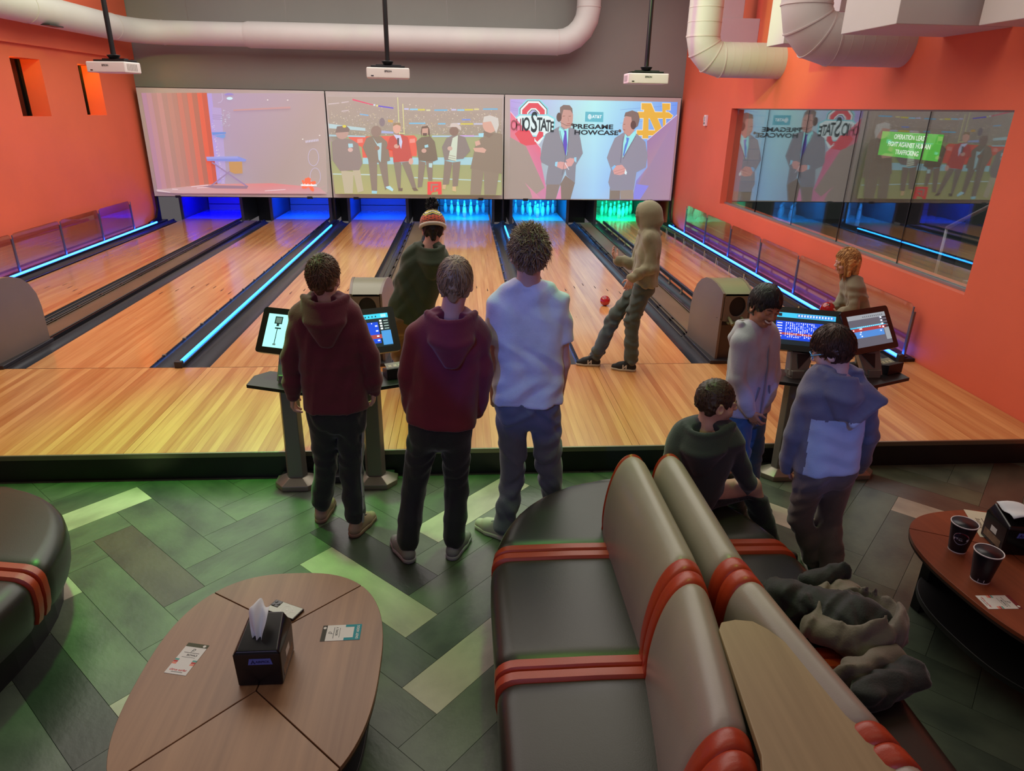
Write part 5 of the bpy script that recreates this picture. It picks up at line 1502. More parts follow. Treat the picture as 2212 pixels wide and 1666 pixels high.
# joints of the figures, metres
POSES = {
    'p1': dict(head=(0.127, -2.28, 1.551), neck=(0.13, -2.28, 1.425), pel=(0.133, -2.28, 0.776), shL=(-0.009, -2.28, 1.343), shR=(0.244, -2.28, 1.342), elL=(-0.093, -2.28, 1.105), elR=(0.342, -2.3, 1.119), wrL=(-0.111, -2.25, 0.87), wrR=(0.347, -2.26, 0.898), tiL=(-0.124, -2.23, 0.766), tiR=(0.33, -2.23, 0.751), knL=(0.027, -2.23, 0.377), knR=(0.186, -2.28, 0.383), heL=(-0.04, -2.251, 0.0), toL=(-0.01, -2.041, 0.0), heR=(0.181, -2.412, 0.0), toR=(0.285, -2.182, 0.0)),
    'p2': dict(head=(0.824, -2.56, 1.594), neck=(0.8, -2.56, 1.413), pel=(0.733, -2.56, 0.813), shL=(0.629, -2.56, 1.32), shR=(0.933, -2.56, 1.319), elL=(0.572, -2.56, 1.108), elR=(0.957, -2.56, 1.115), wrL=(0.582, -2.5, 0.87), wrR=(0.928, -2.5, 0.865), tiL=(0.608, -2.46, 0.747), tiR=(0.903, -2.46, 0.742), knL=(0.567, -2.51, 0.372), knR=(0.811, -2.51, 0.366), heL=(0.556, -2.675, 0.0), toL=(0.409, -2.422, 0.0), heR=(0.77, -2.659, 0.0), toR=(0.88, -2.409, 0.0)),
    'p3': dict(head=(1.198, -2.42, 1.705), neck=(1.2, -2.42, 1.526), pel=(1.215, -2.42, 0.87), shL=(1.048, -2.42, 1.444), shR=(1.365, -2.42, 1.443), elL=(1.026, -2.42, 1.098), elR=(1.405, -2.42, 1.109), wrL=(1.03, -2.37, 0.851), wrR=(1.396, -2.37, 0.874), tiL=(1.06, -2.32, 0.717), tiR=(1.384, -2.32, 0.727), knL=(1.14, -2.38, 0.381), knR=(1.366, -2.4, 0.372), heL=(1.137, -2.478, 0.0), toL=(1.013, -2.386, 0.0), heR=(1.398, -2.403, 0.0), toR=(1.481, -2.19, 0.0)),
    'p4': dict(head=(0.628, -0.49, 1.508), neck=(0.597, -0.53, 1.371), pel=(0.406, -0.55, 0.802), shL=(0.461, -0.52, 1.3), shR=(0.687, -0.58, 1.291), elL=(0.357, -0.43, 1.07), elR=(0.754, -0.55, 1.062), wrL=(0.39, -0.3, 0.849), wrR=(0.797, -0.43, 0.797), tiL=(0.422, -0.25, 0.754), tiR=(0.815, -0.39, 0.692), knL=(0.316, -0.45, 0.47), knR=(0.482, -0.45, 0.469), heL=(0.4, -0.62, 0.196), toL=(0.36, -0.4, 0.196), heR=(0.62, -0.6, 0.196), toR=(0.66, -0.38, 0.196)),
    'p5': dict(head=(2.438, -0.05, 1.563), neck=(2.472, -0.05, 1.422), pel=(2.46, -0.05, 0.97), shR=(2.454, 0.08, 1.347), shL=(2.444, -0.18, 1.401), elR=(2.407, 0.11, 1.109), elL=(2.461, -0.22, 1.157), wrR=(2.234, 0.09, 1.155), wrL=(2.304, -0.22, 1.068), tiR=(2.177, 0.09, 1.246), tiL=(2.262, -0.22, 0.934), knR=(2.237, -0.01, 0.678), knL=(2.355, -0.15, 0.659), heR=(2.119, -0.038, 0.196), toR=(1.863, -0.008, 0.196), heL=(2.419, -0.19, 0.196), toL=(2.286, -0.151, 0.196)),
    'p6': dict(head=(2.577, -2.23, 1.375), neck=(2.58, -2.18, 1.232), pel=(2.58, -2.2, 0.715), shL=(2.683, -2.12, 1.149), shR=(2.461, -2.26, 1.169), elL=(2.735, -2.14, 0.924), elR=(2.449, -2.3, 0.955), wrL=(2.677, -2.24, 0.784), wrR=(2.529, -2.36, 0.779), tiL=(2.613, -2.3, 0.76), tiR=(2.572, -2.38, 0.704), knL=(2.68, -2.17, 0.47), knR=(2.54, -2.29, 0.47), heL=(2.67, -2.12, 0.0), toL=(2.8, -2.26, 0.0), heR=(2.52, -2.26, 0.0), toR=(2.63, -2.42, 0.0)),
    'p7': dict(head=(2.644, -2.88, 1.336), neck=(2.677, -2.9, 1.225), pel=(2.725, -2.9, 0.699), shL=(2.566, -2.9, 1.118), shR=(2.849, -2.9, 1.09), elL=(2.538, -2.88, 0.88), elR=(2.947, -2.86, 0.858), wrL=(2.571, -2.81, 0.652), wrR=(3.006, -2.76, 0.616), tiL=(2.648, -2.76, 0.522), tiR=(3.023, -2.7, 0.493), knL=(2.684, -2.84, 0.357), knR=(2.849, -2.84, 0.331), heL=(2.807, -2.894, 0.0), toL=(2.828, -2.778, 0.0), heR=(2.823, -2.998, 0.0), toR=(2.938, -2.859, 0.0)),
    'p8': dict(head=(2.119, -2.85, 1.057), neck=(2.094, -2.85, 0.919), shL=(1.989, -2.8, 0.817), shR=(2.205, -2.9, 0.856), elL=(1.977, -2.75, 0.546), elR=(2.338, -2.87, 0.597), wrL=(2.224, -2.6, 0.362), wrR=(2.33, -2.73, 0.462), tiL=(2.311, -2.55, 0.354), tiR=(2.284, -2.67, 0.457), pel=(2.02, -2.86, 0.545), knL=(2.32, -2.56, 0.55), knR=(2.4, -2.8, 0.54), heL=(2.5, -2.5, 0.0), toL=(2.66, -2.38, 0.0), heR=(2.55, -2.8, 0.0), toR=(2.74, -2.74, 0.0)),
    'p9': dict(head=(4.169, -0.25, 1.215), neck=(4.237, -0.25, 1.069), pel=(4.4, -0.25, 0.707), shL=(4.228, -0.35, 1.011), shR=(4.277, -0.15, 0.978), elL=(4.249, -0.38, 0.838), elR=(4.245, -0.15, 0.821), wrL=(4.147, -0.33, 0.774), wrR=(4.16, -0.19, 0.776), tiL=(4.068, -0.29, 0.763), tiR=(4.099, -0.2, 0.796), knL=(4.438, -0.3, 0.488), knR=(4.519, -0.19, 0.482), heL=(4.557, -0.217, 0.196), toL=(4.462, -0.179, 0.196), heR=(4.793, -0.037, 0.196), toR=(4.693, -0.009, 0.196)),
    'p10': dict(head=(2.83, -4.6, 1.19), neck=(2.8, -4.66, 1.04), pel=(2.66, -4.72, 0.55), shL=(2.82, -4.49, 0.98), shR=(2.86, -4.83, 0.97), elL=(2.98, -4.3, 0.74), elR=(3.08, -4.9, 0.72), wrL=(3.02, -4.1, 0.6), wrR=(3.28, -4.82, 0.62), tiL=(2.985, -3.99, 0.535), tiR=(3.38, -4.78, 0.6), knL=(3.06, -4.52, 0.53), knR=(3.08, -4.76, 0.53), heL=(3.06, -4.5, 0.0), toL=(3.26, -4.42, 0.0), heR=(3.08, -4.78, 0.0), toR=(3.3, -4.76, 0.0)),
}
# ------------------------------------------------------------------ figures: smooth solids grown from joint positions
V3 = lambda p: np.array(p, dtype=np.float32)
def unit(v): v = np.asarray(v, float); return v / (np.linalg.norm(v) + 1e-9)

class Vol:
    """signed distance grid; solids are blended in and the surface is read off with surface nets"""
    def __init__(self, lo, hi, h):
        self.lo = np.array(lo, np.float32); self.h = np.float32(h)
        self.n = np.ceil((np.array(hi) - np.array(lo)) / h).astype(int) + 1
        self.d = np.full(self.n, 0.12, np.float32)
    def win(self, a, b):
        i0 = np.clip(np.floor((np.array(a) - self.lo) / self.h).astype(int), 0, self.n - 1)
        i1 = np.clip(np.ceil((np.array(b) - self.lo) / self.h).astype(int) + 1, 1, self.n)
        sl = tuple(slice(int(p), int(q)) for p, q in zip(i0, i1))
        ax = [self.lo[k] + self.h * np.arange(sl[k].start, sl[k].stop, dtype=np.float32) for k in range(3)]
        return sl, ax[0][:, None, None], ax[1][None, :, None], ax[2][None, None, :]
    def mix(self, sl, e, k, op):
        d = self.d[sl]
        if op == 'add':
            hh = np.clip(.5 + .5 * (d - e) / k, 0, 1)
            self.d[sl] = d * (1 - hh) + e * hh - k * hh * (1 - hh)
        else:
            e = -e
            hh = np.clip(.5 - .5 * (d - e) / k, 0, 1)
            self.d[sl] = d * (1 - hh) + e * hh + k * hh * (1 - hh)
    def cap(self, a, b, ra, rb=None, k=.02, op='add'):
        a, b = V3(a), V3(b)
        rb = ra if rb is None else rb
        m = max(ra, rb) + k + .03
        sl, X, Y, Z = self.win(np.minimum(a, b) - m, np.maximum(a, b) + m)
        if min(self.d[sl].shape) == 0: return self
        ba = b - a; L2 = float(ba @ ba) + 1e-9
        t = np.clip(((X - a[0]) * ba[0] + (Y - a[1]) * ba[1] + (Z - a[2]) * ba[2]) / L2, 0, 1)
        e = np.sqrt((X - a[0] - ba[0] * t) ** 2 + (Y - a[1] - ba[1] * t) ** 2 + (Z - a[2] - ba[2] * t) ** 2) - (ra + (rb - ra) * t)
        self.mix(sl, e, k, op)
        return self
    def ell(self, c, r, M=None, k=.02, op='add'):
        c = V3(c); r = V3(r); m = float(max(r)) + k + .03
        sl, X, Y, Z = self.win(c - m, c + m)
        if min(self.d[sl].shape) == 0: return self
        x, y, z = X - c[0], Y - c[1], Z - c[2]
        if M is not None:
            M = np.asarray(M, np.float32)
            x, y, z = (M[0, 0] * x + M[1, 0] * y + M[2, 0] * z, M[0, 1] * x + M[1, 1] * y + M[2, 1] * z, M[0, 2] * x + M[1, 2] * y + M[2, 2] * z)
        k0 = np.sqrt((x / r[0]) ** 2 + (y / r[1]) ** 2 + (z / r[2]) ** 2)
        k1 = np.sqrt((x / r[0] ** 2) ** 2 + (y / r[1] ** 2) ** 2 + (z / r[2] ** 2) ** 2) + 1e-6
        self.mix(sl, k0 * (k0 - 1) / k1, k, op)
        return self
    def chain(self, pts, rs, k=.02, op='add'):
        for i in range(len(pts) - 1): self.cap(pts[i], pts[i + 1], rs[i], rs[i + 1], k, op)
        return self
    def grid(self):
        return self.win(self.lo, self.lo + self.h * self.n)
    def plane(self, p, nrm, k=.006):
        """cut away the side the normal points to"""
        sl, X, Y, Z = self.grid()
        nrm = unit(nrm).astype(np.float32)
        e = (X - p[0]) * nrm[0] + (Y - p[1]) * nrm[1] + (Z - p[2]) * nrm[2]
        d = self.d
        hh = np.clip(.5 - .5 * (d - e) / k, 0, 1)
        self.d = (d * (1 - hh) + e * hh + k * hh * (1 - hh)).astype(np.float32)
        return self
    def folds(self, amp, wl, seed=0, bias=(1, 1, 2.2)):
        """cloth folds: warped waves pushed into the surface"""
        g = np.random.RandomState(seed)
        idx = np.nonzero(np.abs(self.d) < .035)
        p = np.stack([self.lo[k] + self.h * idx[k] for k in range(3)], -1).astype(np.float32)
        s = np.zeros(len(p), np.float32)
        for i in range(4):
            kv = g.normal(size=3) * np.array(bias); kv = kv / np.linalg.norm(kv) * 2 * np.pi / (wl * g.uniform(.7, 1.5))
            w = g.normal(size=3) / wl * 1.3
            ph = g.uniform(0, 6)
            v = np.sin(p @ kv + 1.6 * np.sin(p @ w * 1.7 + ph) + ph)
            s += np.sign(v) * np.abs(v) ** 1.3 * np.clip(.5 + np.sin(p @ w + ph * 2), 0, 1.2)
        self.d[idx] += (amp * s).astype(np.float32)
        return self
    def surf(self, name):
        d = self.d
        ins = d < 0
        nx, ny, nz = d.shape
        c = np.zeros((nx - 1, ny - 1, nz - 1), np.int8)
        for i in (0, 1):
            for j in (0, 1):
                for k in (0, 1):
                    c += ins[i:nx - 1 + i, j:ny - 1 + j, k:nz - 1 + k]
        act = (c > 0) & (c < 8)
        I = np.nonzero(act)
        N = len(I[0])
        idm = np.full(c.shape, -1, np.int32); idm[I] = np.arange(N)
        acc = np.zeros((N, 3), np.float32); cnt = np.zeros(N, np.float32)
        cor = {}
        for i in (0, 1):
            for j in (0, 1):
                for k in (0, 1): cor[i, j, k] = d[I[0] + i, I[1] + j, I[2] + k]
        for a in range(3):
            o = [x for x in range(3) if x != a]
            for u in (0, 1):
                for v in (0, 1):
                    q = [0, 0, 0]; q[o[0]] = u; q[o[1]] = v
                    q0 = tuple(q); q[a] = 1; q1 = tuple(q)
                    d0, d1 = cor[q0], cor[q1]
                    m = (d0 < 0) != (d1 < 0)
                    t = d0[m] / (d0[m] - d1[m])
                    acc[m, a] += t; acc[m, o[0]] += u; acc[m, o[1]] += v; cnt[m] += 1
        vs = (np.stack(I, -1) + acc / cnt[:, None]) * self.h + self.lo
        F = []
        for a in range(3):
            o = [(a + 1) % 3, (a + 2) % 3]
            s0 = [slice(None)] * 3; s1 = [slice(None)] * 3
            s0[a] = slice(0, -1); s1[a] = slice(1, None)
            A_, B_ = ins[tuple(s0)], ins[tuple(s1)]
            for fl, mk in ((0, A_ & ~B_), (1, ~A_ & B_)):
                E = np.stack(np.nonzero(mk), -1)
                ok = (E[:, o[0]] > 0) & (E[:, o[1]] > 0) & (E[:, o[0]] < c.shape[o[0]]) & (E[:, o[1]] < c.shape[o[1]])
                E = E[ok]
                if not len(E): continue
                q = []
                for du, dv_ in ((-1, -1), (0, -1), (0, 0), (-1, 0)):
                    t = E.copy(); t[:, o[0]] += du; t[:, o[1]] += dv_
                    q.append(idm[t[:, 0], t[:, 1], t[:, 2]])
                q = np.stack(q, -1)
                if fl: q = q[:, ::-1]
                F.append(q)
        F = np.concatenate(F)
        F = F[(F >= 0).all(1)]
        return vs, F

def quads_mesh(name, parts, origin):
    vs = np.concatenate([p[0] for p in parts]) - np.array(origin, np.float32)
    off = 0; fs = []
    for v, f in parts:
        fs.append(f + off); off += len(v)
    f = np.concatenate(fs)
    me = bpy.data.meshes.new(name)
    me.vertices.add(len(vs)); me.vertices.foreach_set('co', vs.astype(np.float32).ravel())
    me.loops.add(len(f) * 4); me.loops.foreach_set('vertex_index', f.astype(np.int32).ravel())
    me.polygons.add(len(f))
    me.polygons.foreach_set('loop_start', np.arange(0, len(f) * 4, 4, dtype=np.int32))
    me.polygons.foreach_set('use_smooth', np.ones(len(f), bool))
    me.update(calc_edges=True)
    return me

def rot3(yaw, pitch=0.0, roll=0.0):
    """columns = right, forward, up of a head that looks along +Y, turned by yaw (left positive), pitched down by pitch"""
    return np.array((Matrix.Rotation(R(yaw), 3, 'Z') @ Matrix.Rotation(-R(pitch), 3, 'X') @ Matrix.Rotation(R(roll), 3, 'Y')))

def head_vol(hc, M, nk, s=1.0, smile=False, nr=.052):
    lo = np.minimum(hc, nk) - .17; hi = np.maximum(hc, nk) + .17
    v = Vol(lo, hi, .0046)
    W = lambda x, y, z: hc + M @ (np.array((x, y, z)) * s)
    v.ell(W(0, -.012, .022), (.072 * s, .092 * s, .088 * s), M, .01)
    v.ell(W(0, .022, -.035), (.058 * s, .066 * s, .07 * s), M, .02)
    v.ell(W(0, .052, -.088), (.026 * s, .024 * s, .02 * s), M, .02)
    for e in (-1, 1):
        v.ell(W(e * .036, .052, -.035), (.026 * s, .024 * s, .026 * s), M, .015)
        v.ell(W(e * .031, .096, .002), (.017 * s, .012 * s, .011 * s), M, .012, 'sub')
        v.ell(W(e * .030, .077, .001), (.0135 * s, .013 * s, .012 * s), M, .004)
        v.ell(W(e * .0765, -.006, -.012), (.010 * s, .021 * s, .032 * s), M @ np.array(Matrix.Rotation(R(-e * 18), 3, 'Z')), .006)
        v.ell(W(e * .085, -.002, -.008), (.008 * s, .011 * s, .018 * s), M, .005, 'sub')
        v.cap(W(e * .012, .084, .017), W(e * .046, .072, .015), .008 * s, .006 * s, .012)
        v.ell(W(e * .010, .094, -.030), (.008 * s, .009 * s, .007 * s), M, .006)
    v.cap(W(0, .083, .008), W(0, .101, -.026), .006 * s, .010 * s, .010)
    if smile:
        v.cap(W(-.03, .078, -.048), W(0, .092, -.062), .008 * s, .012 * s, .008, 'sub')
        v.cap(W(.03, .078, -.048), W(0, .092, -.062), .008 * s, .012 * s, .008, 'sub')
        v.cap(W(-.022, .082, -.070), W(.022, .082, -.070), .007 * s, .007 * s, .006)
    else:
        v.cap(W(-.018, .082, -.056), W(.018, .082, -.056), .005 * s, .005 * s, .006)
        v.cap(W(-.015, .081, -.066), W(.015, .081, -.066), .006 * s, .006 * s, .006)
    v.cap(W(0, -.022, -.045), nk, nr * s, (nr + .005) * s, .025)
    v.cap(nk, nk + (nk - hc) * .25, (nr + .004) * s, (nr + .02) * s, .03)
    return v, W

def hair(parent, origin, hc, M, s, m, style, seed=1):
    g = np.random.RandomState(seed)
    v = Vol(hc - .17, hc + .17, .0055)
    W = lambda x, y, z: hc + M @ (np.array((x, y, z)) * s)
    vol_, fringe, nape, side = style['vol'], style.get('fringe', .0), style.get('nape', -.06), style.get('side', -.03)
    cr = np.array((.074 + vol_ * .55, .094 + vol_ * .55, .090 + vol_)) * s
    v.ell(W(0, -.014, .024), cr, M, .01)
    v.cap(W(0, -.075, -.01), W(0, -.065, nape), .030 * s + vol_ * .2, .022 * s, .02)
    for e in (-1, 1):
        v.cap(W(e * .058, -.03, .0), W(e * .05, -.045, side - .015), .024 * s, .018 * s, .02)
    if style.get('long'):
        for e in (-1, 1):
            v.cap(W(e * .066, -.01, .02), W(e * .062, .0, -.105), .032 * s, .024 * s, .02)
            v.cap(W(e * .04, -.07, .0), W(e * .04, -.07, -.12), .04 * s, .028 * s, .02)
    # keep the face free
    v.ell(W(0, .125, -.06 + fringe * .5), (.105 * s, .085 * s, .095 * s), M, .012, 'sub')
    for e in (-1, 1):
        if not style.get('long'):
            v.ell(W(e * .10, .028, -.045), (.045 * s, .042 * s, .05 * s), M, .01, 'sub')
            v.ell(W(e * .098, -.004, -.02), (.032 * s, .024 * s, .036 * s), M, .008, 'sub')
    v.folds(.0022, .022, seed, (1, 1, .4))
    capv, capf = v.surf('hair')
    # locks following the scalp away from the crown
    crown = unit(style.get('crown', (0.15, -.55, .8)))
    cen = np.array((0, -.014, .024)); rr = np.array((.074 + vol_ * .6, .094 + vol_ * .6, .090 + vol_)) * 1.0
    vs = []; fs = []; n = 0; made = 0
    want = style.get('locks', 620)
    tries = 0
    while made < want and tries < want * 12:
        tries += 1
        q = unit(g.normal(size=3))
        if q[2] < style.get('low', -.45): continue
        if q[1] > .42 and q[2] < style.get('front', .42): continue
        if abs(q[0]) > .72 and q[2] < .0 and not style.get('long'): continue
        if not style.get('long') and q[1] > .0 and q[2] < .12: continue
        f = q - crown; f = f - q * (f @ q); f = unit(f + g.normal(size=3) * style.get('mess', .25))
        f = unit(f - q * (f @ q))
        if style.get('sweep') is not None:
            f = unit(f + np.array(style['sweep']) * max(0, q[2]))
            f = unit(f - q * (f @ q))
        if q[1] > .15 and q[2] < .8 and not style.get('long'): front_k = .55
        else: front_k = 1.0
        L = front_k * style.get('len', .055) * g.uniform(.6, 1.25) * (.6 if q[2] < -.1 and not style.get('long') else 1)
        wd = style.get('wid', .0065) * g.uniform(.7, 1.3)
        lift = style.get('lift', .012) * g.uniform(.2, 1.4)
        pts = []
        sidev = np.cross(q, f)
        curl = g.uniform(-1, 1) * style.get('curl', .25)
        for k in range(5):
            t = k / 4
            ang = L * t / .09
            dr = q * math.cos(ang) + (f * math.cos(curl * t) + sidev * math.sin(curl * t)) * math.sin(ang)
            rad = 1.0 + lift * (t ** 1.4) / .09 - .02
            p = cen + dr * rr * rad
            if p[1] > .035 and p[2] < style.get('fz', .045) and abs(p[0]) < .074 and len(pts): p = (M.T @ (np.array(pts[-1]) - hc)) / s + np.array((0, 0, -.0006))
            if style.get('long') and q[2] < .45: p = p + np.array((0, 0, -.05 * t))
            pts.append(hc + M @ (p * s))
        sw = M @ sidev; nn = M @ q
        for k, p in enumerate(pts):
            w = wd * (1.0, 1.15, .95, .6, .12)[k] * s
            vs += [p - sw * w, p + nn * w * .6, p + sw * w]
        for k in range(4):
            a = n + 3 * k
            fs += [(a, a + 1, a + 4, a + 3), (a + 1, a + 2, a + 5, a + 4), (a + 2, a, a + 3, a + 5)]
        n += 15; made += 1
    me = quads_mesh('hair', [(capv, capf), (np.array(vs, np.float32), np.array(fs, np.int32))], origin)
    o = link_mesh('hair', me, m, parent)
    return o

def hand_vol(wr, d, nrm, thumb, s=1.0, curl=(25, 35, 25), grip=0.0):
    """open or curled hand: d points to the finger tips, nrm out of the palm, thumb to the thumb side"""
    wr = np.array(wr, float); d = unit(d); nrm = unit(np.array(nrm) - d * (np.array(nrm) @ d)); t = unit(np.cross(d, nrm)); 
    if t @ np.array(thumb) < 0: t = -t
    v = Vol(wr - .20 * s - .01, wr + .20 * s + .01, .0038)
    v.cap(wr - d * .045 * s, wr, .022 * s, .021 * s, .01)
    kn = []
    for i in range(4):
        off = (1.5 - i)
        b0 = wr + t * off * .010 * s + d * .008 * s
        k_ = wr + d * (.080 - .005 * abs(i - 1)) * s + t * off * .0185 * s
        v.cap(b0, k_, .0135 * s, .0105 * s, .012)
        kn.append(k_)
    v.cap(wr + d * .02 * s + t * .012 * s + nrm * .006 * s, wr + d * .04 * s + t * .026 * s + nrm * .008 * s, .014 * s, .011 * s, .012)
    def bend(dv, a): return dv * math.cos(R(a)) + nrm * math.sin(R(a))
    for i, ln in enumerate((.066, .074, .069, .054)):
        p = kn[i]; a = 0
        spread = t * (1.5 - i) * .05
        for j, fr in enumerate((.45, .30, .25)):
            a += curl[j] * (1 + .12 * (i - 1))
            dd = unit(bend(d + spread, a) if a <= 90 else d * math.cos(R(a)) + nrm * math.sin(R(a)))
            q = p + dd * ln * fr * s
            r0 = (.0092, .0083, .0075)[j] * s; r1 = (.0083, .0075, .0066)[j] * s
            v.cap(p, q, r0, r1, .0025)
            p = q
    p = wr + d * .028 * s + t * .026 * s + nrm * .006 * s
    for dd, l, r0, r1 in ((d * .62 + t * .75 + nrm * .25, .040, .0115, .0095), (d * .88 + t * .30 + nrm * (.3 + grip), .033, .0092, .0072)):
        q = p + unit(dd) * l * s; v.cap(p, q, r0 * s, r1 * s, .005); p = q
    return v.surf('hand')

def bounds(J, pad): 
    A_ = np.array([J[k] for k in J]); return A_.min(0) - pad, A_.max(0) + pad

def torso(v, J, lat, fwd, prof, k=.03, bend=0.0):
    pel, nk = np.array(J['pel']), np.array(J['neck'])
    for i in range(len(prof) - 1):
        for t in np.linspace(0, 1, 4)[:-1 if i < len(prof) - 2 else None]:
            q = [prof[i][a] + (prof[i + 1][a] - prof[i][a]) * t for a in range(4)]
            c = pel + (nk - pel) * q[0] + fwd * q[3]
            v.cap(c - lat * q[1], c + lat * q[1], q[2], q[2], k)
    return v

def shoe(parent, origin, heel, toe, s, mu, ms, label=None, sock=None, lace=None, up=(0, 0, 1), mark=None):
    heel, toe = np.array(heel, float), np.array(toe, float)
    z0 = min(heel[2], toe[2])
    d = toe - heel; L = .255 * s; d = unit(d)
    up = unit(np.array(up) - d * (np.array(up) @ d)); sd = np.cross(d, up)
    P_ = lambda a, b, c: heel + d * (a * s) + sd * (b * s) + up * (c * s)
    lo = np.minimum(P_(0, 0, 0), P_(.26, 0, 0)) - .09; hi = np.maximum(P_(0, 0, .14), P_(.26, 0, .1)) + .09
    v = Vol(lo, hi, .0055)
    v.cap(P_(.035, 0, .045), P_(.06, 0, .085), .036 * s, .040 * s, .015)
    v.cap(P_(.04, 0, .04), P_(.16, 0, .038), .036 * s, .040 * s, .015)
    v.cap(P_(.16, 0, .036), P_(.222, .004, .03), .040 * s, .031 * s, .015)
    v.cap(P_(.07, 0, .085), P_(.17, 0, .055), .034 * s, .030 * s, .02)
    v.cap(P_(.05, 0, .15), P_(.06, 0, .10), .022 * s, .03 * s, .004, 'sub')
    v.plane(P_(0, 0, .018), -up, .004)
    o = link_mesh('shoe', quads_mesh('shoe', [v.surf('s')], origin), mu, parent, label=label)
    v = Vol(lo, hi, .0055)
    v.cap(P_(.036, 0, .015), P_(.15, 0, .015), .041 * s, .044 * s, .01)
    v.cap(P_(.15, 0, .015), P_(.218, .004, .018), .045 * s, .037 * s, .01)
    v.plane(P_(0, 0, .027), up, .004).plane(P_(0, 0, 0.0), -up, .004)
    link_mesh('sole', quads_mesh('sole', [v.surf('s')], origin), ms, o)
    if lace is not None:
        q = MB()
        for k in range(5):
            a = .10 + .022 * k; hgt = .098 - .010 * k
            q.tube([P_(a, -.026, hgt - .012) - origin, P_(a + .006, 0, hgt) - origin, P_(a, .026, hgt - .012) - origin], .0028 * s, 6)
        for e in (-1, 1):
            q.tube([P_(.10, 0, .10) - origin, P_(.09, e * .025, .118) - origin, P_(.11, e * .045, .115) - origin, P_(.122, e * .03, .10) - origin, P_(.108, 0, .10) - origin], .0026 * s, 6)
        q.build('lace', lace, o, smooth=True)
    if mark is not None:
        for e in (-1, 1):
            ob = text('N', 'shoe_mark', mark, .06 * s, o, frame(Vector(P_(.115, e * .0425, .045) - origin), -Vector(d) * -e if e > 0 else Vector(d) * 1, Vector(up)), bold=.003)
    return o

SKIN = {}
def skin(name, c):
    m = mat('skin_' + name, c, .5, var=.06, vscale=14, bump=.03, bscale=160)
    b = m.node_tree.nodes['Principled BSDF']
    b.inputs['Subsurface Weight'].default_value = .12
    b.inputs['Subsurface Radius'].default_value = (.012, .005, .003)
    return m

def cloth(name, c, var=.10, rough=.85): return mat('cloth_' + name, c, rough, var=var, vscale=9, bump=.16, bscale=140, sheen=.25)
def hair_mat(name, lo, hi):
    m = bpy.data.materials.new('hair_' + name); m.use_nodes = True
    nt = m.node_tree; b = nt.nodes['Principled BSDF']
    b.inputs['Roughness'].default_value = .48
    ge = nt.nodes.new('ShaderNodeNewGeometry')
    rp = nt.nodes.new('ShaderNodeValToRGB')
    rp.color_ramp.elements[0].color = (*lin(lo), 1); rp.color_ramp.elements[1].color = (*lin(hi), 1)
    nt.links.new(ge.outputs['Random Per Island'], rp.inputs['Fac'])
    nt.links.new(rp.outputs[0], b.inputs['Base Color'])
    return m

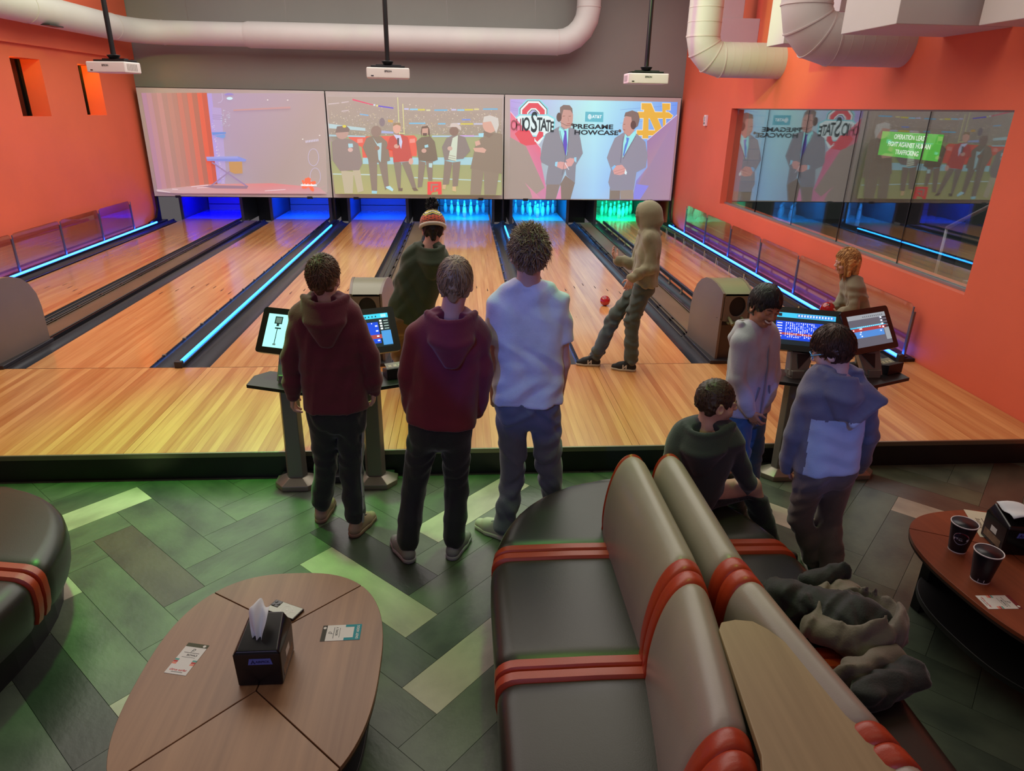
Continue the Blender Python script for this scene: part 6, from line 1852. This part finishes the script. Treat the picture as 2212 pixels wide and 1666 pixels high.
EYEW = mat('eye_white', '#d9d4d0', .2); EYED = mat('eye_dark', '#1c1410', .15); BROW = {}
def person(key, label, H, face, body_yaw, skin_c, top_c, pants_c, hair_m, style, shoes, hood='down', sleeves=True, pants_amp=.003, top_amp=.0026, hem=.06,
           baggy=1.0, smile=False, facemat=None, post=None, hands=(True, True), hand_par=None, seed=3, cuff=True, extra=None, pant_w=1.0, hem_band=None, neckr=.052, group=None, curl=(22, 30, 22), hs=1.03, hoodx=1.0):
    J = {k: np.array(v, float) for k, v in POSES[key].items()}
    s = H / 1.70
    z0 = min(J['heL'][2], J['heR'][2])
    org = np.array((J['pel'][0], J['pel'][1], z0))
    lat = unit(J['shR'] - J['shL']); 
    fwd = np.array((-math.sin(R(body_yaw)), math.cos(R(body_yaw)), 0.0))
    hl = unit(np.cross(fwd, (0, 0, 1)))
    hipw = .080 * s
    J['hiL'] = J['pel'] - hl * hipw; J['hiR'] = J['pel'] + hl * hipw
    for e in 'LR':
        dd = unit(J['to' + e] - J['he' + e])
        J['an' + e] = J['he' + e] + dd * .055 * s + np.array((0, 0, .095 * s))
    M = rot3(*face)
    hc, nk = J['head'], J['neck']
    SM = skin(skin_c, {'fair': '#c99b86', 'tan': '#b07a5c', 'pink': '#cfa08e'}[skin_c])
    # --- the body itself
    parts = []
    hv, W = head_vol(hc, M, nk, s * hs, smile, neckr)
    parts.append(hv.surf('head'))
    lo, hi = bounds(J, .16)
    b = Vol(lo, hi, .012)
    torso(b, J, lat, fwd, [(-.05, .07 * s, .07 * s, 0), (.3, .06 * s, .075 * s, 0), (.65, .08 * s, .08 * s, 0), (.9, .09 * s, .055 * s, 0), (1.0, .02 * s, .045 * s, 0)])
    for e in 'LR':
        b.chain([J['sh' + e], J['el' + e], J['wr' + e]], [.042 * s, .034 * s, .022 * s])
        b.chain([J['hi' + e], J['kn' + e], J['an' + e] + np.array((0, 0, .02))], [.075 * s, .05 * s, .036 * s])
    parts.append(b.surf('body'))
    for i, e in enumerate('LR'):
        if not hands[i]: continue
        d = J['ti' + e] - J['wr' + e]
        inward = lat if e == 'L' else -lat
        n_, th = inward, fwd
        if hand_par and e in hand_par: n_, th = hand_par[e]
        parts.append(hand_vol(J['wr' + e], d, n_, th, s * 1.0, curl))
    root = link_mesh('person', quads_mesh('person', parts, org), SM)
    root.location = org
    tag(root, label, 'person', group)
    # --- face details
    if face is not None:
        q = MB()
        for e in (-1, 1):
            for rr, yy, mi in ((.0105, .081, 0), (.0058, .0878, 1)):
                bm = bmesh.new(); bmesh.ops.create_uvsphere(bm, u_segments=12, v_segments=8, radius=rr * s)
                c = W(e * .030, yy - (.0012 if smile else 0), .001) - org
                q.add([tuple(Vector(v.co) + Vector(c)) for v in bm.verts], [tuple(v.index for v in f.verts) for f in bm.faces], mi)
                bm.free()
        if not smile: q.build('eyes', [EYEW, EYED], root, smooth=True)
        br = MB()
        for e in (-1, 1):
            br.tube([W(e * .013, .0895, .018) - org, W(e * .030, .0865, .0225) - org, W(e * .047, .0745, .017) - org], .0032 * s, 6, radii=[.0026 * s, .0034 * s, .0016 * s])
            if smile: br.tube([W(e * .018, .0865, .001) - org, W(e * .030, .0885, .0045) - org, W(e * .043, .0795, .0) - org], .0018 * s, 6)
        br.build('eyebrow', style['brow'], root, smooth=True)
        lp = MB()
        if smile:
            tt = [W(-.026 + .0065 * k, .089 - .00022 * (k - 4) ** 2 * 4, -.0575 + .0007 * (k - 4) ** 2) - org for k in range(9)]
            lp.tube(tt, .006 * s, 8, radii=[.0015 * s] + [.0058 * s] * 7 + [.0015 * s]); lp.build('teeth', mat('teeth', '#e4ddd2', .25), root, smooth=True)
            ll = MB().tube([p + np.array((0, 0, -.0075)) for p in tt], .003 * s, 6).build('lips', mat('lip', '#96564c', .4), root, smooth=True)
        else:
            lp.tube([W(-.018, .0855, -.060) - org, W(0, .0895, -.0605) - org, W(.018, .0855, -.060) - org], .0035 * s, 6).build('lips', mat('lip', '#96564c', .4), root, smooth=True)
    # --- trousers
    pc, pa = pants_c
    v = Vol(lo, hi, .009)
    w = pant_w
    torso(v, J, hl, fwd, [(-.10, .066 * s * w, .088 * s, -.005), (.05, .068 * s * w, .094 * s, -.01), (.24, .062 * s * w, .086 * s, 0)], .03)
    for e in 'LR':
        an = J['an' + e]; kn = J['kn' + e]; hi_ = J['hi' + e]
        low = an + unit(kn - an) * pa.get('rise', .0)
        mid = kn * .45 + low * .55
        v.chain([hi_, kn, mid, low], [.092 * s * w, .068 * s * w, .064 * s * w, pa.get('cuff', .056) * s * w], .022)
        if pa.get('gather'):
            v.cap(low + unit(kn - an) * .035, low + unit(kn - an) * .07, .064 * s * w, .060 * s * w, .02)
    v.folds(pants_amp, .11 * s, seed + 5, (1, 1, 1.6))
    ax = unit(nk - J['pel'])
    hp = J['pel'] - ax * hem * np.linalg.norm(nk - J['pel'])
    v.plane(hp + ax * .035, ax, .01)
    tr = link_mesh('trousers', quads_mesh('trousers', [v.surf('t')], org), pc, root)
    # --- top
    tc = top_c
    v = Vol(lo - .03, hi + .03, .0085)
    bg = baggy
    pr = [(-.06 - hem, .072 * s * bg, .104 * s, -.008), (.10, .074 * s * bg, .106 * s, 0), (.30, .072 * s * bg, .106 * s, 0), (.55, .078 * s * bg, .106 * s, 0), (.78, .088 * s * bg, .098 * s, 0), (.92, .092 * s * bg, .070 * s, 0), (1.0, .035 * s, .062 * s, 0)]
    torso(v, J, unit(lat * .7 + hl * .3), fwd, pr, .03)
    v.plane(hp, -ax, .012)
    for e in 'LR':
        sh, el, wr = J['sh' + e], J['el' + e], J['wr' + e]
        if sleeves:
            v.cap(nk + (sh - nk) * .35 - np.array((0, 0, .015 * s)), sh, .066 * s, .066 * s * min(1.06, bg), .03)
            ew = wr + unit(wr - el) * .005
            v.chain([sh, el, el * .35 + wr * .65, ew], [.064 * s * min(1.08, bg), .055 * s * bg, .052 * s * bg, .040 * s], .013)
            if cuff: v.cap(el * .28 + wr * .72, el * .16 + wr * .84, .054 * s, .050 * s, .012)
        else:
            v2 = Vol(lo - .03, hi + .03, .0085)
            q = sh + (el - sh) * .62
            v2.cap(nk + (sh - nk) * .35 - np.array((0, 0, .01 * s)), sh, .058 * s, .060 * s, .03)
            v2.cap(sh, q + (el - sh) * .2, .058 * s, .064 * s, .02)
            v2.plane(q, el - sh, .004)
            v.mix(tuple(slice(None) for _ in range(3)), v2.d, .016, 'add')
    v.folds(top_amp, .15 * s, seed, (1, 1, 1.3))
    bk = -fwd
    if hood == 'down':
        ring = []
        up = np.array((0, 0, 1.))
        Cb = nk + bk * .118 * s * hoodx - up * (.155 + .05 * hoodx) * s
        lipp = []
        for tt in np.linspace(-1, 1, 15):
            q = 1 - tt * tt
            lp_ = nk + lat * tt * .118 * s * hoodx + bk * (.030 + .088 * q) * s * hoodx + up * (.030 - .028 * q) * s
            md = lp_ * .5 + Cb * .5 + bk * .030 * s + lat * tt * .030 * s
            lipp.append(lp_)
            v.cap(lp_, md, .015 * s, .024 * s, .014)
            v.cap(md, Cb + lat * tt * .02 * s, .024 * s, .020 * s, .014)
        v.chain(lipp, [.017 * s] * 15, .010)
        for a in range(-130, 131, 20):
            ca, sa = math.cos(R(a)), math.sin(R(a))
            ring.append(nk + bk * (.082 * s * ca + .004) + lat * (.084 * s * sa) + np.array((0, 0, (.018 - .02 * (1 - ca) * .8) * s)))
        v.chain(ring, [.022 * s] * len(ring), .016)
        Mh = np.stack([lat, np.cross(np.array((0, 0, 1.)), lat), np.array((0, 0, 1.))], 1)
        v.ell(nk + bk * .080 * s * hoodx + up * .018 * s, (.066 * s * hoodx, .030 * s * hoodx, .055 * s), Mh, .010, 'sub')
        v.ell(nk + up * .05 * s, (.058 * s, .058 * s, .05 * s), None, .010, 'sub')
    elif hood == 'up':
        Wl = lambda x, y, z: hc + M @ (np.array((x, y, z)) * s)
        v.ell(Wl(0, -.015, .022), (.108 * s, .132 * s, .126 * s), M, .02)
        for q_ in range(9):
            t0, t1 = R(20 + 17 * q_), R(37 + 17 * q_)
            v.cap(Wl(0, -.015 + .131 * math.cos(t0), .022 + .125 * math.sin(t0)), Wl(0, -.015 + .131 * math.cos(t1), .022 + .125 * math.sin(t1)), .005 * s, .005 * s, .006)
        for q_ in range(16):
            t0, t1 = R(22.5 * q_), R(22.5 * q_ + 22.5)
            v.cap(Wl(.085 * math.cos(t0), .075, .01 + .105 * math.sin(t0)), Wl(.085 * math.cos(t1), .075, .01 + .105 * math.sin(t1)), .011 * s, .011 * s, .012)
        v.ell(Wl(0, -.03, -.06), (.098 * s, .105 * s, .09 * s), M, .03)
        v.cap(Wl(0, -.06, .02), Wl(0, -.115, -.05), .075 * s, .045 * s, .03)
        v.cap(Wl(0, -.02, -.08), nk - np.array((0, 0, .03)), .085 * s, .10 * s, .03)
        for q_ in range(12):
            t0, t1 = R(30 * q_), R(30 * q_ + 30)
            v.cap(nk + np.array((.098 * math.cos(t0), .098 * math.sin(t0), .0)) * s, nk + np.array((.098 * math.cos(t1), .098 * math.sin(t1), .0)) * s, .022 * s, .022 * s, .012)
        v.ell(Wl(0, .10, -.01), (.068 * s, .10 * s, .092 * s), M, .012, 'sub')
    elif hood == 'crew':
        v.ell(nk + np.array((0, 0, .052 * s)) + fwd * .01, (.060 * s, .060 * s, .055 * s), None, .008, 'sub')
        v.chain([nk + lat * .066 * s * math.sin(R(a)) + bk * .066 * s * math.cos(R(a)) + np.array((0, 0, (.012 + .004 * math.cos(R(a))) * s)) for a in range(0, 361, 20)], [.0075 * s] * 19, .006)
    if extra: extra(v, J, s, lat, fwd, org, root)
    nm = 'hoodie' if hood != 'crew' else 'tshirt'
    me_ = quads_mesh(nm, [v.surf('h')], org)
    if facemat:
        nv = np.empty(len(me_.vertices) * 3, np.float32); me_.vertices.foreach_get('co', nv); nv = nv.reshape(-1, 3) + org
        li = np.empty(len(me_.loops), np.int32); me_.loops.foreach_get('vertex_index', li)
        cc_ = nv[li.reshape(-1, 4)].mean(1)
        mi_ = facemat(cc_, J, s, lat, fwd, ax)
    top = link_mesh(nm, me_, tc, root)
    if facemat: me_.polygons.foreach_set('material_index', mi_.astype(np.int32))
    if hem_band is not None:
        v = Vol(lo - .03, hi + .03, .009)
        torso(v, J, unit(lat * .7 + hl * .3), fwd, [(-.02 - hem, .071 * s * bg, .100 * s, 0), (.02, .072 * s * bg, .101 * s, 0)], .02)
        v.plane(hp - ax * .022, -ax, .01).plane(hp + ax * .012, ax, .01)
        link_mesh('hem_band', quads_mesh('hem_band', [v.surf('h')], org), hem_band, top)
    if hair_m is not None:
        hair(root, org, hc, M, s * hs, hair_m, style, seed)
    if post: post(root, J, s, W, M, org, lat, fwd, hl)
    # --- shoes
    for e in 'LR':
        shoe(root, org, J['he' + e], J['to' + e], s, **shoes)
    return root, J, s, W, M, org, lat, fwd
# ------------------------------------------------------------------ the nine boys
MAROON = cloth('maroon', '#5c1626'); MAROON2 = cloth('maroon_deep', '#6a1328')
BLACKC = cloth('black', '#15161c'); WHITEC = cloth('white', '#c8c9d2'); GREYP = cloth('slate_grey', '#5d606c')
GREENC = cloth('forest_green', '#2a3a24'); BROWNP = cloth('brown_corduroy', '#6b5238'); KHAKI = cloth('olive_grey', '#8a8668')
JEANG = cloth('green_grey_denim', '#46524a'); LAV = cloth('pale_lavender', '#aaa3b4'); DENIM = cloth('blue_denim', '#35587e')
CHAR = cloth('charcoal', '#2c2f33'); TAUPE = cloth('taupe', '#6a5a50'); GREYT = cloth('warm_grey', '#6d6874'); KIDC = cloth('olive_kid', '#857e66')
H_BR = hair_mat('brown', '#3a2618', '#6d4c32'); H_BL = hair_mat('dark_blond', '#5c4630', '#a58862'); H_BL2 = hair_mat('tousled_blond', '#54402e', '#94765a')
H_BK = hair_mat('black', '#0b0a0b', '#1d1a1a'); H_DK = hair_mat('dark_brown', '#1f120e', '#45281d'); H_KID = hair_mat('golden', '#8a5a2e', '#d8a662'); H_SH = hair_mat('short_brown', '#30201a', '#54392c')
LACE_D = mat('lace_dark', '#1d1c1a', .8); LACE_W = mat('lace_white', '#c8c8c4', .8)
def shoes(u, so, lace=None, mark=None, label=None): return dict(mu=u, ms=so, lace=lace, mark=mark)
SH_TAN = shoes(mat('shoe_tan', '#9b8170', .7), mat('sole_tan', '#8a6c5c', .6), LACE_D)
SH_GREY = shoes(mat('shoe_grey', '#8e878c', .7), mat('sole_grey', '#a39aa2', .6), LACE_W)
SH_WHITE = shoes(mat('shoe_white', '#c2bfae', .6), mat('sole_white', '#cfcaba', .6), LACE_W)
SH_BLACK = shoes(mat('shoe_black', '#191c1a', .7), mat('sole_cream', '#b9b59c', .6), LACE_D, mat('shoe_mark_grey', '#c6c9c0', .6))
SH_GREEN = shoes(mat('shoe_green', '#2c4a3c', .7), mat('sole_pale', '#a8a093', .6), LACE_W)
SH_DARK = shoes(mat('shoe_dark', '#202022', .7), mat('sole_dark', '#3a3836', .6))

ST = lambda **k: k
CREAM = cloth('cream', '#b3aca2'); BLUEG = cloth('blue_grey', '#56657c')
def strip(name, m, root, org, pts, out, w, th=.004):
    """narrow cloth strip following points, pushed outwards"""
    q = MB(); vs = []
    for i, p in enumerate(pts):
        t = unit(np.array(pts[min(i + 1, len(pts) - 1)]) - np.array(pts[max(i - 1, 0)]))
        o = unit(np.array(out) - t * (np.array(out) @ t)); sd = np.cross(t, o)
        for a, b_ in ((-1, 0), (1, 0), (1, 1), (-1, 1)):
            vs.append(np.array(p) - org + sd * a * w / 2 + o * b_ * th)
    n = len(pts)
    fs = [(i * 4 + k, i * 4 + (k + 1) % 4, i * 4 + 4 + (k + 1) % 4, i * 4 + 4 + k) for i in range(n - 1) for k in range(4)]
    fs += [(3, 2, 1, 0), tuple((n - 1) * 4 + k for k in range(4))]
    return q.add(vs, fs).build(name, m, root, smooth=False)

def stripe_post(root, J, s, W, M, org, lat, fwd, hl):
    hi_, kn, an = J['hiR'], J['knR'], J['anR']
    o = hl * .9 - fwd * .45
    o = unit(o)
    pts = [hi_ + o * .088 * s, hi_ * .5 + kn * .5 + o * .079 * s, kn + o * .069 * s, kn * .5 + an * .5 + o * .066 * s, an * .85 + kn * .15 + o * .060 * s, an + o * .052 * s]
    strip('side_stripe', mat('stripe_grey', '#8f8e94', .8), root, org, pts, o, .016)
person('p1', 'boy in a maroon hoodie and black side striped trousers standing before the left consoles', 1.65, (-14, 2), 0, 'fair', MAROON, (BLACKC, dict(cuff=.050, rise=.02, gather=True)), H_BR,
       ST(vol=.012, brow=H_BR, locks=1500, len=.045, wid=.0036, mess=.35, lift=.010, sweep=(.8, .1, 0)), SH_TAN, seed=11, hem=-.03, baggy=1.0, neckr=.05, post=stripe_post)
person('p2', 'boy in a maroon hoodie and plain black trousers, hands in pockets, beside the tall boy', 1.70, (-8, 6), 0, 'fair', MAROON2, (BLACKC, dict(cuff=.046, rise=.0, gather=True)), H_BL,
       ST(vol=.016, brow=H_BL, locks=1600, len=.075, wid=.0036, mess=.15, lift=.006, nape=-.07), SH_GREY, seed=23, hem=-.025, baggy=1.0, hands=(False, False), pant_w=.98)
def necklace(root, J, s, W, M, org, lat, fwd, hl):
    nk = J['neck']; pts = []
    for k in range(25):
        a = 2 * math.pi * k / 24
        pts.append(nk - org + lat * .062 * s * math.sin(a) - fwd * .060 * s * math.cos(a) + np.array((0, 0, (.014 + .010 * math.cos(a)) * s)))
    MB().tube(pts, .0018, 6).build('necklace', mat('chain_silver', '#b9b6b4', .25, metal=1), root, smooth=True)
person('p3', 'tall boy in a white tee shirt and grey trousers with hands in pockets', 1.80, (2, 0), 0, 'fair', WHITEC, (GREYP, dict(cuff=.060, rise=-.02)), H_BL2,
       ST(vol=.022, brow=H_BL2, locks=1700, len=.042, wid=.0036, mess=.65, lift=.022), SH_WHITE, seed=31, hood='crew', sleeves=False, hem=-.03, baggy=.94, hands=(False, False), top_amp=.0048, pants_amp=.004, neckr=.053, pant_w=.96, post=necklace)

# boy with the knitted hat
def beanie(root, J, s, W, M, org, lat, fwd, hl):
    hc = J['head']; s = s * 1.12
    v = Vol(hc - .2, hc + .24, .006)
    v.ell(hc + M @ (np.array((0, -.014, .040)) * s), (.094 * s, .112 * s, .104 * s), M, .01)
    v.cap(hc + M @ (np.array((0, -.014, .05)) * s), hc + M @ (np.array((0, -.02, .145)) * s), .05 * s, .02 * s, .03)
    v.plane(hc + M @ (np.array((0, -.014, .012)) * s), -(M @ np.array((0, .12, 1.0))), .008)
    v.ell(hc + M @ (np.array((0, -.014, .02)) * s), (.083 * s, .10 * s, .06 * s), M, .01, 'sub')
    me = quads_mesh('beanie', [v.surf('b')], org)
    cols = ['#c9bfae', '#b8492c', '#1f2a22', '#c0b43c', '#d8d2bc', '#2a3a2c']
    for i, c in enumerate(cols): me.materials.append(cloth('knit_%d' % i, c))
    for p in me.polygons:
        l = M.T @ (np.array(p.center) + org - hc) / s
        z = l[2]; a = math.atan2(l[0], -l[1])
        zig = .010 * (abs((a * 6 / math.pi) % 2 - 1) * 2 - 1)
        if z < .036: k = 0
        elif z < .043: k = 2
        elif z < .049: k = 1
        elif z < .054: k = 2
        elif z < .090 + zig * .3: k = 1 if (math.sin(a * 14) * math.sin(z * 330)) < .55 else 2
        elif z < .097 + zig: k = 2
        elif z < .106 + zig: k = 3
        elif z < .112 + zig: k = 5
        elif z < .122 + zig: k = 4
        else: k = 3 if z < .136 else 4
        p.material_index = k
    b_ = link_mesh('beanie', me, None, root)
    v = Vol(hc - .2, hc + .26, .006)
    rim = [hc - org + M @ (np.array((.087 * math.sin(t), -.014 + .106 * math.cos(t), .020 + .012 * math.cos(t) * -1)) * s) for t in np.linspace(0, 2 * math.pi, 25)]
    MB().tube(rim, .014 * s, 10).build('rolled_rim', cloth('knit_0', '#c9bfae'), b_, smooth=True)
    g = np.random.RandomState(5)
    pc = hc + M @ (np.array((0, -.03, .175)) * s)
    q = MB()
    for k in range(420):
        d = unit(g.normal(size=3)); t = unit(np.cross(d, g.normal(size=3))); r_ = .056 * s * g.uniform(.85, 1.1)
        a = pc - org; q.add([a + d * .020 + t * .011, a + d * .020 - t * .011, a + d * r_], [(0, 1, 2)])
    q.build('pompom', cloth('pom_black', '#17191a'), b_)
person('p4', 'boy in a dark green hoodie and striped knitted hat with a pompom, bowling', 1.62, (4, 18), 8, 'fair', GREENC, (BROWNP, dict(cuff=.06, rise=-.01)), H_BK,
       ST(vol=.008, brow=H_BK, locks=300, len=.04, wid=.004, mess=.2, lift=.004, nape=-.075), SH_DARK, seed=41, hem=.02, baggy=1.08, post=beanie, top_amp=.0035)
# hooded bowler in stride
def tag_p5(root, J, s, W, M, org, lat, fwd, hl): pass
person('p5', 'boy with his olive hood up and green grey jeans striding at the foul line', 1.50, (52, 6), 76, 'pink', KHAKI, (JEANG, dict(cuff=.062, rise=.02)), None,
       ST(vol=.01, brow=H_BR), SH_BLACK, seed=53, hood='up', hem=.0, baggy=1.08, top_amp=.0045, pants_amp=.005, pant_w=1.05,
       hand_par={'R': ((-.2, -.2, .9), (.3, .8, .3)), 'L': ((.3, .9, .1), (-1, .2, 0))}, curl=(14, 22, 18))
# smiling boy turned to the camera
def zip_post(root, J, s, W, M, org, lat, fwd, hl):
    nk, pel = J['neck'], J['pel']
    pts = []
    for t, o in ((.02, .112), (.2, .118), (.4, .119), (.6, .116), (.8, .104), (.93, .082)):
        pts.append(pel + (nk - pel) * t + fwd * o * s)
    strip('zipper', mat('zip_grey', '#8a8690', .5), root, org, pts, fwd, .010, .006)
    for e in (-1, 1):
        a = pel + (nk - pel) * .16 + fwd * .095 * s + lat * e * .085 * s
        b_ = pel + (nk - pel) * .36 + fwd * .105 * s + lat * e * .055 * s
        strip('pocket_welt', mat('pocket_shade', '#7d7786', .8), root, org, [a, (a + b_) / 2 + fwd * .003, b_], fwd, .009, .014)
person('p6', 'smiling black haired boy in a pale lavender zip hoodie and blue jeans', 1.50, (-168, 16, -6), -150, 'tan', LAV, (DENIM, dict(cuff=.06, rise=-.01)), H_BK,
       ST(vol=.020, brow=H_BK, locks=1700, len=.065, wid=.0036, mess=.12, lift=.003, front=.34, fringe=.045, crown=(0, -.25, .95), fz=.034, low=-.2), SH_DARK, seed=61, hem=.02, baggy=1.04, smile=True, hands=(False, True), post=zip_post, neckr=.05, hs=1.12, hoodx=1.15)
# boy with glasses, two-tone hoodie
def yoke(c, J, s, lat, fwd, ax):
    pel, nk = J['pel'], J['neck']
    L = np.linalg.norm(nk - pel)
    rel = c - pel
    t = rel @ ax / L; u = (rel - (t * L)[:, None] * ax) @ lat / s
    lim = .60 + .30 * np.clip(np.abs(u) - .08, 0, 1) 
    inner = (np.abs(u - .0) < .165 - .02 * np.clip(t, 0, 1)) & (t < lim)
    ds = []
    for e in 'LR':
        a, b_ = J['sh' + e], J['el' + e]
        ba = b_ - a; tt = np.clip(((c - a) @ ba) / (ba @ ba), 0, 1)
        ds.append(np.linalg.norm(c - a - tt[:, None] * ba, axis=1))
        a, b_ = J['el' + e], J['wr' + e]
        ba = b_ - a; tt = np.clip(((c - a) @ ba) / (ba @ ba), 0, 1)
        ds.append(np.linalg.norm(c - a - tt[:, None] * ba, axis=1))
    sl = np.minimum.reduce(ds) < .066 * s
    inn = np.abs(u) < .150
    return ((inner & (~sl | inn))).astype(int)
def bighood(v, J, s, lat, fwd, org, root):
    nk = J['neck']; bk = -fwd; up = np.array((0, 0, 1.))
    A_ = nk - lat * .085 * s + bk * .075 * s - up * .005
    B_ = nk + lat * .215 * s + bk * .125 * s - up * .085
    C_ = nk + lat * .055 * s + bk * .150 * s - up * .215
    D_ = nk + lat * .10 * s + bk * .05 * s + up * .005
    for t in np.linspace(0, 1, 7):
        v.cap(A_, B_ * (1 - t) + C_ * t, .020 * s, .017 * s, .012)
        v.cap(D_ * (1 - t) + A_ * t, B_, .022 * s, .017 * s, .012)
    v.cap(B_, C_, .018 * s, .018 * s, .012)
    v.ell(nk + lat * .09 * s + bk * .085 * s + up * .012, (.075 * s, .03 * s, .03 * s), np.stack([unit(B_ - A_), np.cross(up, unit(B_ - A_)), up], 1), .012, 'sub')
def glasses(root, J, s, W, M, org, lat, fwd, hl):
    q = MB()
    for e in (-1, 1):
        q.tube([W(e * .079, -.012, .010) - org, W(e * .078, .03, .008) - org, W(e * .060, .090, .008) - org], .003, 6)
        q.tube([W(e * .031 + .026 * math.cos(k * math.pi / 8), .098 - .012 * abs(math.cos(k * math.pi / 8)), .002 + .020 * math.sin(k * math.pi / 8)) - org for k in range(17)], .0024, 6)
    q.tube([W(-.007, .102, .006) - org, W(.007, .102, .006) - org], .0024, 6)
    q.build('glasses', mat('glasses_blue', '#58a8d8', .25), root, smooth=True)
GREYSH = [GREYT, mat('cloth_pale_blue', '#b4bccb', .85, var=.05, vscale=9, bump=.14, bscale=140, sheen=.25)]
person('p7', 'boy in light blue glasses and a grey and white big hooded hoodie', 1.50, (54, 24, 0), 5, 'pink', GREYSH, (TAUPE, dict(cuff=.056, rise=.0, gather=True)), H_DK,
       ST(vol=.022, brow=H_DK, locks=1700, len=.062, wid=.0036, mess=.2, lift=.005, fringe=.05, front=.28, crown=(0, -.35, .9), nape=-.02, side=.012, low=-.18, fz=.02), SH_GREEN, seed=71, hem=.0, baggy=1.04, hands=(True, False),
       facemat=yoke, extra=bighood, hood='down', post=glasses, hem_band=None, pants_amp=.004, pant_w=1.06, neckr=.05, hs=1.08)
person('p8', 'seated boy in a charcoal hoodie on the end of the central sofa', 1.55, (-92, 4), -27, 'fair', CHAR, (BLACKC, dict(cuff=.058, rise=.0)), H_SH,
       ST(vol=.007, brow=H_SH, locks=1900, len=.02, wid=.0028, mess=.3, lift=.0015, nape=-.03, sweep=(0, .6, 0)), SH_DARK, seed=83, hem=.03, baggy=1.0, hands=(False, True), top_amp=.004, hs=1.1, hoodx=1.12)
def redcollar(root, J, s, W, M, org, lat, fwd, hl):
    nk = J['neck']; pts = []
    for k in range(21):
        a = 2 * math.pi * k / 20
        pts.append(nk - org + lat * .060 * s * math.sin(a) + fwd * (.060 * s * math.cos(a) + .012) + np.array((0, 0, .018 - .008 * math.cos(a))))
    MB().tube(pts, .016 * s, 8).build('collar', cloth('red_collar', '#a01c26'), root, smooth=True)
person('p9', 'small golden haired child in an olive hoodie with a red ball by the right wall', 1.20, (80, 6), 74, 'pink', KIDC, (JEANG, dict(cuff=.06, rise=.0)), H_KID,
       ST(vol=.020, brow=H_KID, locks=1600, len=.085, wid=.0045, mess=.3, lift=.010, long=True, curl=.6, front=.35, low=-.75), SH_DARK, seed=91, hem=.0, baggy=1.15, post=redcollar, top_amp=.004,
       hand_par={'L': ((-.3, .8, .2), (-.2, 0, 1)), 'R': ((-.1, -.9, .2), (-.2, 0, 1))}, curl=(30, 35, 25), hs=1.32)
ball((4.075, -.26, .80), 'red ball held in the hands of the golden haired child', .062)
person('p10', 'seated boy in blue grey clothes cut by the right edge, hand at the red lit table', 1.55, (-60, 10), -72, 'fair', BLUEG, (BLUEG, dict(cuff=.058)), H_BR,
       ST(vol=.012, brow=H_BR, locks=500, len=.04, wid=.004), SH_DARK, seed=97, hem=.03, baggy=1.08)

# ------------------------------------------------------------------ jackets left on the sofa
JB = cloth('jacket_black', '#0d0d0f', rough=.7); JT = cloth('jacket_beige', '#6d6055', rough=.7)
def jacket(loc, label, build):
    j = empty('jacket', loc, label=label, cat='jacket', group='jackets left on the sofa')
    o = np.array(loc)
    for nm, m, fn, amp, sd in build:
        v = Vol(o - .34, o + .34, .009); fn(v, o); v.folds(amp, .09, sd, (1, 1, 1)); v.plane((0, 0, loc[2] + .004), (0, 0, -1), .004)
        link_mesh(nm, quads_mesh(nm, [v.surf('j')], o), m, j)
    return j
a3 = lambda *p: np.array(p)
def bowl(v, o):
    v.ell(o + a3(.05, -.02, .09), (.175, .15, .135), None, .02); v.ell(o + a3(.03, .0, .19), (.155, .125, .16), None, .01, 'sub')
    v.cap(o + a3(-.16, .12, .05), o + a3(.10, .17, .08), .05, .05, .03); v.cap(o + a3(-.02, -.14, .06), o + a3(-.15, -.03, .08), .045, .05, .03)
def lining(v, o):
    v.ell(o + a3(.03, .0, .075), (.145, .115, .10), None, .02); v.cap(o + a3(-.20, .14, .09), o + a3(.0, .05, .09), .07, .07, .04)
    v.cap(o + a3(-.22, .20, .06), o + a3(-.10, .05, .08), .06, .06, .04); v.cap(o + a3(-.04, .23, .09), o + a3(.10, .25, .11), .045, .04, .02)
jacket((2.37, -3.83, .452), 'black lined beige jacket lying open in a heap on the sofa seat', [('shell', JT, bowl, .006, 3), ('lining', JB, lining, .007, 8)])
def roll(v, o): v.cap(o + a3(-.10, -.07, .055), o + a3(.10, -.0, .06), .058, .062, .02)
def roll2(v, o): v.cap(o + a3(-.12, .02, .06), o + a3(.09, .075, .07), .05, .045, .03)
jacket((2.37, -4.10, .452), 'rolled black and beige jacket sleeve, nearer the camera of the two heaps', [('sleeve', JB, roll, .005, 5), ('cloth_edge', JT, roll2, .006, 6)])
